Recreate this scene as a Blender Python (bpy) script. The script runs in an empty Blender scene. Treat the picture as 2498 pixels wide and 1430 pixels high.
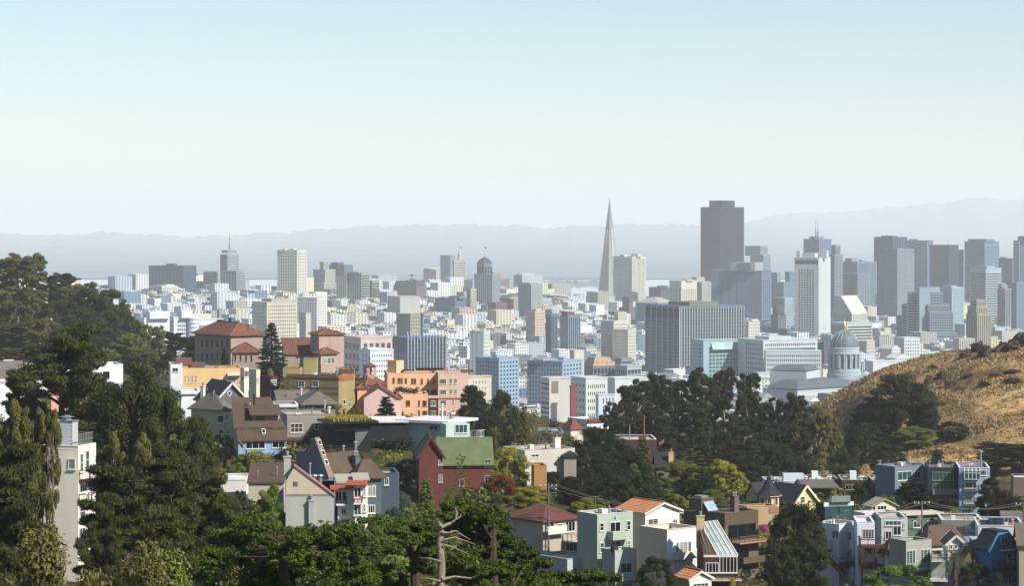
import bpy, math, random
import numpy as np
from mathutils import Vector
sc = bpy.context.scene
COL = sc.collection
rad = math.radians
# ------------------------------------------------------------------ camera, sky, sun, exposure
F, CX, HY, EYE = 6000.0, 1249.0, 552.0, 200.0      # focal length in photo pixels, principal point, horizon row, eye height
cd = bpy.data.cameras.new("camera"); cam = bpy.data.objects.new("camera", cd); COL.objects.link(cam)
cam.location = (0, 0, EYE); cam.rotation_euler = (rad(90), 0, 0)
cd.sensor_width = 36; cd.lens = 36 * F / 2498; cd.shift_y = -(715 - HY) / 2498
cd.clip_start = 1; cd.clip_end = 120000
sc.camera = cam
SUN_EL, SUN_AZ = 40.0, 127.0                        # azimuth clockwise from the view direction (+Y)
wd = bpy.data.worlds.new("World"); sc.world = wd; wd.use_nodes = True
wn = wd.node_tree; bg = wn.nodes["Background"]
sky = wn.nodes.new("ShaderNodeTexSky"); sky.sky_type = 'NISHITA'; sky.sun_disc = False
sky.sun_elevation = rad(SUN_EL); sky.sun_rotation = rad(SUN_AZ)
sky.altitude = 0; sky.air_density = 1.0; sky.dust_density = 0.2; sky.ozone_density = 3.0
wn.links.new(sky.outputs[0], bg.inputs[0]); bg.inputs[1].default_value = 0.068
sl = bpy.data.lights.new("sun", 'SUN'); sl.energy = 4.1; sl.angle = rad(0.5); sl.color = (1.0, 0.93, 0.82)
so = bpy.data.objects.new("sun", sl); COL.objects.link(so)
ca, sa, ce, se = math.cos(rad(SUN_AZ)), math.sin(rad(SUN_AZ)), math.cos(rad(SUN_EL)), math.sin(rad(SUN_EL))
so.rotation_euler = Vector((sa * ce, ca * ce, se)).to_track_quat('Z', 'Y').to_euler()
so.location = (400, -100, 600)
vs = sc.view_settings; vs.view_transform = 'Standard'; vs.look = 'None'; vs.gamma = 1; vs.use_curve_mapping = False
vs.exposure = 0.93
sc.cycles.use_denoising = True
sc.cycles.max_bounces = 6; sc.cycles.diffuse_bounces = 2; sc.cycles.glossy_bounces = 2
sc.cycles.transmission_bounces = 3; sc.cycles.volume_bounces = 1; sc.cycles.transparent_max_bounces = 4
HAZE = 6.6e-5
# ------------------------------------------------------------------ small helpers
R = random.Random(7); NR = np.random.default_rng(7)
def lin(h):
    h = h.lstrip('#'); o = []
    for i in (0, 2, 4):
        c = int(h[i:i+2], 16) / 255; o.append(c / 12.92 if c <= .04045 else ((c + .055) / 1.055) ** 2.4)
    return o
_M = {}
def mat(key, col=None, rough=.85, var=.12, scale=.25, fine=3.0, bump=.0, spec=.3, metal=0, streak=False, k=.72):
    if key in _M: return _M[key]
    c = [x * k for x in lin(col)]
    m = bpy.data.materials.new(key); m.use_nodes = True; nt = m.node_tree; b = nt.nodes["Principled BSDF"]
    b.inputs["Roughness"].default_value = rough; b.inputs["Specular IOR Level"].default_value = spec; b.inputs["Metallic"].default_value = metal
    tc = nt.nodes.new("ShaderNodeTexCoord")
    n1 = nt.nodes.new("ShaderNodeTexNoise"); n1.inputs["Scale"].default_value = scale; n1.inputs["Detail"].default_value = 3
    if streak:
        mp = nt.nodes.new("ShaderNodeMapping"); mp.inputs["Scale"].default_value = (1, 1, .18)
        nt.links.new(tc.outputs["Object"], mp.inputs[0]); nt.links.new(mp.outputs[0], n1.inputs["Vector"])
    else: nt.links.new(tc.outputs["Object"], n1.inputs["Vector"])
    n2 = nt.nodes.new("ShaderNodeTexNoise"); n2.inputs["Scale"].default_value = fine; n2.inputs["Detail"].default_value = 2
    nt.links.new(tc.outputs["Object"], n2.inputs["Vector"])
    ad = nt.nodes.new("ShaderNodeMath"); ad.operation = 'ADD'; nt.links.new(n1.outputs[0], ad.inputs[0])
    mu = nt.nodes.new("ShaderNodeMath"); mu.operation = 'MULTIPLY'; mu.inputs[1].default_value = .5; nt.links.new(n2.outputs[0], mu.inputs[0]); nt.links.new(mu.outputs[0], ad.inputs[1])
    mr = nt.nodes.new("ShaderNodeMapRange"); mr.inputs[1].default_value = .45; mr.inputs[2].default_value = 1.05
    mr.inputs[3].default_value = 1 - var; mr.inputs[4].default_value = 1 + var; nt.links.new(ad.outputs[0], mr.inputs[0])
    mx = nt.nodes.new("ShaderNodeMix"); mx.data_type = 'RGBA'; mx.blend_type = 'MULTIPLY'; mx.inputs[0].default_value = 1
    mx.inputs[6].default_value = (*c, 1); nt.links.new(mr.outputs[0], mx.inputs[7]); nt.links.new(mx.outputs[2], b.inputs["Base Color"])
    if bump:
        bp = nt.nodes.new("ShaderNodeBump"); bp.inputs["Strength"].default_value = bump; bp.inputs["Distance"].default_value = .05
        nt.links.new(n2.outputs[0], bp.inputs["Height"]); nt.links.new(bp.outputs[0], b.inputs["Normal"])
    _M[key] = m; return m
def glass(key, col, rough=.08):
    if key in _M: return _M[key]
    m = mat(key, col, rough=rough, var=.5, scale=.06, fine=.5, spec=.6); return m  # broad tone patches put uneven reflections into the glass colour
def clear_glass(key, col, mix=.62):
    if key in _M: return _M[key]
    m = bpy.data.materials.new(key); m.use_nodes = True; nt = m.node_tree; b = nt.nodes['Principled BSDF']; b.inputs['Base Color'].default_value = (*lin(col), 1); b.inputs['Roughness'].default_value = .08
    t = nt.nodes.new('ShaderNodeBsdfTransparent'); x = nt.nodes.new('ShaderNodeMixShader'); x.inputs[0].default_value = mix; nt.links.new(b.outputs[0], x.inputs[1]); nt.links.new(t.outputs[0], x.inputs[2]); nt.links.new(x.outputs[0], nt.nodes['Material Output'].inputs[0])
    _M[key] = m; return m
def leafmat(key, a, b_, transl=.22, k=.9):
    transl *= .6
    if key in _M: return _M[key]
    m = bpy.data.materials.new(key); m.use_nodes = True; nt = m.node_tree; b = nt.nodes["Principled BSDF"]; out = nt.nodes["Material Output"]
    b.inputs["Roughness"].default_value = .6; b.inputs["Specular IOR Level"].default_value = .2
    g = nt.nodes.new("ShaderNodeNewGeometry"); oi = nt.nodes.new("ShaderNodeObjectInfo"); tc = nt.nodes.new("ShaderNodeTexCoord")
    n = nt.nodes.new("ShaderNodeTexNoise"); n.inputs["Scale"].default_value = .45; n.inputs["Detail"].default_value = 2; nt.links.new(tc.outputs["Object"], n.inputs["Vector"])
    ad = nt.nodes.new("ShaderNodeMath"); ad.operation = 'MULTIPLY_ADD'; nt.links.new(g.outputs["Random Per Island"], ad.inputs[0]); ad.inputs[1].default_value = .45
    sb = nt.nodes.new("ShaderNodeMath"); sb.operation = 'MULTIPLY_ADD'; nt.links.new(n.outputs[0], sb.inputs[0]); sb.inputs[1].default_value = 1.3; sb.inputs[2].default_value = -.45
    a3 = nt.nodes.new("ShaderNodeMath"); a3.operation = 'MULTIPLY_ADD'; nt.links.new(oi.outputs["Random"], a3.inputs[0]); a3.inputs[1].default_value = .25; nt.links.new(sb.outputs[0], a3.inputs[2])
    nt.links.new(a3.outputs[0], ad.inputs[2]); ad.use_clamp = True
    mx = nt.nodes.new("ShaderNodeMix"); mx.data_type = 'RGBA'; mx.inputs[6].default_value = (*[x * k for x in lin(a)], 1); mx.inputs[7].default_value = (*[x * k for x in lin(b_)], 1)  # random leaf tones, widened to put sun glints and shade into the colour
    nt.links.new(ad.outputs[0], mx.inputs[0]); nt.links.new(mx.outputs[2], b.inputs["Base Color"])
    if transl:
        tr = nt.nodes.new("ShaderNodeBsdfTranslucent"); nt.links.new(mx.outputs[2], tr.inputs[0])
        ms = nt.nodes.new("ShaderNodeMixShader"); ms.inputs[0].default_value = transl
        nt.links.new(b.outputs[0], ms.inputs[1]); nt.links.new(tr.outputs[0], ms.inputs[2]); nt.links.new(ms.outputs[0], out.inputs[0])
    _M[key] = m; return m
def V(*a): return np.array(a, float)
def P(px, py, d): return V((px - CX) / F * d, d, EYE - (py - HY) / F * d)
def toP(p): return CX + F * p[0] / p[1], HY - F * (p[2] - EYE) / p[1]
class MB:
    def __init__(s): s.v, s.n, s.q, s.qm, s.t, s.tm = [], 0, [], [], [], []
    def add(s, v, q=None, t=None, m=0):
        v = np.asarray(v, float).reshape(-1, 3)
        if q is not None and len(q):
            q = np.asarray(q, np.int64).reshape(-1, 4); s.q.append(q + s.n); s.qm.append(np.broadcast_to(np.asarray(m), (len(q),)))
        if t is not None and len(t):
            t = np.asarray(t, np.int64).reshape(-1, 3); s.t.append(t + s.n); s.tm.append(np.broadcast_to(np.asarray(m), (len(t),)))
        s.v.append(v); s.n += len(v); return s
    def box(s, o, a, b, c, m=0):
        o, a, b, c = (np.asarray(x, float) for x in (o, a, b, c))
        if np.dot(np.cross(a, b), c) < 0: a, b = b, a
        return s.add([o, o+a, o+a+b, o+b, o+c, o+a+c, o+a+b+c, o+b+c], [(0,3,2,1),(4,5,6,7),(0,1,5,4),(1,2,6,5),(2,3,7,6),(3,0,4,7)], m=m)
    def bar(s, p, q, w, m=0, h=None):
        p, q = np.asarray(p, float), np.asarray(q, float); d = q - p; L = np.linalg.norm(d)
        if L < 1e-6: return s
        d /= L; up = V(0,0,1) if abs(d[2]) < .95 else V(1,0,0)
        x = np.cross(d, up); x /= np.linalg.norm(x); y = np.cross(x, d); h = h or w
        return s.box(p - x*w/2 - y*h/2, x*w, y*h, d*L, m)
    def prism(s, poly, ex, m=0):
        poly = [np.asarray(p, float) for p in poly]; n = len(poly); ex = np.asarray(ex, float)
        v = poly + [p + ex for p in poly]
        q = [(i, (i+1) % n, n + (i+1) % n, n + i) for i in range(n)]
        c0 = len(v); v = v + [sum(poly)/n, sum(poly)/n + ex]
        t = [((i+1) % n, i, c0) for i in range(n)] + [(n+i, n+(i+1) % n, c0+1) for i in range(n)]
        return s.add(v, q, t, m)
    def tube(s, pts, rs, n=6, m=0, cap=True):
        pts = [np.asarray(p, float) for p in pts]; vs_, k = [], len(pts)
        if np.isscalar(rs): rs = [rs] * k
        for i, p in enumerate(pts):
            d = pts[min(i+1, k-1)] - pts[max(i-1, 0)]; d = d / (np.linalg.norm(d) + 1e-9)
            up = V(0,0,1) if abs(d[2]) < .9 else V(1,0,0)
            x = np.cross(d, up); x /= np.linalg.norm(x); y = np.cross(d, x)
            for j in range(n):
                a = 2*math.pi*j/n; vs_.append(p + rs[i]*(math.cos(a)*x + math.sin(a)*y))
        q = [(i*n+j, i*n+(j+1) % n, (i+1)*n+(j+1) % n, (i+1)*n+j) for i in range(k-1) for j in range(n)]
        t = []
        if cap:
            vs_.append(pts[-1]); t = [((k-1)*n+j, (k-1)*n+(j+1) % n, k*n) for j in range(n)]
        return s.add(vs_, q, t, m)
    def lathe(s, c, prof, n=16, m=0):
        c = np.asarray(c, float); v = [c + V(r*math.cos(2*math.pi*j/n), r*math.sin(2*math.pi*j/n), z) for r, z in prof for j in range(n)]
        q = [(i*n+j, i*n+(j+1) % n, (i+1)*n+(j+1) % n, (i+1)*n+j) for i in range(len(prof)-1) for j in range(n)]
        v.append(c + V(0,0,prof[-1][1])); k = len(prof)
        return s.add(v, q, [((k-1)*n+j, (k-1)*n+(j+1) % n, k*n) for j in range(n)], m)
    def data(s, name, mats, off=None, smooth=False):
        me = bpy.data.meshes.new(name); v = np.concatenate(s.v) if s.v else np.zeros((0,3))
        if off is not None: v = v - np.asarray(off)
        q = np.concatenate(s.q) if s.q else np.zeros((0,4), np.int64); t = np.concatenate(s.t) if s.t else np.zeros((0,3), np.int64)
        me.vertices.add(len(v)); me.vertices.foreach_set("co", v.astype(np.float32).ravel())
        nl = len(q)*4 + len(t)*3; me.loops.add(nl); me.loops.foreach_set("vertex_index", np.concatenate([q.ravel(), t.ravel()]).astype(np.int32))
        me.polygons.add(len(q) + len(t))
        st = np.concatenate([np.arange(len(q))*4, len(q)*4 + np.arange(len(t))*3]).astype(np.int32); me.polygons.foreach_set("loop_start", st)
        mi = np.concatenate(([np.concatenate(s.qm)] if s.qm else []) + ([np.concatenate(s.tm)] if s.tm else []) or [np.zeros(0)]).astype(np.int32)
        me.polygons.foreach_set("material_index", mi)
        me.polygons.foreach_set("use_smooth", np.full(len(mi), bool(smooth)))
        for m_ in (mats if isinstance(mats, (list, tuple)) else [mats]): me.materials.append(m_)
        me.update(); me.validate(); return me
    def build(s, name, mats, parent=None, off=None, smooth=False, kind=None):
        if parent is not None: off = V(*worldloc(parent))
        o = bpy.data.objects.new(name, s.data(name, mats, off, smooth)); COL.objects.link(o)
        if parent is not None: o.parent = parent
        elif off is not None: o.location = off
        if kind: o["kind"] = kind
        return o
def worldloc(o):
    l = Vector(o.location); p = o.parent
    while p is not None: l = l + Vector(p.location); p = p.parent
    return l
def tag(o, label, cat, group=None, kind=None):
    o["label"] = label; o["category"] = cat
    if group: o["group"] = group
    if kind: o["kind"] = kind
    return o
def thing(name, label, cat, loc, group=None):
    o = bpy.data.objects.new(name, None); o.empty_display_size = 1; COL.objects.link(o); o.location = [float(x) for x in loc]
    return tag(o, label, cat, group)
ANCH = []           # (px, py, short noun phrase) of findable things, for labels
BOXES = []          # (d, x0, x1, y0, y1) in photo pixels: what may hide the city behind
FOOT = []           # (x, y, r): ground already taken
def leaves(mb, C, RR, n, ln, wd, up=.35, outw=.8, rng=NR, shell=.55, droop=0):
    """C (k,3) clump centres, RR (k,3) radii; n leaves shared by clump surface"""
    C = np.asarray(C, float); RR = np.asarray(RR, float); a = (RR[:,0]*RR[:,1]+RR[:,0]*RR[:,2]+RR[:,1]*RR[:,2])/3; pr = a/a.sum()
    i = rng.choice(len(C), n, p=pr); d = rng.normal(size=(n,3)); d /= np.linalg.norm(d, axis=1)[:,None]
    rr = shell + (1-shell)*rng.random(n)**.6; pos = C[i] + d*RR[i]*rr[:,None]
    nr = d + np.array([0,0,.35+up*.5]) + rng.normal(size=(n,3))*.5; nr /= np.linalg.norm(nr, axis=1)[:,None]
    ax = d*outw*.6 + np.array([0,0,up-droop]) + rng.normal(size=(n,3))*.7; ax -= nr*(ax*nr).sum(1)[:,None]*.8; ax /= np.linalg.norm(ax, axis=1)[:,None]
    s = np.cross(ax, nr); s /= np.linalg.norm(s, axis=1)[:,None]
    L = (ln*rng.uniform(.6,1.3,n))[:,None]; W = (wd*rng.uniform(.7,1.3,n))[:,None]
    v = np.stack([pos-ax*L*.5, pos+s*W*.5-ax*L*.05, pos+ax*L*.5, pos-s*W*.5-ax*L*.05], 1).reshape(-1,3)
    mb.add(v, np.arange(n*4).reshape(n,4))
# ------------------------------------------------------------------ terrain
CTRL = []
for px in (-900, 0, 500, 1000, 1500, 2000, 2498, 3400):
    for d, z in ((-200, 196), (0, 197.6), (40, 188), (80, 178), (120, 170), (200, 161 if px > 1100 else 165)): CTRL.append((px, d, z))
for px, d, z in [
    (-700,300,166),(0,250,161),(0,320,160),(300,300,161),(600,300,164.5),(800,290,163.5),(1050,285,161),(1250,250,155),(1500,250,153),(1800,250,152),(2200,250,152),(2600,250,152),(1500,300,147),(1800,300,146),(2200,300,146),(2600,300,146),(1300,330,150),(1500,360,145),(1800,360,144.5),(2100,365,145),(2400,365,145),(3200,365,146),
    (0,450,158),(300,420,160),(560,420,162.5),(700,420,162),(900,430,161.5),(1100,415,157),(1300,430,150),(1420,440,147),(1500,480,143),(1800,440,150),(2100,470,147),(2300,470,144),(2498,470,142),(3200,480,142),
    (0,600,155),(300,600,156),(500,560,157),(800,570,157),(1000,600,152),(1200,560,148),(1400,560,145),(1700,560,140),(2000,580,136),(2300,590,136),(2498,590,136),(3200,600,138),
    (0,750,152),(300,750,152),(560,740,157),(800,730,156),(1000,740,146),(1250,700,133),(1500,690,137),(1700,690,137),(1900,690,133),
    (-600,900,185),(0,860,152),(150,860,151),(300,860,148),(400,860,144),(500,880,140),(-200,1000,185),(20,1000,171),(120,990,163),(235,970,152),(310,950,144),(400,950,138),(500,1000,128),
    (20,1150,150),(300,1150,118),(700,950,135),(700,1150,100),(1000,950,112),(1000,1150,85),(1300,950,102),(1300,1150,78),(1600,900,108),(1600,1150,76),(1900,900,100),(1950,1150,72),
    (1900,745,122),(1960,780,118),(2000,745,124),(2040,760,129.5),(2120,770,140),(2200,785,149.5),(2270,795,154.5),(2335,800,158),(2390,800,160.5),(2440,790,159),(2498,790,161.5),(2700,800,164),(3200,800,160),
    (2080,690,130),(2200,700,137),(2320,700,142.5),(2420,700,145),(2498,700,146),(2700,700,146),(2200,640,132.5),(2320,640,135),(2498,640,138),(2300,670,139),(2450,750,154),(2300,750,150),(2200,745,145),
    (2120,860,126),(2250,880,138),(2390,900,145),(2498,900,146),(2300,1050,90),(2600,1050,95),(2300,1200,68),(2700,1200,70),
]: CTRL.append((px, d, z))
FAR = []
for px in (-400, 0, 600, 1249, 1900, 2498, 2900):
    FAR += [(px,1500,50),(px,1800,43),(px,2200,36),(px,2700,32),(px,3300,28)]
FAR += [(-300,1300,80),(600,1300,72),(1249,1300,62),(1900,1300,58),(2700,1300,60)]
for px, d, z in [(-300,3000,60),(-300,3900,82),(300,3300,55),(300,3900,80),(300,4400,70),(450,3900,84),(600,3900,83),(600,3300,52),(800,3400,48),(800,4000,68),(1000,3500,46),(1000,4100,68),(1100,4700,76),(1200,4000,62),(1200,4600,64),
    (1350,3900,44),(1350,4500,48),(1500,4500,27),(1500,3700,34),(1700,4000,24),(1700,4800,16),(2000,4200,18),(2000,5000,12),(2300,4200,16),(2300,5000,10),(2700,4500,10),
    (300,5200,25),(700,5300,30),(1100,5400,30),(1500,5500,8),(2000,5600,5),(2600,5600,5),(-300,5200,20)] + [(px,5900,1) for px in range(-300,2900,300)] + [(px,6300,-4) for px in range(-300,2900,300)] + [(px,7000,-8) for px in range(-300,2900,300)]:
    FAR.append((px, d, z))
def _xy(c): 
    d = c[1]; return ((c[0]-CX)/F*max(abs(d), 60), d, c[2])
CN = np.array([_xy(c) for c in CTRL]); CF = np.array([_xy(c) for c in FAR])
def _idw(C, x, y, p, lx=1.0):
    s = x.shape; x = x.ravel(); y = y.ravel(); out = np.empty(len(x))
    for i in range(0, len(x), 20000):
        dx = (x[i:i+20000, None] - C[None, :, 0]) * lx; dy = y[i:i+20000, None] - C[None, :, 1]
        w = 1 / (dx*dx + dy*dy + 30.0) ** p; out[i:i+20000] = (w * C[None, :, 2]).sum(1) / w.sum(1)
    return out.reshape(s)
def ground_np(x, y):
    x = np.asarray(x, float); y = np.asarray(y, float)
    a = _idw(CN, x, y, 2.0); ys = np.maximum(y, 1000)
    b = _idw(CF, x, ys * 1.0, 2.0, 1.4)
    w = np.clip((y - 950) / 450, 0, 1); w = w*w*(3-2*w)
    return a*(1-w) + b*w
def ground(x, y): return float(ground_np(np.array([x]), np.array([y]))[0])
def gpx(px, d): return ground((px-CX)/F*d, d)
ys_ = np.concatenate([np.arange(-240, 60, 30), np.arange(60, 1000, 8), np.arange(1000, 1700, 25), np.arange(1700, 6600, 100)])
us_ = np.concatenate([np.linspace(-.75, -.26, 12), np.linspace(-.25, .25, 121), np.linspace(.26, .75, 12)])
U, Y = np.meshgrid(us_, ys_); X = U * np.maximum(Y, 260)
Z = ground_np(X, Y)
def vnoise(x, y, s):
    return (np.sin(x*s+1.3*np.sin(y*s*.7)) + np.sin(y*s*1.3+2.1*np.sin(x*s*.6+1)) + np.sin((x+y)*s*2.1+.4)*.5) / 2.5
near = np.clip((1000 - Y)/200, 0, 1)
Z = Z + near * (.35*vnoise(X, Y, .11) + .18*vnoise(X+50, Y, .37)) * np.clip((Y-60)/100, 0, 1)
ny, nx = Z.shape; idx = np.arange(ny*nx).reshape(ny, nx)
tb = MB(); tb.add(np.stack([X, Y, Z], -1).reshape(-1, 3), np.stack([idx[:-1,:-1], idx[:-1,1:], idx[1:,1:], idx[1:,:-1]], -1).reshape(-1, 4))
gm = bpy.data.materials.new("ground_cover"); gm.use_nodes = True; nt = gm.node_tree; b = nt.nodes["Principled BSDF"]; b.inputs["Roughness"].default_value = .95; b.inputs["Specular IOR Level"].default_value = .1
ga = nt.nodes.new("ShaderNodeAttribute"); ga.attribute_name = "dry"; gc = nt.nodes.new("ShaderNodeAttribute"); gc.attribute_name = "city"
tcn = nt.nodes.new("ShaderNodeTexCoord")
def noise(nt, sc_, det=4):
    n = nt.nodes.new("ShaderNodeTexNoise"); n.inputs["Scale"].default_value = sc_; n.inputs["Detail"].default_value = det; nt.links.new(tcn.outputs["Object"], n.inputs["Vector"]); return n
def mixc(nt, fac, a, b_, lo=None, hi=None):
    m = nt.nodes.new("ShaderNodeMix"); m.data_type = 'RGBA'
    if lo is not None:
        r = nt.nodes.new("ShaderNodeMapRange"); r.inputs[1].default_value = lo; r.inputs[2].default_value = hi; nt.links.new(fac, r.inputs[0]); fac = r.outputs[0]
    nt.links.new(fac, m.inputs[0])
    for i, c in ((6, a), (7, b_)):
        if isinstance(c, str): m.inputs[i].default_value = (*lin(c), 1)
        else: nt.links.new(c, m.inputs[i])
    return m.outputs[2]
n_a = noise(nt, .05); n_b = noise(nt, .4); n_c = noise(nt, 1.6, 3)
grass = mixc(nt, n_b.outputs[0], '#6c593c', '#ab8f5e', .35, .65)
grass = mixc(nt, n_a.outputs[0], grass, '#4c3e29', .48, .62)
grass = mixc(nt, n_c.outputs[0], grass, '#b59a6c', .55, .75)
soil = mixc(nt, n_b.outputs[0], '#2b2f1a', '#4b4328', .35, .65)
city = mixc(nt, n_a.outputs[0], '#55585a', '#7d7f7c', .35, .65)
c1 = mixc(nt, ga.outputs["Fac"], soil, grass); c2 = mixc(nt, gc.outputs["Fac"], c1, city); nt.links.new(c2, b.inputs["Base Color"])
terrain = tb.build("ground", gm, smooth=True); terrain["kind"] = "structure"; terrain["label"] = "sloping ground from dark soil gardens to the grey city floor"
dry = np.clip((X - .121*Y) / 6, 0, 1) * np.clip((Y-615)/25, 0, 1) * np.clip((1050-Y)/100, 0, 1)
cty = np.clip((Y-1050)/150, 0, 1)
for nm, arr in (("dry", dry), ("city", cty)):
    at = terrain.data.attributes.new(nm, 'FLOAT', 'POINT'); at.data.foreach_set("value", arr.astype(np.float32).ravel())
# bay, far shore hills, island
wm = bpy.data.materials.new("bay_water"); wm.use_nodes = True; nt = wm.node_tree; b = nt.nodes["Principled BSDF"]
b.inputs["Base Color"].default_value = (.16, .21, .24, 1); b.inputs["Roughness"].default_value = .06; b.inputs["IOR"].default_value = 1.33
tcn = nt.nodes.new("ShaderNodeTexCoord"); nn = noise(nt, .02, 6); bp = nt.nodes.new("ShaderNodeBump"); bp.inputs["Strength"].default_value = .015; bp.inputs["Distance"].default_value = 2; nt.links.new(nn.outputs[0], bp.inputs["Height"]); nt.links.new(bp.outputs[0], b.inputs["Normal"])
wb = MB(); wb.add([(-11000,5600,0),(11000,5600,0),(11000,33000,0),(-11000,33000,0)], [(0,1,2,3)])
wo = wb.build("bay_water", wm); wo["kind"] = "structure"; wo["label"] = "calm pale bay water behind the city"
def ridge(name, label, d0, d1, prof, base, mt, dd=12, rough=16, pw=.9):
    pxs = np.arange(-700, 3200, 12); z = np.interp(pxs, [p[0] for p in prof], [EYE-(p[1]-HY)/F*d1 for p in prof])
    x = (pxs-CX)/F
    jag = sum(np.sin(pxs*f+ph)*a for f, ph, a in ((.05,1,.5),(.13,2,.35),(.31,.5,.25),(.71,1.7,.2),(1.3,.2,.2)))
    rows = []
    for i, t in enumerate(np.linspace(0, 1, dd)):
        d = d0 + (d1-d0)*t; zz = base + (z - base + jag*rough) * t**pw + (np.sin(pxs*.021+i*1.7)+np.sin(pxs*.057+i*2.9))*rough*1.2*t**1.5*(1-t)*4*.5
        rows.append(np.stack([x*d, np.full_like(x, d), zz], -1))
    rows.append(np.stack([x*(d1+2500), np.full_like(x, d1+2500), np.full_like(x, base-20)], -1))
    A = np.array(rows); n, m, _ = A.shape; ix = np.arange(n*m).reshape(n, m)
    mb = MB(); mb.add(A.reshape(-1, 3), np.stack([ix[:-1,:-1], ix[:-1,1:], ix[1:,1:], ix[1:,:-1]], -1).reshape(-1, 4))
    o = mb.build(name, mt, smooth=True); o["kind"] = "structure"; o["label"] = label
hm = mat("hazy_far_land", '#788c98', var=.3, scale=.002, fine=.02)  # pale blue grey: built-up shore, with distance haze put into the colour
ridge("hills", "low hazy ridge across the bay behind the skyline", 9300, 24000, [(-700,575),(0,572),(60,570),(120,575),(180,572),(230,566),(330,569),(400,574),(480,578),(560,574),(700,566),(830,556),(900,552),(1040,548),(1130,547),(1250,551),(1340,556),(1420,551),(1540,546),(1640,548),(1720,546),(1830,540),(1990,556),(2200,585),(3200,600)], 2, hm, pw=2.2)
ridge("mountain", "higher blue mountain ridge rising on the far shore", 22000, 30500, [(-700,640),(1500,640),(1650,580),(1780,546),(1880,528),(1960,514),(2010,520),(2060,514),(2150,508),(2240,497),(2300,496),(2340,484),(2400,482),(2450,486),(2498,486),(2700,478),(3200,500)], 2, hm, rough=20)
ib = MB(); px = np.linspace(1195, 1475, 30)
for i in range(29):
    a, c = P(px[i], 0, 8350), P(px[i+1], 0, 8350); h = R.uniform(5, 12)
    ib.box((a[0], 8350, -1), (c[0]-a[0], 0, 0), (0, 420, 0), (0, 0, 1+h))
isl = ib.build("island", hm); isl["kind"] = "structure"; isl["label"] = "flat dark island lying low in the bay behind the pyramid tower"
# air
hz = bpy.data.materials.new("haze_air"); hz.use_nodes = True; nt = hz.node_tree; nt.nodes.remove(nt.nodes["Principled BSDF"])
pv = nt.nodes.new("ShaderNodeVolumePrincipled"); pv.inputs["Color"].default_value = (.935, .975, .98, 1); pv.inputs["Density"].default_value = HAZE; pv.inputs["Anisotropy"].default_value = 0.0
nt.links.new(pv.outputs[0], nt.nodes["Material Output"].inputs["Volume"])
hb = MB(); hb.box((-16500, -900, -24), (33000, 0, 0), (0, 36500, 0), (0, 0, 24+680)); ho = hb.build("haze", hz); ho["kind"] = "stuff"

# walkers' trail across the golden hill
tr_ = [(2235,1040,705),(2300,1030,712),(2360,1018,720),(2400,1008,726),(2450,1002,730),(2498,997,733),(2620,990,738)]
mb = MB(); prev = None
for (a, _, d0), (b, _, d1) in zip(tr_[:-1], tr_[1:]):
    for t in np.linspace(0, 1, 9):
        px, d = a+(b-a)*t, d0+(d1-d0)*t; x = (px-CX)/F*d; q = [V(x, d-.9, 0), V(x, d+.9, 0)]
        for p in q: p[2] = ground(p[0], p[1]) + .35*float(vnoise(p[0], p[1], .11)) + .18*float(vnoise(p[0]+50, p[1], .37)) + .12
        if prev is not None: mb.add([prev[0], q[0], q[1], prev[1]], [(0,1,2,3)])
        prev = q
o = mb.build("path", mat('trail_dust', '#b59a70', var=.2, scale=.5, fine=3)); o["kind"] = "structure"; o["label"] = "pale dusty trail crossing the golden hill"
# ------------------------------------------------------------------ oriented building volumes
WALLC = {}
def wm_(h, **k):
    r, g, b = (int(h.lstrip('#')[i:i+2], 16) for i in (0, 2, 4)); w = min(1, max(0, (r+g+b-380)/220)); c = '#%02x%02x%02x' % (int(r*(.80+.17*w)), int(g*(.95+.045*w)), min(255, int(b*(1.14-.13*w))))  # blue cast on darker walls puts sky fill light into the colour
    return mat("wall_" + h.lstrip('#'), c, var=k.pop('var', .15), scale=k.pop('scale', .08), fine=k.pop('fine', 1.2), streak=True, **k)
GL = {'d': glass('dark_glass', '#1b2a33'), 'b': glass('blue_glass', '#34505f'), 't': glass('teal_glass', '#3f7773'), 'g': glass('grey_glass', '#4a5960'), 'y': glass('yellow_reflection_glass', '#8d8a68', .3), 'l': glass('pale_glass', '#7d9aa6')}  # the warm glass has yellowish reflections put into its colour
ROOF = mat('roof_gravel', '#9a978e', var=.2, scale=.2, fine=2)
DARKROOF = mat('roof_dark', '#3a3a3c', var=.25, scale=.3, fine=3)
METAL = mat('galvanised', '#a7adb0', rough=.45, metal=.6)
WHITE = mat('white_paint', '#e3e2dc', var=.06)
BLACK = mat('black_paint', '#1c1c1d', rough=.6)
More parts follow.
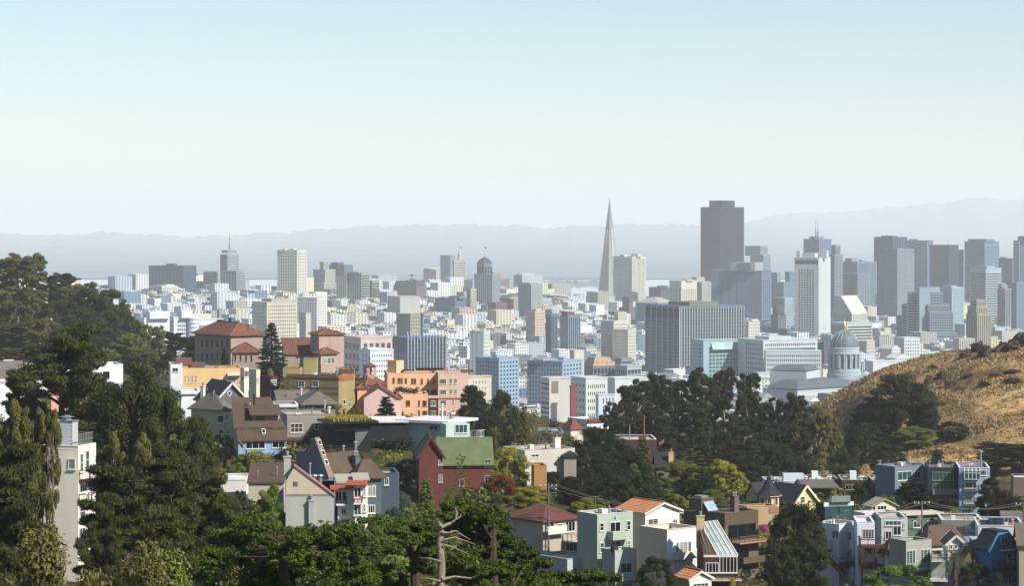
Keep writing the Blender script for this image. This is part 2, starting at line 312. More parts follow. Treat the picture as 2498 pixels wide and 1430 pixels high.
class Vol:
    """box with a near corner: left face runs back-left, right face runs back-right"""
    def __init__(s, xl, xc, xr, yt, d, phi=None, LL=None, LR=None, zb=None, yb=None):
        wl, wr = max(xc-xl, .01), max(xr-xc, .01)
        if phi is None: phi = min(72, max(16, math.degrees(math.atan2(wr, wl))))
        c0 = P(xc, yt, d)
        if LL is not None and wl < 17:
            q = np.radians(np.linspace(40, 104, 257)); phi = math.degrees(q[np.argmin(abs((c0[0]-LL*np.cos(q))/(c0[1]+LL*np.sin(q)) - (xl-CX)/F))])
        elif LR is not None and wr < 17:
            q = np.radians(np.linspace(-14, 60, 297)); phi = math.degrees(q[np.argmin(abs((c0[0]+LR*np.sin(q))/(c0[1]+LR*np.cos(q)) - (xr-CX)/F))])
        s.phi = p = rad(phi); s.c = c0; s.uL = V(-math.cos(p), math.sin(p), 0); s.uR = V(math.sin(p), math.cos(p), 0)
        s.nL = V(-math.sin(p), -math.cos(p), 0); s.nR = V(math.cos(p), -math.sin(p), 0)
        def solve(u, px):
            k = (px-CX)/F; return (k*s.c[1]-s.c[0]) / (u[0]-k*u[1])
        s.LL = LL if LL is not None and wl < 17 else solve(s.uL, xl); s.LR = LR if LR is not None and wr < 17 else solve(s.uR, xr)
        s.zt = s.c[2]; s.d = d
        xs = [s.pt(t, q) for t in (0, 1) for q in (0, 1)]
        g = ground_np(np.array([v[0] for v in xs]), np.array([v[1] for v in xs])).min()
        s.zg = g; s.zb = zb if zb is not None else g - 1.2
        if yb is not None: s.zb = EYE - (yb-HY)/F*d
        s.H = s.zt - s.zb; s.mid = s.pt(.5, .5)
        FOOT.append((s.mid[0], s.mid[1], .5*math.hypot(s.LL, s.LR)*.9))
        b = [toP(v) for v in xs]
        BOXES.append((d, min(v[0] for v in b), max(v[0] for v in b), yt, HY+(EYE-s.zb)*F/d))
    def pt(s, t, q, z=None):
        """t, q fractions along left and right faces"""
        v = s.c + s.uL*(t*s.LL) + s.uR*(q*s.LR); v = v.copy(); v[2] = s.zt if z is None else z; return v
    def face(s, f):
        if f == 'L': return s.pt(1, 0), -s.uL, s.nL, s.LL
        return s.pt(0, 0), s.uR, s.nR, s.LR
    def hit(s, f, px, py):
        o, u, n, L = s.face(f); k = (px-CX)/F
        a = (k*o[1]-o[0]) / (u[0]-k*u[1]); y = o[1]+a*u[1]; return a, EYE-(py-HY)/F*y
def lattice(mb, mg, o, u, n, xs, zs, mask, t):
    """wall sheet with recessed openings: o at lower left, u right, n outward; mask[i, j] marks openings"""
    xs, zs = np.asarray(xs, float), np.asarray(zs, float); m, k = len(xs), len(zs)
    gx, gz = np.meshgrid(xs, zs, indexing='ij'); up = V(0,0,1)
    v = o + gx[..., None]*u + gz[..., None]*up; ix = np.arange(m*k).reshape(m, k)
    Q = np.stack([ix[:-1,:-1], ix[1:,:-1], ix[1:,1:], ix[:-1,1:]], -1)
    mb_v = [v.reshape(-1, 3)]; W = Q[~mask]; O = Q[mask]
    fr = v.reshape(-1, 3)[O]                      # (w,4,3)
    bk = fr - n*t; w = len(O); bi = m*k + np.arange(w*4).reshape(w, 4)
    sides = [np.stack([O[:, i], O[:, (i+1) % 4], bi[:, (i+1) % 4], bi[:, i]], -1) for i in range(4)] if w else []
    mb.add(np.concatenate([v.reshape(-1, 3), bk.reshape(-1, 3)]), np.concatenate([W] + sides))
    if w: mg.add(bk.reshape(-1, 3), np.arange(w*4).reshape(w, 4))
def brk(L, n, frac, m0=0.0, m1=0.0):
    """breakpoints with n openings of width fraction frac; returns positions and opening flags"""
    a, b = L*m0, L*(1-m1); c = (b-a)/n; xs, fl = [0.0], []
    if a > 1e-6: xs.append(a); fl.append(False)
    for i in range(n):
        p = a + c*(i+.5-frac/2); q = a + c*(i+.5+frac/2)
        if frac < .999: xs.append(p); fl.append(False)
        xs.append(q); fl.append(True)
    if frac < .999 or m1 > 0: xs.append(L); fl.append(False)
    return xs, np.array(fl)
def facade(vol, f, spec, mb, mg, t=.6, z0=None, z1=None, fh=3.8):
    """spec: ('g', columns, width frac, height frac, m0, m1, top solid m) / ('b', height frac) / ('f', columns, frac) / ('w',)"""
    o, u, n, L = vol.face(f); z0 = vol.zb if z0 is None else z0; z1 = vol.zt if z1 is None else z1
    o = o.copy(); o[2] = z0; H = z1 - z0
    if spec is None or spec[0] == 'w':
        mb.add([o, o+u*L, o+u*L+V(0,0,H), o+V(0,0,H)], [(0,1,2,3)]); return
    k = spec[0]; top = 0.0
    if k == 'g':
        _, nc, fx, fz = spec[:4]; m0 = spec[4] if len(spec) > 4 else .04; m1 = spec[5] if len(spec) > 5 else .04; top = spec[6] if len(spec) > 6 else fh*.5
    elif k == 'b': nc, fx, fz, m0, m1 = 1, 1.0, spec[1], .03, .03; top = spec[2] if len(spec) > 2 else fh*.6
    else: nc, fx, fz, m0, m1 = spec[1], spec[2], 1.0, .02, .02; top = spec[3] if len(spec) > 3 else 1.5
    xs, fl = brk(L, nc, fx, m0, m1)
    if k == 'f': zs, fz_ = [0.0, 2.0, H-top, H], np.array([False, True, False])
    else:
        nf = max(1, int(round((H-top)/fh))); zz, fz_ = brk(H-top, nf, fz)
        zs = list(zz) + [H]; fz_ = np.append(fz_, False)
    lattice(mb, mg, o, u, n, xs, zs, np.outer(fl, fz_), t)
def shell(vol, mb):
    """back faces and top"""
    zb, zt = vol.zb, vol.zt
    a, b, c = vol.pt(1,0), vol.pt(1,1), vol.pt(0,1)
    for p, q in ((b, a), (c, b)):
        mb.add([V(p[0],p[1],zb), V(q[0],q[1],zb), q, p], [(0,1,2,3)])
    mb.add([vol.pt(0,0), c, b, a], [(0,1,2,3)])
def roofcap(vol, parent, m, h=.5, over=.3, name="roof", z=None):
    mb = MB(); z = vol.zt if z is None else z
    o = vol.pt(0,0,z+.003) - vol.uL*over - vol.uR*over
    mb.box(o, vol.uL*(vol.LL+2*over), vol.uR*(vol.LR+2*over), (0,0,h)); return mb.build(name, m, parent)
def subbox(vol, x0, x1, yt, parent, m, name="penthouse", frac=.5, z0=None):
    """box standing on the roof, seen between photo columns x0..x1 up to row yt"""
    dy = vol.mid[1]*frac + vol.c[1]*(1-frac); k0, k1 = (x0-CX)/F*dy, (x1-CX)/F*dy
    w = k1-k0; p = rad(45); s_ = w/(math.cos(vol.phi)+math.sin(vol.phi))
    z0 = vol.zt if z0 is None else z0; z1 = EYE-(yt-HY)/F*dy
    c = V(k0 + s_*math.cos(vol.phi), dy - s_*.5, z0-.05); mb = MB()
    mb.box(c, vol.uL*s_, vol.uR*s_, (0,0,max(.6, z1-z0))); return mb.build(name, m, parent)
def tower(name, label, xl, xc, xr, yt, d, wall, win='d', Ls=('g',6,.5,.5), Rs=('g',4,.5,.5), fh=3.8, phi=None, cat='tower', pent=(), short=None, t=.6, roof=None, cap=True, zb=None, LL=None, LR=None, into=None, group=None, wallname='wall'):
    vol = Vol(xl, xc, xr, yt, d, phi, LL, LR, zb=zb)
    e = into or thing(name, label, cat, (vol.c[0], vol.c[1], vol.zg), group)
    wmat = wm_(wall) if isinstance(wall, str) else wall
    mb, mg = MB(), MB()
    facade(vol, 'L', Ls, mb, mg, t, fh=fh); facade(vol, 'R', Rs, mb, mg, t, fh=fh); shell(vol, mb)
    mb.build(wallname, wmat, e)
    if mg.n: mg.build("windows", GL[win], e, kind="stuff")
    if cap: roofcap(vol, e, roof or wmat, h=.9 if d > 1500 else .5, over=.35)
    for q in pent: subbox(vol, q[0], q[1], q[2], e, q[3] if len(q) > 3 else wmat)
    if into is None: ANCH.append(((xl+xr)/2, (yt + min(HY+(EYE-vol.zg)*F/d, 960))/2, short or label))
    vol.e = e; return vol
def mast(e, px, y0, y1, d, r, name="antenna_mast", m=None):
    a, b = P(px, y0, d), P(px, y1, d); mb = MB()
    mb.tube([a, a*.6+b*.4, b], [r, r*.7, r*.3], 5); return mb.build(name, m or METAL, e)
# ------------------------------------------------------------------ skyline, far to near
G = lambda n, fx=.5, fz=.5, *a: ('g', n, fx, fz) + a
T = tower
# west side
v = T('apartment_slab', 'wide dark grey apartment slab standing above the forested hillside', 363, 448, 479, 650, 4000, '#5a5f62', 'b', G(9,.72,.62), ('b',.5), fh=3.4, pent=[(405,431,643)], short='wide dark apartment slab', cat='apartment block')
v = T('stepped_apartments', 'small stepped white apartments in front of the wide dark slab', 365, 395, 434, 699, 3900, '#d9d6ca', 'g', G(5,.5,.5), G(7,.55,.5), fh=3.2, pent=[(392,425,694)], short='stepped white apartments', cat='apartment block')
v = T('office_block', 'beige block joined beside the tower with the lattice mast', 496, 519, 537, 664, 4120, '#b9b19e', 'b', ('b',.5), G(6,.5,.5), short='beige block beside the mast tower', cat='office block')
v = T('mast_tower', 'setback tower with a tall lattice mast and a dark glass base', 537, 577, 598, 662, 4050, '#a8a89c', 'b', ('f',10,.62), ('b',.45), pent=[(570,592,660)], short='mast tower', zb=None)
T('mast_tower', '', 537, 555, 583, 622, 4075, '#a7a496', 'd', G(5,.45,.55), G(7,.45,.55), into=v.e, zb=v.zt-3, wallname='upper_wall')
T('mast_tower', '', 541, 556, 578, 612, 4085, '#a09d90', 'd', G(3,.4,.5), G(5,.4,.5), into=v.e, zb=v.zt+30, wallname='crown_wall')
mast(v.e, 559.5, 613, 568, 4090, 1.3)
for yy in (606, 599): 
    mb = MB(); c = P(559.5, yy, 4090); mb.box(c-V(2.4,1.2,0), (4.8,0,0), (0,2.4,0), (0,0,1.2)); mb.build("mast_platform", METAL, v.e)
v = T('apartment_tower', 'tall white apartment tower with a regular window grid on the west ridge', 676, 725, 749, 611, 4200, '#cfcdbf', 'g', G(8,.62,.5), G(5,.42,.5), fh=5.2, pent=[(687,700,606),(708,722,606)], short='white ridge tower', cat='apartment tower')
T('apartment_block', 'low cream block tucked against the white ridge tower', 634, 655, 675, 700, 4250, '#c7c1ae', 'g', G(3,.5,.5), G(5,.5,.5), short='low cream block', cat='apartment block')
v = T('artdeco_apartments', 'cream setback apartments stepping up to a square top stage', 760, 790, 822, 691, 4300, '#b9ad97', 'd', G(7,.42,.48), G(9,.42,.48), short='cream setback apartments', cat='apartment tower')
T('', '', 764, 793, 818, 659, 4308, '#b9ad97', 'd', G(6,.42,.48), G(7,.42,.48), into=v.e, zb=v.zt-3, wallname='upper_wall')
T('', '', 780, 789, 801, 640, 4318, '#aea28e', 'd', G(3,.4,.5), G(3,.4,.5), into=v.e, zb=v.zt+20, wallname='crown_wall')
v = T('mansard_apartments', 'dark blue grey tower with cut corner top behind the cream setback apartments', 803, 840, 861, 648, 4480, '#6d7674', 'g', G(6,.5,.5), G(4,.55,.5), pent=[(806,838,640, wm_('#5a6470'))], short='dark cut corner tower', cat='apartment tower')
v = T('condo_tower', 'beige twin slab apartment tower with dark balcony strips', 846, 882, 902, 667, 4000, '#aaa28e', 'd', ('f',6,.4), ('b',.5), fh=4.2, pent=[(850,890,663)], short='beige balcony tower', cat='apartment tower')
T('', '', 820, 845, 850, 677, 4010, '#a59d89', 'd', ('f',5,.45), G(2,.5,.5), into=v.e, wallname='wing_wall')
T('', '', 899, 908, 926, 686, 4030, '#a59d89', 'd', ('f',2,.45), ('b',.5), into=v.e, wallname='wing_wall', fh=4.2)
T('cream_apartments', 'cream block with dormered roof beside the brown hotel', 924, 943, 966, 692, 4600, '#c6b995', 'd', G(5,.45,.5), G(5,.45,.5), short='cream dormered block', cat='apartment block', pent=[(928,962,686)])
v = T('brown_hotel', 'brown brick hotel with dark mansard roof below the rooftop dish', 960, 1016, 1040, 700, 4100, '#8d6f62', 'g', G(9,.45,.5), G(5,.45,.5), short='brown mansard hotel', cat='hotel')
def mansard(vol, e, h, inset, m, name="mansard_roof", z=None, ins2=None):
    mb = MB(); z = vol.zt if z is None else z; i = inset; j = inset if ins2 is None else ins2
    a = [vol.pt(0,0,z), vol.pt(0,1,z), vol.pt(1,1,z), vol.pt(1,0,z)]
    fl, fr = i/vol.LL, j/vol.LR
    b = [vol.pt(fl,fr,z+h), vol.pt(fl,1-fr,z+h), vol.pt(1-fl,1-fr,z+h), vol.pt(1-fl,fr,z+h)]
    mb.add([x+V(0,0,.9) for x in a]+b, [(0,1,5,4),(1,2,6,5),(2,3,7,6),(3,0,4,7),(4,5,6,7)]); return mb.build(name, m, e)
SLATE = mat('slate', '#454c52', var=.15, fine=1.0)
mansard(v, v.e, 10, 3, SLATE)
mb = MB(); c = P(1005, 683, 4130); mb.lathe(c, [(.6,0),(.6,4),(.2,5),(4.5,9),(4.2,9.4),(.3,6)], 10); mb.build("satellite_dish", METAL, v.e)
v = T('blank_hall', 'windowless pale beige hall with a stepped side below the brown hotel', 945, 976, 1025, 725, 3700, '#bfb9ad', 'g', ('w',), ('w',), short='windowless beige hall', cat='hall', phi=62)
T('blank_block', 'plain grey block left of the windowless beige hall', 926, 944, 962, 714, 3900, '#b5b2a6', 'g', ('w',), ('w',), short='plain grey block', cat='office block')
v = T('hotel_slab', 'grey windowless slab tower behind the cupola hotel', 1074, 1098, 1110, 624, 4740, '#8e9089', 'd', ('w',), ('w',), short='grey slab tower')
v = T('cupola_hotel', 'cream hotel tower with a spired cupola and flag', 1104, 1108, 1137, 636, 4700, '#bdb7a5', 'd', ('w',), G(7,.5,.55), fh=4.6, phi=66, short='cupola hotel', cat='hotel')
mb = MB(); c = P(1121, 636, 4712); mb.lathe(c+V(0,0,-1), [(5,0),(5,6),(3.4,7),(3.4,12),(4,13),(2.4,17),(.7,24),(.25,34)], 10); mb.build("cupola", wm_('#c3bda9'), v.e)
mb = MB(); p = P(1121.5, 603, 4712); mb.prism([p, p+V(4,0,.8), p+V(4,0,-1.8), p+V(0,0,-2.6)], (0,.15,0)); mb.build("flag", mat('flag_cloth', '#8a8f9e'), v.e)
T('low_hotel', 'broad low hotel with pale penthouses in front of the cupola hotel', 1078, 1120, 1158, 712, 4500, '#b7b2a4', 'd', G(9,.5,.5), G(9,.5,.5), pent=[(1085,1098,700),(1120,1135,698),(1140,1155,695)], short='broad low hotel', cat='hotel')
v = T('domed_deco_tower', 'tan art deco tower with an octagonal crown, dark dome roof and flagpole', 1157, 1201, 1220, 670, 4000, '#9b968a', 'd', ('f',9,.42), G(6,.42,.5), fh=4, short='domed deco tower')
mb = MB(); c = P(1182, 672, 4022); r = 12.2; mb.lathe(c+V(0,0,-2), [(r,0),(r,20),(r+.5,20.3),(r+.4,22)], 8); o = mb.build("crown_drum", wm_('#8b877d'), v.e)
mb = MB(); mb.lathe(c+V(0,0,20), [(r+.2,0),(r*.85,3.5),(r*.55,7),(r*.2,9.5),(.3,10.5)], 8); mb.build("dome_roof", SLATE, v.e)
mg = MB()
for j in range(8):
    a = rad(22.5+45*j)
    for q in (-.25, .25):
        x = c + V(math.cos(a+q*.8), math.sin(a+q*.8), 0)*r*.985; tn = V(-math.sin(a), math.cos(a), 0)
        mg.box(x + V(0,0,3) - tn*1.1 - V(math.cos(a), math.sin(a),0)*.4, tn*2.2, V(math.cos(a), math.sin(a), 0)*.6, (0,0,12))
mg.build("windows", GL['d'], v.e, kind="stuff")
mast(v.e, 1182, 630, 602, 4022, .5, "flagpole")
mb = MB(); p = P(1182.5, 602, 4022); mb.prism([p, p+V(4,0,-1), p+V(3.6,0,-3.6), p+V(0,0,-2.6)], (0,.15,0)); mb.build("flag", mat('flag_red', '#7c6a72'), v.e)
T('apartment_tower', 'plain beige apartment tower with a small roof canopy', 1264, 1296, 1323, 694, 3900, '#aaa593', 'g', G(7,.5,.5), G(6,.5,.5), pent=[(1268,1312,690)], short='plain beige tower', cat='apartment tower')
T('low_block', 'low tan arcaded block between the domed deco tower and beige tower', 1219, 1244, 1264, 727, 3950, '#b9ab8e', 'd', ('f',7,.5), G(4,.5,.5), short='low tan block', cat='office block')
T('low_block', 'long brown low block on the ridge behind the tan arcaded block', 1222, 1250, 1266, 722, 4300, '#8c8475', 'd', G(9,.5,.5), G(3,.5,.5), short='brown low block', cat='office block')
T('dark_block', 'dark blue grey block with small windows under the broad hotel', 1061, 1110, 1138, 729, 3800, '#69747a', 'g', G(9,.45,.45), G(6,.45,.5), pent=[(1095,1135,722)], short='dark blue grey block', cat='office block')
T('striped_block', 'cream block with tall window bays just left of domed deco tower', 1138, 1148, 1162, 706, 3860, '#c0b79e', 'd', ('f',3,.5), G(4,.5,.5), short='cream bay block', cat='apartment block')
v = T('grid_hospital', 'cream slab with neat rows of small square windows above the tiled roof', 615, 651, 725, 739, 2900, '#d2c6b2', 'd', G(7,.4,.42), G(15,.42,.45), fh=4.3, phi=62, pent=[(642,708,728, wm_('#c4b394'))], short='cream grid slab', cat='office block')
v = T('white_apartments', 'pair of white apartment wings behind the cream grid slab', 725, 773, 798, 728, 3300, '#d8d6cc', 'g', G(8,.5,.5), G(5,.45,.5), short='white apartment wings', cat='apartment block')
T('blank_tower', 'blank beige slab with no windows beside the cream grid slab', 730, 746, 758, 765, 2850, '#c3b8a6', 'g', ('w',), ('w',), short='blank beige slab', cat='office block')
# pyramid
e = thing('pyramid_tower', 'slim white pyramid tower tapering to a grey metal spire', 'tower', P(1483, 745, 5400)); ANCH.append((1484, 640, 'pyramid tower'))
BOXES.append((5400, 1460, 1503, 560, 745)); gz_ = gpx(1484, 5400); FOOT.append((*P(1484, 700, 5400)[:2], 40))
apex = P(1487, 481, 5424); base_w = 45.0; zb = gz_ - 2; Ht = apex[2]-zb; pc = V(apex[0], apex[1], zb); yaw = rad(38)
U1 = V(math.cos(yaw), math.sin(yaw), 0); U2 = V(-math.sin(yaw), math.cos(yaw), 0)
def ring(h, k=1.0, lx=1.0, ly=1.0):
    w = base_w*.5*(1-h/Ht)*k; z = V(0,0,h); return [pc+z+U1*w*lx*a+U2*w*ly*b for a, b in ((-1,-1),(1,-1),(1,1),(-1,1))]
zsh = Ht*.72; nfl = 46; mw, mgl = MB(), MB()
hs = np.linspace(0, zsh, nfl+1)
for i in range(nfl):
    h0, h1 = hs[i], hs[i+1]; hm_ = h0+(h1-h0)*.52
    a, b_, c_ = ring(h0), ring(hm_), ring(h1); bi, ci = ring(hm_, .965), ring(h1, .965)
    mw.add(a+b_, [(0,1,5,4),(1,2,6,5),(2,3,7,6),(3,0,4,7)]); mw.add(b_+bi, [(0,1,5,4),(1,2,6,5),(2,3,7,6),(3,0,4,7)]); mw.add(ci+c_, [(0,1,5,4),(1,2,6,5),(2,3,7,6),(3,0,4,7)])
    mgl.add(bi+ci, [(0,1,5,4),(1,2,6,5),(2,3,7,6),(3,0,4,7)])
mw.build("wall", wm_('#c9c6ba'), e); mgl.build("windows", GL['g'], e, kind="stuff")
ms = MB(); a, b_ = ring(zsh, 1.02), ring(Ht*.995, 1.0); ms.add(a+b_, [(0,1,5,4),(1,2,6,5),(2,3,7,6),(3,0,4,7),(4,5,6,7)]); ms.build("spire", mat('spire_metal', '#8f979b', rough=.4, metal=.3, var=.08), e)
for sg in (-1, 1):       # the two wings
    mq = MB(); w0 = base_w*.5*(1-.36*1.0); ww = 5.0
    lo, hi = Ht*.36, Ht*.735; x_lo = base_w*.5*(1-.36); x_hi = base_w*.5*(1-.735)
    ax = U1*sg
    o1 = pc+ax*(x_lo-1)+V(0,0,lo); top_ = pc+ax*(x_hi+2.0)+V(0,0,hi); low2 = pc+ax*(x_lo+.8)+V(0,0,lo); in_ = pc+ax*(x_hi-1)+V(0,0,hi)
    mq.prism([o1-U2*ww*.5, low2-U2*ww*.5, top_-U2*ww*.5, in_-U2*ww*.5], U2*ww); mq.build("wing", wm_('#c2bfb4'), e)
for sg in (-1,):
    mq = MB(); ww = 5.0; ax = U2*sg
    lo, hi = Ht*.30, Ht*.735; x_lo = base_w*.5*.70; x_hi = base_w*.5*.265
    mq.prism([pc+ax*(x_lo-1)+V(0,0,lo)-U1*ww*.5, pc+ax*(x_lo+.8)+V(0,0,lo)-U1*ww*.5, pc+ax*(x_hi+2)+V(0,0,hi)-U1*ww*.5, pc+ax*(x_hi-1)+V(0,0,hi)-U1*ww*.5], U1*ww); mq.build("wing", wm_('#c2bfb4'), e)
v = T('white_grid_tower', 'white tower of deep square windows just right of the pyramid tower', 1496, 1542, 1576, 627, 5200, '#cfcdc2', 'd', G(13,.55,.55,.03,.03,4), G(10,.55,.55,.03,.03,4), fh=4.6, pent=[(1512,1530,621),(1540,1566,619)], short='white grid tower')
mast(v.e, 1537, 627, 612, 5230, .6)
v = T('dark_granite_tower', 'huge dark granite tower with a narrower top block, darkest on the skyline', 1709, 1757, 1815, 506, 5000, '#1a2630', 'd', ('g',14,.5,.55,.02,.02,6), ('g',20,.45,.55,.02,.02,6), short='dark granite tower', phi=48)
subbox(v, 1731, 1793, 489, v.e, wm_('#1a2630'), "top_block")
v = T('stepped_office', 'grey banded tower with two steps behind the broad taupe tower', 1830, 1862, 1880, 622, 5150, '#9a9a92', 'b', ('b',.5), ('b',.5), short='stepped banded tower')
T('', '', 1817, 1855, 1873, 601, 5170, '#9c9c94', 'b', ('b',.5), ('b',.5), into=v.e, zb=v.zt-2, wallname='upper_wall')
v = T('taupe_tower', 'broad taupe tower with mostly blank walls and an arched glass top', 1735, 1858, 1882, 662, 4000, '#75797a', 'd', ('g',3,.16,.55,.12,.42,14), G(4,.5,.5,.08,.08,14), short='broad taupe tower', phi=24, pent=[(1781,1864,640, wm_('#aca594'))])
mb = MB(); a0, a1 = P(1792, 655, 3998), P(1832, 655, 3998); mb.prism([a0, a1, a1+V(-4,0,9), a0+V(5,0,9)], (0,6,0)); mb.build("arched_skylight", GL['b'], v.e)
v = T('white_setback', 'white office block with dark window strips left of the taupe tower', 1633, 1662, 1700, 686, 4300, '#d3cec0', 'd', ('f',4,.3,12), G(8,.55,.5,.05,.05,14), short='white setback office', cat='office block', pent=[(1662,1692,682)])
T('cream_office', 'cream blocky office between the white office and taupe tower', 1700, 1712, 1735, 688, 4350, '#beb29b', 'd', G(4,.4,.4), G(5,.4,.45), pent=[(1688,1719,676)], short='cream blocky office', cat='office block')
T('green_office', 'dark greenish low office left of the white office block', 1583, 1612, 1633, 702, 4550, '#5c6a68', 'b', ('b',.5), ('b',.5), pent=[(1603,1630,697)], short='dark greenish office', cat='office block')
v = T('brick_tower', 'reddish brick building with a chimney like top stage', 1510, 1535, 1553, 752, 3900, '#86665e', 'g', G(4,.35,.4), G(4,.35,.4), short='reddish brick building', cat='office block')
T('', '', 1518, 1535, 1545, 726, 3906, '#7e5a55', 'g', ('w',), ('w',), into=v.e, zb=v.zt-2, wallname='upper_wall')
v = T('grey_civic_block', 'wide grey block with a hipped pale roof behind the striped federal slab', 1550, 1605, 1642, 741, 3800, '#8b8d88', 'g', G(10,.45,.5), G(6,.45,.5), short='wide grey block', cat='office block')
mansard(v, v.e, 9, 14, mat('tin_roof', '#a3a294'))
# twin mast and financial district
v = T('twin_mast_tower', 'stepped grey tower carrying two tall twin masts', 1960, 1998, 2028, 584, 4900, '#7d878d', 'd', G(8,.5,.5), G(6,.5,.5), short='twin mast tower')
for px in (1990, 1995.5):
    mast(v.e, px, 584, 560, 4890, 2.6, "mast", wm_('#8a8d8d')); mast(v.e, px, 562, 535, 4890, .8, "flagpole")
subbox(v, 1975, 2010, 577, v.e, wm_('#7d878d'), frac=.2)
T('grey_office', 'grey office slab tucked behind the twin mast tower', 2026, 2038, 2050, 599, 4950, '#8f9290', 'g', G(4,.5,.5), ('b',.5), short='grey office slab', cat='office block')
v = T('white_hotel_tower', 'tall white hotel tower with a balcony grid framed by plain edges', 1938, 1997, 2026, 630, 3600, '#c9ccc9', 'd', ('g',6,.72,.6,.14,.18,16), G(3,.16,.4,.1,.3,6), fh=3.6, short='tall white hotel tower', pent=[(1942,1956,612),(1958,2000,617),(2003,2022,611)], phi=27)
mb = MB(); o, u, n, L = v.face('L'); mb.box(o+V(0,0,-8.5)+u*1, u*(L-2), n*.25, (0,0,5.5)); mb.build("dark_band", GL['d'], v.e)
v = T('pinkish_office', 'pinkish tower with cut top seen right of the tall white hotel', 2024, 2036, 2056, 622, 4400, '#978f8c', 'd', ('f',4,.45), G(6,.5,.5), short='pinkish cut tower')
v = T('glass_office', 'blue banded tower with a stepped glassy top', 2050, 2092, 2139, 640, 4650, '#8b9697', 'b', ('b',.55), ('b',.5), short='blue banded tower', pent=[(2062,2092,630),(2095,2110,634)])
T('panel_office', 'taupe panelled office in front of the blue banded tower', 2056, 2092, 2122, 668, 4450, '#8a8a86', 'd', G(9,.45,.45), G(7,.45,.5), short='taupe panelled office', cat='office block')
v = T('gable_office', 'pale office with a steep gabled top and curved glass front', 2030, 2078, 2116, 765, 3700, '#c6c3b6', 'g', G(7,.4,.4), G(8,.5,.5), short='gabled pale office', cat='office block', cap=False)
a, b_, c_, d_ = v.pt(1,0), v.pt(0,0), v.pt(0,1), v.pt(1,1); hh = V(0,0,26)
mb = MB(); m0, m1 = (a*.55+b_*.45)+hh, (d_*.55+c_*.45)+hh; m2, m3 = (a*.85+b_*.15)+hh, (d_*.85+c_*.15)+hh
mb.add([a,b_,m0,m2, d_,c_,m1,m3], [(0,1,2,3),(1,5,6,2),(5,4,7,6),(4,0,3,7),(3,2,6,7)]); mb.build("gable_roof", wm_('#d2cdbf'), v.e)
v = T('pink_granite_tower', 'pink granite tower with square windows, tallest of the near cluster', 2139, 2189, 2230, 609, 4200, '#948b8b', 'y', G(11,.5,.5), G(11,.55,.55), fh=4.2, short='pink granite tower', pent=[(2170,2205,605)])
v = T('dark_slab_tower', 'dark blue slab tower with rooftop plant behind the pink granite tower', 2132, 2178, 2213, 579, 5000, '#4b5c69', 'd', ('f',14,.5), ('f',8,.5), short='dark blue slab tower', pent=[(2150,2190,575)])
v = T('striped_dark_tower', 'dark tower with fine vertical stripes and a pale right side', 2206, 2262, 2276, 588, 4900, '#647680', 'd', ('f',16,.55), ('w',), short='dark striped tower', pent=[(2215,2240,583)])
v = T('black_fin_tower', 'nearly black finned tower standing alone with a thin antenna', 2268, 2315, 2338, 599, 4600, '#48545e', 'd', ('f',17,.55), ('f',9,.5), short='black finned tower')
mast(v.e, 2313, 599, 582, 4620, .5)
v = T('grid_office_tower', 'grey blue tower with window grid and chamfered flat top', 2353, 2402, 2438, 590, 5000, '#78858c', 'd', G(14,.5,.5,.03,.03,9), G(10,.5,.5,.03,.03,9), short='grey blue grid tower', pent=[(2362,2430,583)])
T('', '', 2338, 2350, 2360, 610, 5020, '#727e84', 'd', ('f',3,.5), ('w',), into=v.e, wallname='side_wall')
v = T('banded_office', 'pale office with bold dark horizontal bands', 2367, 2405, 2443, 655, 4300, '#aab0b0', 'd', ('b',.5,8), ('b',.5,8), fh=4.4, short='bold banded office', pent=[(2380,2428,649)])
v = T('blue_office', 'hazy blue office tower near the edge of the skyline', 2436, 2470, 2500, 632, 4800, '#76848c', 'b', G(8,.5,.5), G(7,.5,.5), short='hazy blue office tower', pent=[(2440,2460,627)])
mast(v.e, 2484, 632, 597, 4790, 1.0)
v = T('glass_tower', 'blue glass tower cut by the frame edge, with a rounded top', 2472, 2486, 2540, 588, 4700, '#6f8792', 'b', ('f',3,.7), ('f',9,.7), short='blue glass edge tower', pent=[(2486,2530,576)])
v = T('edge_tower', 'slim grey glass tower in front of the blue glass edge tower', 2468, 2480, 2512, 690, 4000, '#87959c', 'b', ('f',3,.6), G(7,.6,.6), short='slim grey glass tower')
v = T('grey_deco_tower', 'grey art deco tower with a round topped side, near the tan deco tower', 2433, 2452, 2470, 706, 4050, '#97928b', 'd', ('f',4,.45), ('f',4,.45), short='grey deco tower')
mb = MB(); c = P(2446, 706, 4062); mb.lathe(c, [(8,0),(8,4),(6.5,8),(3,10.5),(.4,11)], 12); mb.build("round_crown", wm_('#97928b'), v.e)
v = T('stepped_hotel', 'huge stepped hotel with a blank central shaft and fine window bands', 2238, 2243, 2293, 702, 3500, '#9ba1a1', 'd', ('w',), ('g',1,.01,.01,.3,.3,8), short='stepped hotel', cat='hotel', phi=70)
for i, (x0, xc, x1, yt, dd) in enumerate([(2213,2239,2242,714,8),(2200,2236,2240,744,14),(2186,2234,2239,772,20),(2256,2262,2300,714,-4),(2258,2264,2316,744,-10),(2262,2268,2326,762,-16),(2266,2272,2335,815,-22)]):
    T('', '', x0, xc, x1, yt, 3500+dd+(10 if i > 2 else 0), '#979a98', 'd', ('b',.5,2), G(10,.7,.5,.02,.02,2), into=v.e, wallname='wing_wall', fh=3.8, LR=(30 if i < 3 else None), LL=(28 if i > 2 else None), phi=22 if i < 3 else 66)
v = T('glass_complex', 'pale green glass complex behind the stepped hotel', 2290, 2322, 2351, 702, 3900, '#a3b1b1', 'l', G(9,.6,.6), G(8,.6,.6), short='pale glass complex', cat='office block', pent=[(2300,2335,697)])
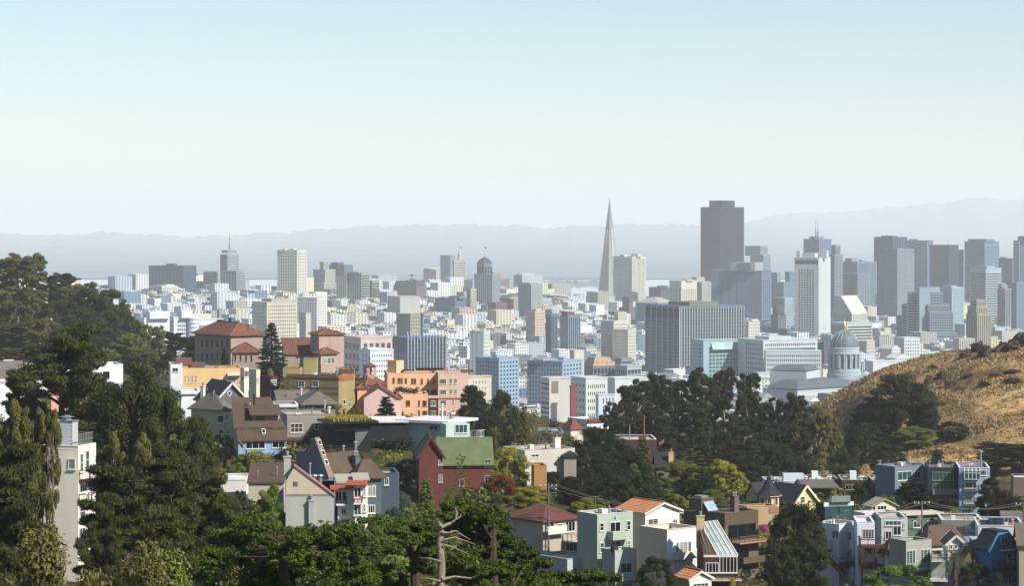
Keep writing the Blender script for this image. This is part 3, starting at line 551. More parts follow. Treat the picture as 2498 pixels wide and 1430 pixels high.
v = T('tan_deco_tower', 'tan art deco tower of ribbed piers stepping in twice, above the brown hill', 2357, 2384, 2418, 768, 2900, '#b3a283', 'd', ('f',6,.45), ('f',7,.42), short='tan deco tower')
T('', '', 2360, 2382, 2410, 748, 2904, '#b3a283', 'd', ('f',5,.45), ('f',6,.42), into=v.e, zb=v.zt-2, wallname='middle_wall')
T('', '', 2368, 2382, 2402, 733, 2908, '#b09f82', 'd', ('f',4,.45), ('f',5,.42), into=v.e, zb=v.zt+8, wallname='crown_wall')
T('deco_annex', 'tan annex with vertical ribs beside the tan deco tower', 2325, 2340, 2378, 828, 2880, '#c2bba8', 'd', ('w',), ('f',7,.3), short='tan annex', cat='office block')
T('banded_hotel', 'low curved hotel with white horizontal bands behind the civic dome', 2026, 2066, 2128, 790, 3300, '#c2c3bd', 'd', ('f',14,.5,2), ('b',.5,3), short='banded low hotel', cat='hotel', phi=58)
T('white_low_tower', 'white block with a tall colonnade left of the stepped hotel', 2130, 2146, 2184, 818, 3200, '#cfc8ba', 'd', G(3,.4,.4), ('f',8,.4), short='white colonnade block', cat='office block', pent=[(2135,2170,808),(2150,2172,800)])
T('white_low_block', 'small white apartment block with bay windows before the stepped hotel', 2180, 2206, 2244, 826, 2900, '#cdd2d1', 'd', ('w',), G(6,.4,.5), short='white bay block', cat='apartment block')
T('cream_cube', 'cream cube right of the civic dome', 2094, 2114, 2134, 834, 2800, '#c9bba6', 'd', ('w',), G(6,.35,.4), short='cream cube', cat='office block')
v = T('domed_brown_tower', 'small brown tower with a rounded dome left of the tall white hotel', 1880, 1898, 1918, 770, 3600, '#8b7468', 'd', G(5,.45,.5), G(5,.45,.5), short='brown domed tower')
mb = MB(); c = V(*v.mid[:2], v.zt); mb.lathe(c, [(9,0),(9,6),(8.4,9),(6.5,12.5),(3.5,15),(.4,16)], 14); mb.build("dome", SLATE, v.e)
T('dark_block', 'dark block at the foot of the brown domed tower', 1898, 1920, 1940, 805, 3400, '#66706f', 'b', ('f',7,.5), ('f',6,.5), short='dark foot block', cat='office block')
T('bluish_office', 'bluish office seen between the taupe tower and white hotel', 1880, 1912, 1938, 690, 4500, '#868e8e', 'b', ('w',), G(5,.5,.5), short='bluish office', cat='office block', pent=[(1882,1905,665)])  # office with plain bluish grey walls
T('tan_office', 'greyish tan office left of the tall white hotel top', 1915, 1926, 1940, 664, 4550, '#8d8c86', 'd', G(4,.5,.5), G(4,.5,.5), short='greyish tan office', cat='office block')
T('pale_low', 'pale office under the bluish office between the taupe tower and white hotel', 1884, 1914, 1936, 728, 4100, '#a9b0aa', 'l', ('b',.5), ('b',.5), short='pale low office', cat='office block')
# federal slab with fins
e = None
v = T('federal_slab', 'big federal office slab with dark glass end and white vertical fins', 1575, 1660, 1815, 749, 2600, '#6f7a80', 'b', ('g',6,.9,.62,.02,.02,11), ('g',24,.7,.62,.01,.01,2), fh=3.7, short='finned federal slab', cat='office block', phi=57, t=.4, pent=[(1632,1752,736, wm_('#8a8458'))])
fmat = wm_('#d2cfc4')
for f, n_, w in (('L',6,.5), ('R',24,.55)):
    o, u, n, L = v.face(f); 
    fb = MB(); fb.box((0,0,0), (w,0,0), (0,.0-1.1,0), (0,0,v.H-(0 if f == 'R' else 0))); fd = fb.data("fin", fmat)
    for i in range(n_+1):
        ob = bpy.data.objects.new("fin", fd); COL.objects.link(ob); ob.parent = v.e
        p = o + u*(L*(.01+.98*i/n_)-w/2); p[2] = v.zb; ob.location = p - V(*v.e.location)
        ob.rotation_euler.z = -v.phi if f == 'L' else math.pi/2 - v.phi
mb = MB(); o, u, n, L = v.face('L'); mb.box(o+V(0,0,-11.5)+u*.3, u*(L-.6), n*.2, (0,0,9.5)); mb.build("plant_louvre", wm_('#2d3940'), v.e)
# civic row
v = T('green_glass_courts', 'courthouse with sloping green glass front between the fins and trees', 1688, 1716, 1806, 832, 2480, '#a8bdc0', 't', ('g',2,.7,.5,.1,.1,3), ('g',9,.8,.7,.14,.02,6), short='green glass courthouse', cat='courthouse', phi=62)
o, u, n, L = v.face('R'); q0 = o+u*L*.2+V(0,0,-9); q1 = o+u*L*.98+V(0,0,-9); mb = MB(); mb.prism([q0+n*4, q1+n*4, q1+n*.2+V(0,0,7), q0+n*.2+V(0,0,7)], -n*.3); mb.build("sloping_glazing", glass('sloping_teal', '#5d9a94', .4), v.e)
v = T('white_state_offices', 'long white state office block with green glass strip and three window rows', 1800, 1862, 1994, 832, 2450, '#c9d0d0', 'g', ('g',8,.6,.5,.3,.05,2), ('g',26,.55,.55,.03,.03,2), fh=4.6, short='long white state offices', cat='office block', phi=64, pent=[(1845,1930,820)])
T('', '', 1864, 1868, 2004, 858, 2425, '#ccd2d2', 'g', ('g',3,.4,.5), ('g',26,.5,.55,.02,.02,2), into=v.e, wallname='front_wall', fh=4.4, phi=64, LL=18)
mb = MB(); o, u, n, L = v.face('R'); mb.box(o+V(0,0,-11.5)+u*5, u*(L-8), n*.3, (0,0,3.6)); mb.build("glass_strip", GL['t'], v.e)
T('white_tower_block', 'white office block with square windows right of the finned slab', 1815, 1826, 1854, 786, 3000, '#d5d2c8', 'd', G(3,.35,.4), G(6,.35,.45), short='white square window block', cat='office block', pent=[(1830,1846,780)])
v = T('cream_towers', 'cream double block stepping up behind, left of the finned slab', 1466, 1497, 1530, 785, 2900, '#cfc9ba', 'd', G(9,.4,.45), G(8,.4,.45), short='cream double block', cat='office block')
T('', '', 1499, 1508, 1528, 763, 2910, '#d2c9b2', 'd', G(4,.4,.45), G(5,.4,.45), into=v.e, zb=v.zt-2, wallname='upper_wall')
T('', '', 1494, 1532, 1552, 806, 2860, '#cdc6b4', 'd', G(9,.4,.45), G(6,.4,.45), into=v.e, wallname='front_wall')
T('pink_apartments', 'salmon pink apartment tower in the middle of the low city', 1283, 1305, 1329, 760, 3300, '#d3b49c', 'd', G(5,.35,.4), G(6,.4,.45), short='salmon pink tower', cat='apartment tower', pent=[(1295,1322,754)])
T('dark_rib_tower', 'narrow dark ribbed apartment tower beside the salmon pink tower', 1331, 1345, 1360, 770, 3100, '#77797a', 'd', ('f',4,.5), ('f',4,.5), short='dark ribbed tower', cat='apartment tower')
v = T('ribbed_tower', 'grey ribbed apartments with a red roofed penthouse', 1366, 1386, 1416, 772, 3050, '#8d9496', 'd', ('w',), ('f',6,.5), short='grey ribbed apartments', cat='apartment tower', pent=[(1370,1402,760, wm_('#8a4a4a'))])
T('brick_flats', 'tan brick flats with fire escapes beside the thin dark chimney', 967, 1001, 1027, 768, 2700, '#b09b80', 'd', ('w',), G(6,.35,.45), short='tan brick flats', cat='apartment block')
mb = MB(); c = P(1029, 763, 2650); zg = gpx(1029, 2650); mb.tube([V(c[0],c[1],zg-1), V(c[0],c[1],(zg+c[2])/2), c], [1.6,1.4,1.3], 8)
o = mb.build("chimney_stack", wm_('#3f4a50'), off=V(c[0],c[1],zg)); tag(o, 'thin dark free standing chimney beside the tan brick flats', 'chimney'); ANCH.append((1029,790,'thin dark chimney'))
# blade apartments with white fins
v = T('blade_apartments', 'blue grey apartments with sloping white blade fins along the roof', 957, 990, 1090, 826, 2200, '#5d7580', 'b', ('f',5,.7), ('g',18,.7,.6,.01,.01,1), short='blade fin apartments', cat='apartment block', phi=66)
o, u, n, L = v.face('R'); mb = MB(); mb.box((-.25,0,0), (.5,0,0), (0,-1.8,0), (0,0,v.H+2)); mb.prism([V(-.25,-1.8,v.H+2), V(-.25,0,v.H+2), V(-.25,0,v.H+6)], (.5,0,0)); fd = mb.data("blade_fin", wm_('#c6cdca'))
for i in range(13):
    ob = bpy.data.objects.new("blade_fin", fd); COL.objects.link(ob); ob.parent = v.e; p = o + u*(L*(i+.5)/13); p[2] = v.zb - R.choice((0, 3, 0)); ob.location = p - V(*v.e.location); ob.rotation_euler.z = math.pi/2 - v.phi
v = T('pink_theatre', 'pale pink hall with framed panels and white framed windows', 838, 880, 957, 826, 2000, '#d9bfb5', 'b', ('g',4,.6,.6,.05,.05,3), ('g',5,.6,.72,.06,.02,3), fh=9, short='pale pink hall', cat='hall', phi=64, t=.3)
v = T('white_hospital', 'bright white hospital block with paired dark windows', 876, 903, 960, 856, 1800, '#dcdfe3', 'd', ('g',2,.3,.45,.2,.2,2), ('g',9,.42,.4,.05,.05,2), short='white hospital block', cat='hospital', phi=62, pent=[(884,925,848)])
v = T('bay_apartments', 'long grey blue apartment block with columns of bay windows', 1160, 1217, 1266, 876, 2000, '#9fadb3', 'd', G(8,.5,.5), G(6,.5,.5), short='long bay apartments', cat='apartment block', fh=3.3, pent=[(1200,1222,866)])
v = T('bay_apartments', 'grey blue apartment block with columns of bay windows beside the mansard hall', 1286, 1372, 1421, 884, 2020, '#9fadb3', 'd', G(11,.5,.5), G(6,.5,.5), fh=3.3, short='second bay apartments', cat='apartment block', pent=[(1360,1383,872),(1300,1340,876)])
T('cream_slab', 'blank cream slab rising behind the grey blue bay apartments', 1390, 1401, 1425, 857, 2150, '#d6cfb9', 'd', ('w',), ('w',), short='blank cream slab', cat='apartment block')
v = T('mansard_hall', 'brown hall with a sloped tan roof and a row of dormers', 1421, 1447, 1501, 896, 2250, '#8d8071', 'd', ('w',), ('g',6,.7,.8,.02,.02,1), fh=6, short='dormered brown hall', cat='hall', phi=63)
mansard(v, v.e, 8.5, 4, mat('tan_tile', '#b09378'))
o, u, n, L = v.face('R')
for i in range(4):
    mb = MB(); p = o+u*(L*(.2+.2*i)) - n*1.2 + V(0,0,2.2); mb.prism([p, p+u*2.4, p+u*2.4+V(0,0,2), p+u*1.2+V(0,0,3.1), p+V(0,0,2)], -n*3); mb.build("dormer", mat('tan_tile', '#b09378'), v.e)
T('framed_office', 'brown office with a white window frame grid behind the dormered hall', 1500, 1516, 1542, 876, 2350, '#9a938f', 'd', ('w',), ('g',8,.75,.6), short='white framed office', cat='office block')
T('glazed_store', 'low flat building with a glazed front left of the finned slab', 1501, 1530, 1565, 895, 2240, '#b8b3a6', 'b', ('g',5,.7,.7), ('g',4,.9,.8), short='glazed flat building', cat='store', fh=5)
v = T('white_tall_flats', 'slim white apartment block with a blank grey side in the low city', 1146, 1180, 1196, 810, 2500, '#c6cbc4', 'd', ('f',3,.12), G(4,.4,.45), short='slim white flats', cat='apartment block', pent=[(1152,1162,804),(1172,1186,802)])
# curved white hospital beyond the forest edge
v = T('curved_hospital', 'white hospital wing with curved balcony bands behind the forest edge', 414, 424, 478, 776, 2200, '#dfe4e6', 'l', ('b',.4,2), ('g',9,.8,.62,.15,.02,2), short='white curved hospital', cat='hospital', phi=62, fh=3.6, pent=[(432,470,757)])
mb = MB(); o, u, n, L = v.face('R'); c = v.pt(0,1)
for i in range(9):
    z = v.zt-1.2-3.6*i; mb.lathe(V(c[0]-2.2,c[1]-3,z), [(5.2,0),(5.2,1.3),(4.8,1.35)], 14)
mb.lathe(V(c[0]-2.2,c[1]-3,v.zb), [(4.4,0),(4.4,v.H-.5)], 14); mb.build("balcony_drum", wm_('#dfe4e6'), v.e)
v = T('white_hall', 'white hall with a big sloping roof left of the curved hospital', 333, 352, 420, 778, 2250, '#dfe6ea', 'l', ('b',.3), ('g',8,.7,.3,.1,.3,14), short='white sloping hall', cat='hall', phi=62, fh=9, pent=[(345,415,760)])
T('glass_link', 'long low glass wing with white roof right of the curved hospital', 476, 484, 545, 781, 2230, '#dfe5e7', 'l', ('w',), ('g',12,.85,.8,.02,.02,4), short='low glass wing', cat='hospital', phi=66, fh=9)
for px, y in ((377,728),(396,722),(444,728)):
    mb = MB(); c = P(px, y, 2300); zg = gpx(px, 2300); mb.tube([V(c[0],c[1],zg), c], [.5,.3], 6); o = mb.build("light_mast", METAL, off=V(c[0],c[1],zg)); tag(o, {377: 'thin pale light mast over the left end of the white sloping hall', 396: 'thin pale light mast over the middle of the white sloping hall', 444: 'thin pale light mast rising behind the curved hospital'}[px], 'mast', 'stadium light masts')
# low white civic blocks in front of the trees
T('school_block', 'white school block with a row of dark windows and a curved roof', 1392, 1429, 1482, 925, 1750, '#d3d4cd', 'd', ('g',4,.4,.4), ('g',9,.45,.5,.08,.1,3), short='white school block', cat='school', phi=62, fh=5)
T('low_white_hall', 'long low white hall behind the dark eucalyptus row', 1478, 1500, 1580, 925, 1850, '#d6d8d3', 'd', ('w',), ('g',3,.15,.2,.2,.3,3), short='long white hall', cat='hall', phi=68, fh=6)
T('striped_modern', 'small white modern block with slanted dark windows beside the trees', 1453, 1460, 1500, 965, 1500, '#ccd4da', 'd', ('w',), ('g',4,.35,.7,.2,.02,1), short='slanted window block', cat='office block', phi=66, fh=5)
v = T('orange_flats', 'white flats with a patch of orange brown cladding', 1319, 1340, 1392, 925, 1700, '#cfc9bf', 'd', ('b',.5), ('w',), short='orange patch flats', cat='apartment block', phi=63, fh=3.3)
o, u, n, L = v.face('R'); mb = MB(); mb.box(o+u*L*.1+V(0,0,-10), u*L*.32, n*.2, (0,0,8.5)); mb.build("cladding_panel", wm_('#a07c55'), v.e)
T('red_block', 'small deep red block at the foot of the orange patch flats', 1390, 1393, 1406, 945, 1690, '#a5403f', 'd', ('w',), ('w',), short='small red block', cat='house', phi=66)
T('cream_store', 'cream block with small dark windows right of the orange terraced flats', 1128, 1140, 1199, 921, 1250, '#d6cbb9', 'd', ('w',), ('g',5,.25,.35,.2,.2,1), short='cream window block', cat='house', phi=64, fh=3.3)
# city dome
dm = 2320; dc = P(2060, 905, dm); zg = gpx(2060, dm); STONE = wm_('#b3b8b6', var=.14); LEAD = mat('dome_lead', '#5f7379', rough=.55, var=.2, scale=.15, fine=1)
e = thing('domed_city_hall', 'domed civic hall with a ribbed blue grey dome and gilded lantern', 'civic hall', (dc[0], dc[1], zg)); ANCH.append((2060, 865, 'civic dome')); FOOT.append((dc[0], dc[1]+10, 75)); BOXES.append((dm, 2018, 2104, 790, 930))
zz = lambda y: EYE-(y-HY)/F*dm
c0 = V(dc[0], dc[1], 0); k = dm/F
mb = MB(); mb.lathe(c0, [(43*k,zz(935)),(43*k,zz(912)),(41*k,zz(911)),(41*k,zz(903)),(39*k,zz(902)),(39*k,zz(899))], 32); mb.build("drum_base", STONE, e)
mb = MB(); mb.lathe(c0, [(34*k,zz(900)),(34*k,zz(864)),(40*k,zz(863.5)),(40*k,zz(861)),(36.5*k,zz(860.5)),(36*k,zz(850)),(37*k,zz(849.5)),(35*k,zz(847))], 32); mb.build("drum", STONE, e)
mg = MB()
for j in range(16):
    a = 2*math.pi*(j+.5)/16; r = 34*k; x = V(math.cos(a), math.sin(a), 0); tn = V(-math.sin(a), math.cos(a), 0); p = c0+x*(r-.6)+V(0,0,zz(897)); mg.box(p-tn*1.3, tn*2.6, x*.8, (0,0,9))
mg.build("windows", GL['b'], e, kind="stuff")
mb = MB(); mb.tube([V(0,0,0), V(0,0,zz(864)-zz(898))], [.8,.7], 8); cdm = mb.data("column", STONE)
for j in range(32):
    a = 2*math.pi*(j+.27)/32 if j % 2 else 2*math.pi*(j-.27)/32; ob = bpy.data.objects.new("column", cdm); COL.objects.link(ob); ob.parent = e; ob.location = c0+V(math.cos(a), math.sin(a), 0)*38*k+V(0,0,zz(898)) - V(*e.location)
mb = MB(); r0 = 34*k; prof = [(r0*math.cos(q), zz(848)+(zz(806)-zz(848))*math.sin(q)) for q in np.linspace(0, rad(78), 11)]; mb.lathe(c0, prof, 40); dome_o = mb.build("dome", LEAD, e, smooth=True)
GOLD = mat('gilding', '#c9a869', rough=.4, metal=.5, var=.15)
rb = MB()
for j in range(16):
    a = 2*math.pi*j/16; rb.tube([c0+V(math.cos(a)*r, math.sin(a)*r, z) for r, z in prof], [.45]*len(prof), 4)
rb.build("ribs", mat('rib_lead', '#8b9390', rough=.5), dome_o, kind="stuff")
mb = MB(); mb.lathe(c0, [(8.5*k,zz(808)),(8.5*k,zz(806)),(5.5*k,zz(805)),(5.5*k,zz(797)),(6.5*k,zz(796.5)),(4.6*k,zz(794)),(3*k,zz(788)),(1.2*k,zz(784)),(.5*k,zz(774))], 12); mb.build("lantern", GOLD, e)
vb = Vol(1990, 2070, 2150, 930, 2290, 40); FOOT.pop(); mb, mg = MB(), MB(); facade(vb, 'L', ('g',16,.4,.6,.03,.03,3), mb, mg, fh=9); facade(vb, 'R', ('g',16,.4,.6,.03,.03,3), mb, mg, fh=9); shell(vb, mb); mb.build("wall", STONE, e); mg.build("windows", GL['b'], e, kind="stuff"); roofcap(vb, e, mat('civic_roof', '#7e8b92'))
p0 = P(2107, 930, 2285); mb = MB(); mb.prism([p0+V(-11,0,0), p0+V(11,0,0), p0+V(0,0,8)], (6,26,0)); mb.build("pediment", STONE, e)
# opera house in front
PALE = wm_('#c5cbcc', var=.08); SL2 = mat('slate_pale', '#5b6870', var=.15)
v = T('opera_house', 'pale classical opera house with a tall slate roofed stage block and arcade', 1878, 1967, 2000, 908, 2120, PALE, 'b', ('g',2,.04,.15,.05,.05,20), ('w',), short='opera house', cat='opera house', phi=26, cap=False)
mansard(v, v.e, 4.5, 4.5, SL2)
v2 = T('', '', 1862, 1945, 2098, 956, 2085, PALE, 'd', ('g',6,.2,.4,.1,.1,3), ('g',13,.5,.78,.08,.12,4), into=v.e, fh=12, cap=True, wallname='arcade_wall', phi=52)
mansard(v2, v.e, 7.5, 12, SL2, z=v2.zt+.95)
for i in range(14):
    o, u, n, L = v2.face('R'); p = o+u*(L*(.08+.8*i/13)); mb = MB(); mb.tube([V(p[0],p[1],v2.zb)+n*.7, V(p[0],p[1],v2.zt-4)+n*.7], [.75,.65], 8); mb.build("column", PALE, v.e)
v = T('veterans_hall', 'long pale hall with low slate roof behind the brown hill slope', 2150, 2180, 2260, 905, 2200, PALE, 'd', ('w',), ('g',10,.3,.3), short='long pale hall', cat='hall', phi=62); mansard(v, v.e, 5, 8, SL2)
T('white_shed', 'low white hall with two dark roof openings right of the civic dome', 2110, 2130, 2215, 884, 2500, '#d3d8d8', 'd', ('w',), ('g',2,.1,.3,.1,.2,3), short='low white hall', cat='hall', phi=64, fh=8)
T('brick_red_block', 'brown brick block left of the civic dome', 1994, 2010, 2030, 838, 2700, '#7c5a58', 'd', G(4,.35,.45), G(5,.35,.45), short='brown brick block', cat='office block')
T('pale_arcade', 'pale arcaded civic wing between the state offices and opera house', 1838, 1850, 1880, 912, 2260, '#ccd0cb', 'd', ('w',), ('g',8,.5,.4,.05,.05,2), short='pale arcaded wing', cat='office block', phi=64, fh=7)
# ------------------------------------------------------------------ near houses
ZA=(400,760,4.766); ZB=(800,840,4.766); ZC=(450,960,4.766); ZD=(1200,1130,4.766); ZE=(1600,1100,4.334); ZF=(2000,1100,4.333); ZG=(0,900,2.698); ZH=(560,1060,3.674); ZI=(0,780,4.469); Z0=(0,0,1.0)
def zx(z, x): return z[0]+x/z[2]
def zy(z, y): return z[1]+y/z[2]
TILE = mat('clay_tile', '#694536', var=.5, scale=1.2, fine=3.2, bump=.3, k=.9); BROWNSH = mat('brown_shingle', '#5d4c3e', var=.2, scale=.5, fine=6, bump=.4); GREYSH = mat('grey_shingle', '#6d675f', var=.2, scale=.5, fine=6, bump=.4); DKSH = mat('dark_shingle', '#2c2f38', var=.2, scale=.5, fine=6, bump=.3)
MARSH = mat('maroon_shingle', '#6b4038', var=.18, scale=.5, fine=6, bump=.4); GREENSH = mat('green_shingle', '#66704e', var=.2, scale=.6, fine=6, bump=.4); GRAVEL = mat('pale_gravel', '#b9b3a4', var=.2, scale=.3, fine=4); WOOD = mat('red_brown_timber', '#5e3527', var=.25, scale=.8, fine=5); CLEAR = clear_glass('clear_rail_glass', '#8fa5a0')
PANE = glass('window_pane', '#141c22', .06); PANT = glass('teal_pane', '#2c5a5c', .06); PANB = glass('curtained_pane', '#8c9494', .25)
def asmat(m, **k):
    if not isinstance(m, str): return m
    return mat("paint_" + m.lstrip('#'), m, var=.13, scale=.35, fine=5, streak=True, k=.97)
class House:
    def __init__(s, name, label, cat, short, xl, xc, xr, yt, d, phi=66, wall='#b0aca0', z=Z0, LL=None, LR=None, into=None, zb=None, trim=None, top=True, part='wall', flatroof=None, para=.4):
        s.v = Vol(zx(z,xl), zx(z,xc), zx(z,xr), zy(z,yt), d, phi, LL, LR, zb=zb); v = s.v; s.m = asmat(wall); s.trim = trim or WHITE; s.d = d
        s.e = into.e if into else thing(name, label, cat, (v.c[0], v.c[1], v.zg))
        if not into: ANCH.append(((zx(z,xl)+zx(z,xr))/2, zy(z,yt)+20, short))
        mb = MB(); th = .22; a, b, c, q = (v.pt(0,0,v.zb), v.pt(1,0,v.zb), v.pt(1,1,v.zb), v.pt(0,1,v.zb)); H = V(0,0,v.zt-v.zb)
        if flatroof is not None:
            mb.box(a, v.uL*v.LL, v.uR*th, H); mb.box(a+v.uR*(v.LR-th), v.uL*v.LL, v.uR*th, H); mb.box(a+v.uR*th, v.uL*th, v.uR*(v.LR-2*th), H); mb.box(a+v.uR*th+v.uL*(v.LL-th), v.uL*th, v.uR*(v.LR-2*th), H)
            mb.build(part, s.m, s.e); r = MB(); r.box(a+v.uL*th+v.uR*th+H-V(0,0,para+.2), v.uL*(v.LL-2*th), v.uR*(v.LR-2*th), (0,0,.2)); r.build("roof", flatroof, s.e)
            k = MB()
            for o, x, y, l, w in ((a, v.uL, v.uR, v.LL, .34), (a+v.uR*(v.LR-.28), v.uL, v.uR, v.LL, .34)): k.box(o+H-y*.06+V(0,0,.004), x*l, y*w, (0,0,.07))
            for o in (a, a+v.uL*(v.LL-.28)): k.box(o+H-v.uL*.06+v.uR*.3+V(0,0,.004), v.uL*.34, v.uR*(v.LR-.6), (0,0,.07))
            k.build("coping", s.trim if trim else s.m, s.e)
        else:
            mb.box(a, v.uL*v.LL, v.uR*v.LR, H); mb.build(part, s.m, s.e)
    def gable(s, along, rise, m, over=.35, th=.2, wall=True, trim=None):
        """ridge parallel to face `along`"""
        v = s.v; ux, lx, uy, ly = (v.uL, v.LL, v.uR, v.LR) if along == 'L' else (v.uR, v.LR, v.uL, v.LL)
        o = v.pt(0,0,v.zt); r = V(0,0,rise); sl = V(0,0,-rise*over/(ly/2))
        if wall:
            mb = MB(); mb.prism([o+V(0,0,.002), o+uy*ly+V(0,0,.002), o+uy*ly/2+r], ux*lx); mb.build("gable_wall", s.m, s.e)
        mb = MB(); up = V(0,0,th)
        for sg in (0, 1):
            e0 = o + (uy*ly if sg else 0*uy) + (uy*over if sg else -uy*over) + sl - ux*over; rg = o+uy*ly/2+r-ux*over; X = ux*(lx+2*over)
            mb.add([e0, rg, rg+X, e0+X, e0+up, rg+up, rg+X+up, e0+X+up], [(0,1,2,3),(4,5,6,7),(0,1,5,4),(1,2,6,5),(2,3,7,6),(3,0,4,7)])
        ro = mb.build("roof", m, s.e)
        if trim is not None:
            mb = MB()
            for q in (0, lx):
                for sg in (0, 1):
                    e0 = o + (uy*(ly+over) if sg else -uy*over) + sl + ux*(q + (over+.02 if q else -over-.02)); rg = o+uy*ly/2+r+ux*(q + (over+.02 if q else -over-.02)); mb.bar(e0+V(0,0,.03), rg+V(0,0,.03), .14, h=.34)
            mb.build("bargeboard", trim, s.e, kind="stuff")
        return ro
    def hip(s, rise, m, over=.4, ins=None, apex=False, z=None):
        v = s.v; z = v.zt if z is None else z; mb = MB(); fo = lambda t, q, zz: v.c*V(1,1,0)+v.uL*t+v.uR*q+V(0,0,zz)
        L, Rr = v.LL, v.LR; a = [fo(-over,-over,z), fo(-over,Rr+over,z), fo(L+over,Rr+over,z), fo(L+over,-over,z)]; dn = [p-V(0,0,.2) for p in a]
        if L >= Rr: i = min(Rr/2 if ins is None else ins, L/2-.01); b = [fo(i,Rr/2,z+rise), fo(L-i,Rr/2,z+rise)]; q = [(3,0,4,5),(1,2,5,4)]; t = [(0,1,4),(2,3,5)]
        else: i = min(L/2 if ins is None else ins, Rr/2-.01); b = [fo(L/2,i,z+rise), fo(L/2,Rr-i,z+rise)]; q = [(0,1,5,4),(2,3,4,5)]; t = [(3,0,4),(1,2,5)]
        mb.add(a+b, q, t); mb.add(a+dn, [(0,1,5,4),(1,2,6,5),(2,3,7,6),(3,0,4,7),(4,5,6,7)]); ro = mb.build("roof", m, s.e)
        if m is TILE:
            rb = MB()
            for p, c in zip(a, (b[0], b[0] if L >= Rr else b[1], b[1], b[1] if L >= Rr else b[0])): rb.bar(p+V(0,0,.05), c+V(0,0,.08), .28)
            rb.bar(b[0]+V(0,0,.08), b[1]+V(0,0,.08), .28); rb.build("ridge_tiles", mat('ridge_tile', '#96664f'), ro)
        return ro
    def shed(s, rise, m, low='L', over=.3):
        """slope rising away from face `low`"""
        v = s.v; ux, lx, uy, ly = (v.uL, v.LL, v.uR, v.LR) if low == 'L' else (v.uR, v.LR, v.uL, v.LL)
        o = v.pt(0,0,v.zt); k = rise/ly; a = o-ux*over-uy*over-V(0,0,k*over); b = a+ux*(lx+2*over); t = uy*(ly+2*over)+V(0,0,k*(ly+2*over)); up = V(0,0,.22)
        mb = MB(); mb.add([a, b, b+t, a+t, a+up, b+up, b+t+up, a+t+up], [(0,1,2,3),(4,5,6,7),(0,1,5,4),(1,2,6,5),(2,3,7,6),(3,0,4,7)]); ro = mb.build("roof", m, s.e)
        mb = MB(); mb.prism([o, o+uy*ly, o+uy*ly+V(0,0,rise)], ux*lx); mb.build("upper_wall", s.m, s.e); return ro
    def slab(s, m, h=.3, over=.6, name="roof"): return roofcap(s.v, s.e, m, h, over, name)
    def place(s, f, a, z):
        o, u, n, L = s.v.face(f); p = o+u*a; return V(p[0], p[1], z), u, n
    def win(s, f, rects, z=Z0, cols=1, rows=1, frame=None, pane=None, name="window", fw=.1, sill=True):
        for r in rects:
            c_, r_ = (r[4], r[5]) if len(r) > 4 else (cols, rows); pn = r[6] if len(r) > 6 else (pane or R.choice((PANE, PANE, PANT, PANB)))
            a0, zt = s.v.hit(f, zx(z,r[0]), zy(z,r[1])); a1, zb = s.v.hit(f, zx(z,r[2]), zy(z,r[3])); w, h = a1-a0, zt-zb
            if w < .2 or h < .2: continue
            mb = MB()
            for o, x, zz in (((0,0,0),w,fw),((0,0,h-fw),w,fw)): mb.box((o[0],-.09,o[2]), (x,0,0), (0,.1,0), (0,0,zz))
            for x in [0, w-fw]: mb.box((x,-.088,fw), (fw,0,0), (0,.09,0), (0,0,h-2*fw))
            for i in range(1, c_): mb.box((w*i/c_-.035,-.075,fw), (.07,0,0), (0,.07,0), (0,0,h-2*fw))
            for i in range(1, r_): mb.box((fw,-.072,h*i/r_-.035), (w-2*fw,0,0), (0,.065,0), (0,0,.07))
            if sill: mb.box((-.08,-.16,-.09), (w+.16,0,0), (0,.17,0), (0,0,.087))
            p, u, n = s.place(f, a0, zb); o = bpy.data.objects.new(name, mb.data(name, frame or s.trim)); COL.objects.link(o); o.parent = s.e; o.location = p - V(*s.e.location)
            o.rotation_euler.z = -s.v.phi if f == 'L' else math.pi/2 - s.v.phi
            mb = MB(); mb.box((fw*.6,-.05,fw*.6), (w-fw*1.2,0,0), (0,.05,0), (0,0,h-fw*1.2)); g = bpy.data.objects.new("pane", mb.data("pane", pn)); COL.objects.link(g); g.parent = o
    def panel(s, f, x0, y0, x1, y1, m, z=Z0, name="panel", depth=.08, lift=0.0):
        a0, zt = s.v.hit(f, zx(z,x0), zy(z,y0)); a1, zb = s.v.hit(f, zx(z,x1), zy(z,y1)); p, u, n = s.place(f, a0, zb); mb = MB(); mb.box(p+n*lift, u*(a1-a0), n*depth, (0,0,zt-zb)); return mb.build(name, m, s.e)
    def siding(s, f, m, pitch=.3, z0=None, z1=None, a0=0, a1=None):
        o, u, n, L = s.v.face(f); z0 = s.v.zb if z0 is None else z0; z1 = s.v.zt if z1 is None else z1; mb = MB(); k = int((z1-z0)/pitch); a1 = L if a1 is None else a1
        for i in range(k):
            p = o+u*a0; p = V(p[0],p[1],z0+i*pitch); mb.prism([p, p+n*.055, p+n*.012+V(0,0,pitch*.96), p+V(0,0,pitch*.96)], u*(a1-a0))
        return mb.build("siding", m, s.e, kind="stuff")
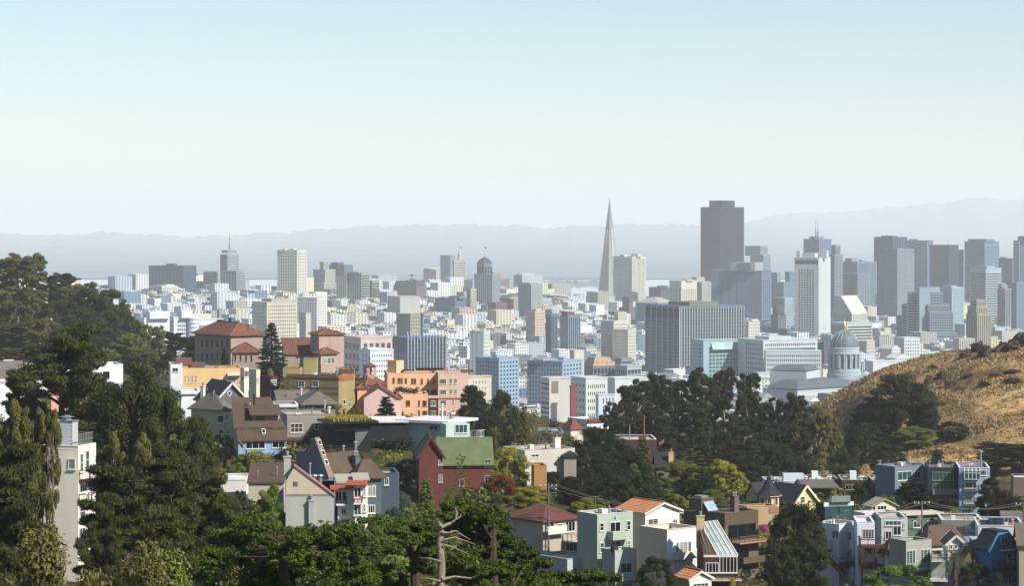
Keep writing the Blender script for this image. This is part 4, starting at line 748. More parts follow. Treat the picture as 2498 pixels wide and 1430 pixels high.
    def balcony(s, f, x0, x1, yf, yr, depth, style='rail', m=None, z=Z0, floor=None, soffit=.2):
        a0, zf = s.v.hit(f, zx(z,x0), zy(z,yf)); a1, _ = s.v.hit(f, zx(z,x1), zy(z,yf)); zr = s.v.hit(f, zx(z,x0), zy(z,yr))[1]; p, u, n = s.place(f, a0, zf); w = a1-a0; h = max(.8, min(1.3, zr-zf)); m = m or s.m
        mb = MB(); mb.box(p-V(0,0,soffit), u*w, n*depth, (0,0,soffit)); b = mb.build("balcony", floor or m, s.e); mb = MB()
        if style in ('solid', 'glass'):
            t = .12 if style == 'solid' else .04
            mb.box(p+n*(depth-t), u*w, n*t, (0,0,h)); mb.box(p, u*t, n*(depth-t), (0,0,h)); mb.box(p+u*(w-t), u*t, n*(depth-t), (0,0,h)); mb.build("parapet" if style == 'solid' else "glass_panel", m if style == 'solid' else CLEAR, b)
            if style == 'glass': mb = MB(); mb.bar(p+n*depth+V(0,0,h+.03), p+n*depth+u*w+V(0,0,h+.03), .06); mb.build("rail", METAL, b)
        else:
            q = [p+n*.05, p+n*depth, p+n*depth+u*w, p+n*.05+u*w]
            for i in range(3):
                k = max(1, int(np.linalg.norm(q[i+1]-q[i])/.9)); mb.bar(q[i]+V(0,0,h), q[i+1]+V(0,0,h), .07); mb.bar(q[i]+V(0,0,.12), q[i+1]+V(0,0,.12), .05)
                for j in range(k+1): c = q[i]+(q[i+1]-q[i])*j/k; mb.bar(c, c+V(0,0,h), .06)
                kk = k*5
                for j in range(kk): c = q[i]+(q[i+1]-q[i])*(j+.5)/kk; mb.bar(c+V(0,0,.12), c+V(0,0,h), .022)
            mb.build("railing", m, b)
        return b
    def vent(s, t, q, h=.9, r=.1, z=None, m=None, cap=True):
        c = s.v.pt(t,q, s.v.zt-.4 if z is None else z); mb = MB(); mb.tube([c-V(0,0,.3), c+V(0,0,h)], r, 8)
        if cap: mb.lathe(c+V(0,0,h), [(r*1.1,0),(r*1.9,.06),(r*1.7,.2),(.02,.28)], 8)
        return mb.build("vent_pipe", m or METAL, s.e)
    def chimney(s, t, q, h=1.8, w=.9, dp=.7, m=None, z=None, pots=2):
        c = s.v.pt(t,q, s.v.zt-.6 if z is None else z); mb = MB(); mb.box(c, s.v.uR*w, s.v.uL*dp, (0,0,h+.6)); mb.box(c+V(0,0,h+.6)-s.v.uR*.08-s.v.uL*.08, s.v.uR*(w+.16), s.v.uL*(dp+.16), (0,0,.14)); o = mb.build("chimney", m or s.m, s.e)
        for i in range(pots): mb = MB(); mb.lathe(c+V(0,0,h+.74)+s.v.uR*(w*(i+.5)/pots)+s.v.uL*dp*.5, [(.17,0),(.15,.35),(.24,.4),(.22,.55),(.02,.62)], 8); mb.build("chimney_pot", METAL, o)
        return o
    def box(s, t, q, lt, lq, h, m, name="roof_box", z=None):
        c = s.v.pt(t,q, s.v.zt-.4 if z is None else z); mb = MB(); mb.box(c, s.v.uL*lt, s.v.uR*lq, (0,0,h)); return mb.build(name, m, s.e)
    def clutter(s, n, seed):
        rr = random.Random(seed)
        for _ in range(n): s.vent(rr.uniform(.1,.9), rr.uniform(.1,.9), rr.uniform(.4,1.3), rr.uniform(.06,.14), cap=rr.random() < .6)
        if n > 3:
            mb = MB(); c = s.v.pt(rr.uniform(.2,.8), rr.uniform(.2,.8), s.v.zt-.4); hh = rr.uniform(1.8,2.8); mb.bar(c, c+V(0,0,hh), .05)
            for k in range(5): mb.bar(c+V(-.5+.05*k,.0,hh-.1)+s.v.uR*.25*k, c+V(.5-.05*k,0,hh-.1)+s.v.uR*.25*k, .03)
            mb.bar(c+V(0,0,hh-.1), c+V(0,0,hh-.1)+s.v.uR*1.05, .03); mb.build("tv_aerial", METAL, s.e)
        if n > 1: s.box(rr.uniform(.2,.7), rr.uniform(.2,.6), rr.uniform(.7,1.3), rr.uniform(.7,1.2), rr.uniform(.45,.8), WHITE, "skylight")
    def skylight(s, pts):
        mb = MB(); pts = [np.array(p) for p in pts]; n = np.cross(pts[1]-pts[0], pts[3]-pts[0]); n /= np.linalg.norm(n); n = n if n[2] > 0 else -n
        mb.prism(pts, n*.16); fr = mb.build("skylight", WHITE, s.e); c = sum(pts)/4; mb = MB(); mb.prism([c+(p-c)*.72+n*.15 for p in pts], n*.03); mb.build("pane", PANE, fr)
def rail(e, pts, h=1.0, m=None, gap=1.2, name="railing"):
    mb = MB(); pts = [np.asarray(p) for p in pts]
    for a, b in zip(pts[:-1], pts[1:]):
        k = max(1, int(np.linalg.norm(b-a)/gap)); mb.bar(a+V(0,0,h), b+V(0,0,h), .06); mb.bar(a+V(0,0,h*.5), b+V(0,0,h*.5), .04)
        for j in range(k+1): c = a+(b-a)*j/k; mb.bar(c, c+V(0,0,h), .05)
    return mb.build(name, m or METAL, e)
# --- pink institution on the left ridge
PK = '#948479'  # shade put into this pink; sunlit parts use paler copies of it
h = House('tiled_institute', 'long dusky pink institute with red tiled hip roofs on the left ridge', 'institute', 'tiled pink institute', 475, 563, 640, 819, 740, 52, PK)
h.hip(3.6, TILE, .8, ins=4.2)
h.win('L', [(x, y, x+18, y2) for x in (435,495,552,612,670,735) for y, y2 in ((330,415),(488,570))], ZA, pane=PANE, frame=asmat('#8d7672'))
h.box(.42,.5,1.6,1.6,3.4, asmat('#2f6a72'), "copper_vent", z=h.v.zt+1.6); h.box(.72,.5,2,2,1.2, asmat('#4a3a36'), "roof_plant", z=h.v.zt+3)
h.box(.12,.72,2.2,2.6,2.0, asmat('#6f6c68'), "dormer", z=h.v.zt+1.0)
b = House('', '', '', '', 566, 569, 632, 860, 716, 76, PK, into=h, LL=9, part='wing_wall'); b.hip(2.6, TILE, .6)
b.win('R', [(820,500,842,578),(880,502,903,580),(942,505,966,582),(1005,508,1028,585)], ZA, pane=PANE, frame=asmat('#8d7672'))
b = House('', '', '', '', 688, 694, 770, 866, 728, 78, PK, into=h, LL=12, part='wing_wall'); b.shed(4.2, TILE, 'R', .4); b.win('R', [(1560,535,1575,600),(1585,535,1600,600)], ZA)
b = House('', '', '', '', 690, 698, 760, 829, 745, 78, '#a08a80', into=h, LL=10, part='upper_wall', flatroof=DARKROOF)
b = House('', '', '', '', 757, 778, 839, 816.5, 724, 68, '#a48e83', into=h, part='tower_wall'); b.hip(1.35, TILE, .5, apex=True); b.win('L', [(1745,295,1758,325)], ZA); b.win('R', [(1930,295,1950,318)], ZA, pane=PANE)
b = House('', '', '', '', 768, 783, 822, 863.5, 714, 62, '#a48e83', into=h, part='bay_wall'); b.hip(1.6, TILE, .6); b.win('L', [(1800,540,1828,612)], ZA); b.win('R', [(1855,540,1895,612),(1902,538,1938,608),(1946,536,1985,606)], ZA, cols=2)
# --- orange row with white neighbour
h = House('orange_house', 'long orange yellow stucco house with roof planters and a white balcony bay', 'house', 'orange yellow house', 440, 445, 590, 899, 600, 72, '#cba879', LL=10, flatroof=DARKROOF, para=.5)
h.win('R', [(238,745,256,830,1,2),(280,745,298,830,1,2),(322,742,340,830,1,2),(362,740,382,828,1,2),(655,785,722,835,3,1),(750,770,835,830,3,1)], ZA)
h.balcony('R', 740, 880, 860, 800, 1.2, 'rail', WHITE, ZA); h.panel('R', 735, 715, 895, 745, WHITE, ZA, "canopy", 1.2)
h.box(.3,.12,4,4,1.5, asmat('#6b4d42'), "roof_room"); h.box(.3,.25,3,3,.8, asmat('#7c96a0'), "skylight")
for i in range(9): h.box(R.uniform(.1,.5), .35+.07*i, .8, 1.0, .45, asmat('#6b5a48'), "planter")
b = House('', '', '', '', 586, 596, 607, 898, 597, 52, '#d8cdb8', into=h, part='bay_wall', flatroof=DARKROOF); b.win('R', [(1820/4.766*0+935,690,985,760,3,1)], ZA); b.win('L', [(905,745,930,820)], ZA)
h = House('white_house', 'narrow white house with one dark window touching the orange yellow house', 'house', 'narrow white house', 412, 416, 445, 889, 598, 72, '#c9cdd2', LL=9, flatroof=GRAVEL); h.win('R', [(98,655,165,705,2,1)], ZA, pane=PANE); h.box(.4,.5,4,4,1.6, asmat('#6a4a40'), "roof_room")
h = House('tan_house', 'tall narrow pale green house right of the orange yellow house', 'house', 'narrow pale green house', 607, 625, 635, 903, 585, 58, '#c3c2a6', flatroof=GRAVEL); h.win('L', [(1005,770,1028,845),(985,915,1005,985)], ZA); h.win('R', [(1075,770,1090,830),(1095,765,1106,825)], ZA); rail(h.e, [h.v.pt(1,0), h.v.pt(0,0), h.v.pt(0,1)])
h = House('maroon_house', 'dark maroon house with a small white bay window', 'house', 'maroon house', 634, 661, 676, 920, 572, 50, '#5a2733', flatroof=GRAVEL); h.win('R', [(1240,795,1308,858,3,1),(1240,915,1275,980)], ZA); h.balcony('R', 1240, 1320, 880, 845, 1.0, 'rail', WOOD, ZA)
# --- olive apartment block
h = House('olive_apartments', 'olive tan apartment block with a brown top band and white windows', 'apartment block', 'olive apartments', 683, 826, 866, 917, 560, 27, '#8c7f58', LR=13, flatroof=GRAVEL, para=.5)
h.win('L', [(1562,808,1635,882),(1722,805,1797,880),(1565,948,1637,1000),(1722,935,1800,1012)], ZA, cols=2, rows=2, pane=PANT); h.panel('L', 1352, 752, 2035, 802, asmat('#5f3a30'), ZA, "band", .06); h.panel('R', 2037, 750, 2200, 800, asmat('#8d5540'), ZA, "band", .06)
for y in (882, 945): h.panel('L', 1356, y, 2030, y+3, asmat('#6d5f38'), ZA, "groove_strip", .03)
h.win('R', [(2080,1030,2110,1080),(2145,1060,2170,1110)], ZA); h.vent(.2,.6,2,.15); h.vent(.1,.3,1.2,.12); h.vent(.35,.5,.9); h.clutter(4, 3)
b = House('', '', '', '', 826, 831, 866, 902, 566, 60, '#83744c', into=h, LL=8, part='upper_wall', flatroof=GRAVEL); b.win('R', [(2080,732,2152,805,2,2),(2085,880,2152,940,2,2)], ZA); b.panel('R', 2040, 672, 2210, 725, asmat('#5f3a30'), ZA, "band", .06)
b = House('', '', '', '', 690, 732, 738, 898, 566, 22, '#94865e', into=h, zb=h.v.zt-1, LR=3, part='roof_room_wall', flatroof=GRAVEL)
b = House('', '', '', '', 740, 772, 776, 875, 570, 22, '#94865e', into=h, zb=h.v.zt-1, LR=3, part='stair_tower_wall', flatroof=GRAVEL)
# --- pink church
h = House('pink_church', 'pink church with a tiled pyramid roof, bell cupola and cross', 'church', 'pink church', 866, 893, 938, 939, 585, 55, '#c9a79c'); h.hip(2.1, TILE, .5)
cp = h.v.pt(.5,.5, h.v.zt+1.6); mb = MB(); s_ = 1.95
for i in range(4):
    a = rad(45+90*i)-h.v.phi; q = V(math.cos(a), math.sin(a), 0)*s_*.62; mb.box(cp+q-V(.28,.28,0), (.56,0,0), (0,.56,0), (0,0,2.3))
mb.box(cp-V(1.1,1.1,.4), (2.2,0,0), (0,2.2,0), (0,0,.9)); mb.lathe(cp+V(0,0,2.3), [(1.5,0),(1.5,.35)], 4); mb.build("bell_cupola", asmat('#c08f78'), h.e)
mb = MB(); mb.lathe(cp+V(0,0,2.66), [(1.75,0),(.1,.9)], 8); mb.build("cupola_roof", TILE, h.e); mb = MB(); mb.bar(cp+V(0,0,3.4), cp+V(0,0,5.0), .12); mb.bar(cp+V(-.4,0,4.5), cp+V(.4,0,4.5), .12); mb.build("cross", BLACK, h.e); mb = MB(); mb.lathe(cp+V(0,0,1.0), [(.4,0),(.33,.25),(.2,.6),(.03,.7)], 10); mb.build("bell", BLACK, h.e)
b = House('', '', '', '', 884, 888, 964, 970, 560, 82, '#c7aaa5', into=h, LL=14, part='nave_wall'); b.gable('L', 2.3, TILE, .3)
b = House('', '', '', '', 867, 872, 895, 948, 566, 76, '#d59a72', into=h, LL=4, part='chapel_wall'); b.hip(.8, TILE, .3)
b = House('', '', '', '', 958, 962, 979, 972, 566, 70, '#cdaaa2', into=h, LL=9, part='porch_wall'); b.hip(.9, TILE, .3)
# --- orange terraced flats
h = House('orange_flats', 'salmon orange apartment building stepping in terraces with planted balconies', 'apartment block', 'orange terraced flats', 938, 945, 1068, 911, 622, 76, '#d1a684', LL=12, flatroof=GRAVEL)
h.win('R', [(752,390,778,452),(812,392,840,452),(846,392,870,452),(895,394,920,452),(968,398,994,460),(1000,398,1026,460),(1080,402,1104,462),(1155,402,1172,465),(1222,404,1240,466),(1080,525,1106,580),(1155,528,1175,580),(1200,530,1260,580,3,1)], ZB, cols=2, frame=asmat('#8d6248'), pane=PANE)
b = House('', '', '', '', 945, 967, 985, 881, 630, 35, '#d1a684', into=h, zb=h.v.zt-1, part='stair_tower_wall', flatroof=GRAVEL)
b2 = House('', '', '', '', 1066, 1069, 1142, 911, 618, 78, '#c4a999', into=h, LL=12, part='pink_wall', flatroof=GRAVEL)
b2.win('R', [(1300,404,1376,466,3,1),(1414,398,1446,462,2,1),(1468,396,1500,460,2,1),(1302,528,1376,588,3,1),(1416,522,1448,584,2,1),(1470,520,1500,582,2,1),(1196,655,1256,722,3,1),(1304,650,1376,718,3,1),(1450,640,1470,682),(1196,775,1256,842,3,1),(1304,770,1376,838,3,1),(1450,762,1472,806)], ZB, frame=asmat('#c9c2b8'), pane=PANT)
b2.panel('R', 1165, 600, 1540, 626, asmat('#c2a298'), ZB, "belt_course", .35)
b3 = House('', '', '', '', 956, 962, 1044, 962, 606, 76, '#d1a684', into=h, LL=10, part='terrace_wall', flatroof=GRAVEL)
b3.win('R', [(908,655,956,718,3,1),(1050,655,1070,720),(1100,655,1148,722,3,1),(1050,770,1070,838),(1100,775,1152,842,3,1)], ZB, frame=asmat('#8d6248'), pane=PANE)
mb = MB(); leaves(mb, [b3.v.pt(.35,.06+.05*i, b3.v.zt+R.uniform(.3,1.1)) for i in range(14)], [(.6,.6,.7)]*14, 1500, .35, .16); mb.build("terrace_plants", leafmat('terrace_leaf', '#0c140a', '#26351a', .1), h.e, kind="stuff")
mb = MB(); mb.box(h.v.pt(.6,.35,h.v.zt+.1), h.v.uL*2.5, h.v.uR*2.8, V(0,0,.3)+h.v.uL*0); mb.box(h.v.pt(.7,.62,h.v.zt+.1), h.v.uL*.8, h.v.uR*7, (0,0,.7)); mb.build("roof_plant", BLACK, h.e); b2.chimney(.4,.25,1.0,.7,.7,asmat('#b07a62'),pots=0); h.clutter(3, 8)
b2.box(.2,.78,5,3.2,.5, TILE, "tiled_coping", z=b2.v.zt)
# --- grey gable with diamond window
h = House('gable_house', 'grey gabled house with a white diamond window and dark navy roof', 'house', 'diamond window house', 478, 524, 606, 981, 480, 66, '#5d5e66', LL=16); h.gable('L', 3.6, DKSH, .5, trim=WHITE)
mb = MB(); o, u, n, L = h.v.face('R'); a, z_ = h.v.hit('R', zx(ZA,760), zy(ZA,952)); p = o+u*a+n*.06; p[2] = z_; r = .55
dp = [p+u*r, p+V(0,0,r*1.2), p-u*r, p-V(0,0,r*1.2)]; mb.prism(dp, n*.05); wdw = mb.build("diamond_window", WHITE, h.e); mb = MB(); mb.prism([p+(q-p)*.62+n*.055 for q in dp], n*.03); mb.build("pane", PANT, wdw); h.vent(.3,.15,1.3,.08,z=h.v.zt+.5); h.vent(.75,.2,1.3,.08,z=h.v.zt+.6)
# --- sage house with brown roof
h = House('sage_house', 'sage green house with a brown grey hip roof and white windows', 'house', 'sage green house', 466, 549, 566, 1000, 420, 30, '#9aa587', LR=7); h.hip(2.6, GREYSH, .5, ins=3); h.chimney(.72,.4,2.3,.6,.6,WHITE,z=h.v.zt+.8,pots=1); h.vent(.42,.4,1.3,.08,z=h.v.zt+1.4); h.vent(.15,.4,1.1,.07,z=h.v.zt+1); h.vent(.3,.2,.5,.07,z=h.v.zt+.6)
h.win('L', [(625,1205,700,1300),(640,1370,700,1430)], ZA); h.win('R', [(706,1190,750,1270),(715,1385,765,1430)], ZA)
# --- steep brown roof house
h = House('brown_roof_house', 'steep brown shingled house with dormer over a pale blue glazed wall', 'house', 'steep brown roofed house', 566, 582, 699, 1078, 405, 74, '#7fa0bd', LL=15)
v = h.v; mb = MB(); A0, A1_ = v.pt(-.03,-.02,v.zt+.05), v.pt(-.03,1.02,v.zt+.05); B0, B1 = v.pt(.22,-.02,v.zt+1.6), v.pt(.22,1.02,v.zt+1.6); C0, C1 = v.pt(.2,-.08,v.zt+1.9), v.pt(.2,1.02,v.zt+1.9); D0, D1 = v.pt(.95,-.02,v.zt+6.1), v.pt(.95,.82,v.zt+6.1)
mb.prism([A0,A1_,B1,B0], (0,0,.2)); mb.prism([C0,C1,D1,D0], (0,0,.22)); mb.build("roof", BROWNSH, h.e)
mb = MB(); mb.prism([v.pt(0,0,v.zb), v.pt(1,0,v.zb), v.pt(1,0,v.zt+6), v.pt(.24,0,v.zt+1.9), v.pt(.22,0,v.zt+1.6), v.pt(0,0,v.zt)], v.uR*.25-v.uR*.3); mb.build("side_wall", asmat('#9a8f74'), h.e)
mb = MB(); p = v.pt(.36,.35,v.zt+2.4); mb.prism([p, p+v.uR*4.2, p+v.uR*4.2+V(0,0,1.5), p+V(0,0,1.5)], v.uL*3); dm_ = mb.build("dormer", asmat('#7a756c'), h.e)
mb = MB(); p2 = v.pt(.30,.28,v.zt+3.9); mb.prism([p2, p2+v.uR*5.3, p2+v.uR*5.3+v.uL*5.2+V(0,0,1.3), p2+v.uL*5.2+V(0,0,1.3)], (0,0,.16)); mb.build("dormer_roof", BROWNSH, dm_)
mb = MB(); p = v.pt(.355,.42,v.zt+2.6); mb.box(p, v.uR*1.4, v.uL*.1, (0,0,1.2)); mb.build("dormer_window", PANT, dm_); mb = MB(); p = v.pt(.30,.36,v.zt+2.55); mb.box(p, v.uR*3.4, v.uL*1.0, (0,0,.12)); mb.build("dormer_deck", WHITE, dm_)
def roofpt(t, q, k=0): return v.pt(t, q, v.zt+2.2+(t-.2)/.75*4.2+k)
h.skylight([roofpt(.38,.82), roofpt(.38,.92), roofpt(.46,.92), roofpt(.46,.82)]); h.skylight([v.pt(.08,.5,v.zt+1.0), v.pt(.08,.58,v.zt+1.0), v.pt(.16,.58,v.zt+1.75), v.pt(.16,.5,v.zt+1.75)])
mb = MB(); p = roofpt(.66,.42); mb.tube([p, p+V(0,0,2.1)], .16, 8); mb.lathe(p+V(0,0,2.1), [(.2,0),(.3,.1),(.26,.2)], 8); mb.build("flue", BLACK, h.e); h.box(.72,.3,.6,.5,.4,WHITE,"roof_vent",z=roofpt(.72,.3)[2])
h.win('R', [(710,560,940,645,3,1),(1018,560,1170,635,2,1)], ZC, pane=PANE); h.panel('R', 870, 715, 1110, 820, asmat('#2b3138'), ZC, "under_deck", .1); h.win('L', [(640,550,690,640,3,1)], ZC, frame=asmat('#9a8f74'), pane=PANE)
# --- grey flat house right of it
h = House('grey_flat_house', 'flat roofed grey house with a large six pane window', 'house', 'six pane window house', 676, 700, 818, 1013, 428, 76, '#857f76', LL=10, flatroof=GRAVEL); h.win('R', [(1232,350,1376,455,3,2),(1512,345,1560,420,1,2),(1245,560,1350,660,2,1)], ZC, pane=PANE); h.siding('R', asmat('#857f76'), .33); h.clutter(4, 12); h.vent(.3,.85,2.4,.13,m=asmat('#a99c86')); h.vent(.25,.93,1.3,.2,m=WHITE)
h.panel('R', 1190, 515, 1380, 545, asmat('#4a3f37'), ZC, "deck_beam", 1.2)
h = House('blue_grey_annex', 'low blue grey annex with white cornice behind the six pane window house', 'house', 'blue grey annex', 662, 668, 728, 988, 455, 78, '#6f7d8b', LL=8, flatroof=GRAVEL, trim=WHITE); h.win('R', [(1140,208,1225,245,2,1)], ZC); h.panel('R', 1045, 132, 1318, 160, WHITE, ZC, "cornice", .35)
h = House('octagon_house', 'taupe house with a low brown octagonal hip roof', 'house', 'octagonal roofed house', 727, 742, 818, 986, 478, 74, '#6f655b', LL=12); h.hip(2.3, GREYSH, .8); h.vent(.3,.5,1.2,.18,z=h.v.zt+1.6,m=BLACK); h.win('R', [(1420,165,1438,220)], ZC, pane=PANB)
h = House('grey_gable_house', 'grey shingle gabled house just behind the blue grey annex', 'house', 'grey shingle gable', 665, 680, 758, 984, 505, 70, '#76736c', LL=8); h.gable('R', 2.2, GREYSH, .4); h.vent(.2,.3,2.2,.1); h.vent(.2,.75,3,.14,m=WHITE)
# --- black modern house with grass roof
h = House('black_modern_house', 'black modern house with a dry grass roof and sloping concrete wall', 'house', 'grass roofed black house', 792, 812, 905, 1034, 422, 72, '#16191c', LL=13); h.slab(BLACK, .35, 1.1); h.panel('R', 1640, 440, 1990, 620, glass('black_glass', '#0c1013'), ZC, "glass_wall", .08)
mb = MB(); g0 = h.v
for _ in range(2600):
    p = g0.pt(R.random(), R.random(), g0.zt+.3); a = R.uniform(0,6.28); w = V(math.cos(a), math.sin(a), 0)*.12; mb.add([p-w, p+w, p+V(R.gauss(0,.12),R.gauss(0,.12),R.uniform(.35,.95))], t=[(0,1,2)])
mb.build("roof_grass", leafmat('roof_grass_blade', '#6b6126', '#b3a348', .2), h.e, kind="stuff")
b = House('', '', '', '', 862, 868, 990, 1032, 432, 80, '#1d2226', into=h, LL=11, part='wing_wall'); b.slab(WHITE, .25, .5)
mb = MB(); p0, p1, p2, p3 = P(866,1050,408), P(902,1052,408), P(866,1118,400), P(868,1056,400); mb.prism([P(866,1056,412), P(898,1054,412), P(868,1098,412)], (0,.4,0)); mb.build("concrete_wall", asmat('#6d7070'), h.e)
# --- mint house
h = House('mint_house', 'pale mint stucco house with a wide white flat roof and teal windows', 'house', 'pale mint house', 984, 1087, 1146, 1034, 430, 30, '#a9bcb2', LL=14, LR=9); h.slab(mat('white_roof', '#e2e4e4'), .45, 1.1); h.win('L', [(1175,945,1282,1005,2,1),(1190,1130,1285,1170,2,1)], ZB, pane=PANT)
b = House('', '', '', '', 1074, 1088, 1146, 1036, 422, 76, '#aebfb6', into=h, part='bay_wall'); b.win('R', [(1476,935,1622,1034,3,1),(1520,1120,1620,1150,3,1)], ZB, pane=PANT); h.vent(.25,.3,2.6,.16,z=h.v.zt+.4,m=WHITE); h.vent(.2,.6,.9,.4,z=h.v.zt+.4,m=METAL); h.balcony('R', 1655, 1728, 1085, 1005, 1.6, 'rail', WHITE, ZB)
# --- red shingled house
RED = mat('red_cedar', '#6e3a34', var=.18, scale=.6, fine=5)
h = House('red_house', 'barn red clapboard house with a mossy green roof and front gable', 'house', 'barn red house', 1068, 1074, 1198, 1131, 402, 79, RED, LL=9); h.gable('R', 3.7, GREENSH, .5); h.siding('R', RED, .36, z0=h.v.zt-5.6)
o, u, n, L = h.v.face('R'); h.siding('L', RED, .36, z0=h.v.zt-5.6)
h.win('R', [(2285,225,2345,295,2,1),(2285,370,2345,440,2,1),(2060,400,2105,465,1,1)], ZH, frame=asmat('#9aa39a'), pane=PANE); h.win('R', [(2295,505,2325,570)], ZH, pane=PANE)
STONEM = mat('rubble_stone', '#4d372f', var=.35, scale=1.4, fine=4, bump=.5); o_, z_ = h.v.hit('R', zx(ZH,2340), zy(ZH,490)); 
mb = MB(); p = o.copy(); p[2] = h.v.zb; mb.box(p-n*.02, u*L, n*.16, (0,0,z_-h.v.zb)); mb.build("stone_base", STONEM, h.e)
b = House('', '', '', '', 1016, 1022, 1080, 1112, 390, 74, RED, into=h, LL=9, part='gable_wing_wall'); b.gable('L', 2.75, GREENSH, .4, trim=asmat('#4f2622')); b.siding('R', RED, .36, z0=b.v.zt-5.8)
o, u, n, L = b.v.face('R'); mb = MB()
for i in range(7):
    w = L*(1-(i+.6)/7.6); p = o+u*(L-w)/2; p[2] = b.v.zt+.05+i*.36; mb.prism([p, p+n*.055, p+n*.012+V(0,0,.35), p+V(0,0,.35)], u*w)
mb.build("gable_siding", RED, h.e, kind="stuff")
b.win('R', [(1870,228,1910,278,2,1),(1872,360,1912,432,2,1)], ZH, frame=asmat('#9aa39a'), pane=PANB); b.win('L', [(1660,370,1700,440,1,1)], ZH)
# --- pale boxy house right of the red house
h = House('pale_boxy_house', 'pale grey boxy house with a flat roof beside the bright yellow green tree', 'house', 'pale boxy house', 1225, 1280, 1402, 1100, 432, 62, '#a8a49a', LR=11, flatroof=GRAVEL); h.siding('R', asmat('#b2aea4'), .4); h.win('R', [(695,1278,785,1315,2,1),(995,1300,1018,1370,1,1)], (1150,840,4.766)); h.win('L', [(540,1285,560,1340),(580,1285,605,1350)], (1150,840,4.766)); h.clutter(6, 5); h.chimney(.3,.75,1.6,1.1,.9,asmat('#cfc8bb'),pots=1)
b = House('', '', '', '', 1372, 1376, 1406, 1112, 434, 78, '#8d887d', into=h, LL=6, part='stair_wall'); b.hip(.7, DKSH, .4)
b = House('', '', '', '', 1296, 1303, 1334, 1137, 418, 78, '#a0764a', into=h, LL=5, part='timber_wing_wall', flatroof=GRAVEL)
h = House('brown_flat_house', 'dark brown flat roofed house with a white pipe before the eucalyptus row', 'house', 'dark brown flat house', 1482, 1492, 1602, 1073, 560, 78, '#3f2d2a', LL=12, flatroof=GRAVEL, trim=WHITE); h.vent(.2,.42,3.6,.13,cap=False); h.vent(.3,.75,5.5,.2,m=asmat('#7a4038'),cap=False)
h = House('chimney_house', 'dark roofed house with a cream chimney stack among the trees', 'house', 'cream chimney house', 1596, 1602, 1645, 1140, 470, 72, '#6f6d60', LL=7); h.gable('R', 2.4, DKSH, .4); h.chimney(.1,.7,2.6,.9,.8,asmat('#bda878'),pots=1)
h = House('teal_terrace_house', 'low grey house with a teal glass terrace beyond the pale boxy house', 'house', 'teal terrace house', 1310, 1318, 1375, 1052, 700, 76, '#6e7a80', LL=10, flatroof=GRAVEL); h.balcony('R', 1312, 1340, 1052, 1042, 1.5, 'glass')
h = House('brown_roof_cottage', 'small cottage with a reddish brown hip roof beyond the pale boxy house', 'house', 'reddish roofed cottage', 1368, 1392, 1422, 1048, 720, 60, '#c9c2b4'); h.hip(3.0, mat('red_brown_shingle', '#7d4a3a', var=.2, fine=4), .4)
h = House('bay_window_terrace', 'white terrace with blue bay windows and a tiled cornice below the school', 'house', 'white bay terrace', 1385, 1432, 1486, 1025, 800, 60, '#cdd6df', flatroof=GRAVEL)
h.panel('R', 1433, 1023, 1485, 1029, TILE, Z0, "tiled_cornice", .6); h.win('R', [(1436,1040,1442,1052),(1448,1040,1454,1052),(1460,1039,1466,1051),(1472,1038,1478,1050)], Z0); h.win('L', [(1395,1040,1401,1052),(1412,1040,1418,1052)], Z0)
h = House('cottage', 'tan gabled cottage seen between the round dark tree and olive conifer', 'house', 'tan gabled cottage', 1196, 1212, 1252, 1060, 640, 66, '#b4ab9c'); h.gable('R', 1.6, GREYSH, .4); h.win('R', [(1226,1064,1232,1074),(1238,1064,1244,1074)], Z0)
# --- grey shed roofed house, centre left
h = House('shed_roof_house', 'blue grey house with a steep shed roof, skylights and brown shingle slopes', 'house', 'steep shed roof house', 722, 800, 905, 1168, 332, 40, '#5f6a76', LR=12, zb=None)
v = h.v; mb = MB(); mb.prism([v.pt(1,0,v.zt), v.pt(1,0,v.zt+3.4), v.pt(.55,0,v.zt+3.4), v.pt(.55,0,v.zt+5.2), v.pt(.42,0,v.zt+5.2), v.pt(0,0,v.zt)], v.uR*.25); mb.build("side_wall", asmat('#66727d'), h.e)
mb = MB(); mb.prism([v.pt(-.02,0,v.zt+.02), v.pt(.42,0,v.zt+5.2), v.pt(.42,.12,v.zt+5.2), v.pt(-.02,.12,v.zt+.02)], (0,0,.2)); mb.build("skylight_strip", asmat('#7d6a62'), h.e)
mb = MB(); mb.prism([v.pt(-.02,.121,v.zt-.2), v.pt(.30,.121,v.zt+3.0), v.pt(.30,.9,v.zt+3.0), v.pt(-.02,.9,v.zt-.2)], (0,0,.2)); mb.build("roof", BROWNSH, h.e)
for t in (.12,.22,.33): h.skylight([v.pt(t,.02,v.zt+.25+t*12.3), v.pt(t,.1,v.zt+.25+t*12.3), v.pt(t+.055,.1,v.zt+.25+(t+.055)*12.3), v.pt(t+.055,.02,v.zt+.25+(t+.055)*12.3)])
rail(h.e, [v.pt(.33,.2,v.zt+3.1), v.pt(.33,.85,v.zt+3.1)], .9, BLACK); h.vent(.3,.86,2.4,.16,z=v.zt+1.8); h.vent(.33,.6,1.2,.14,z=v.zt+2.6)
b = House('', '', '', '', 858, 872, 930, 1166, 326, 66, '#4c5560', into=h, part='wing_wall'); b.hip(2.3, BROWNSH, .6); b.win('R', [(2130,1080,2170,1200,2,1),(2180,1070,2220,1200,2,1),(2130,1300,2215,1395,3,1)], ZC, pane=PANE)
b2 = House('', '', '', '', 906, 916, 974, 1156, 338, 76, '#46505c', into=h, LL=7, part='annex_wall', flatroof=GRAVEL); b2.win('R', [(2230,990,2280,1060,2,1),(2320,980,2375,1070,2,1)], ZC); h.chimney(-.02,.62,2.6,.9,.8,asmat('#4f5a66'),z=v.zt-.6)
h.box(.1,.3,1.4,2.6,.7,CLEAR,"hot_tub_cover",z=v.zt-.3)
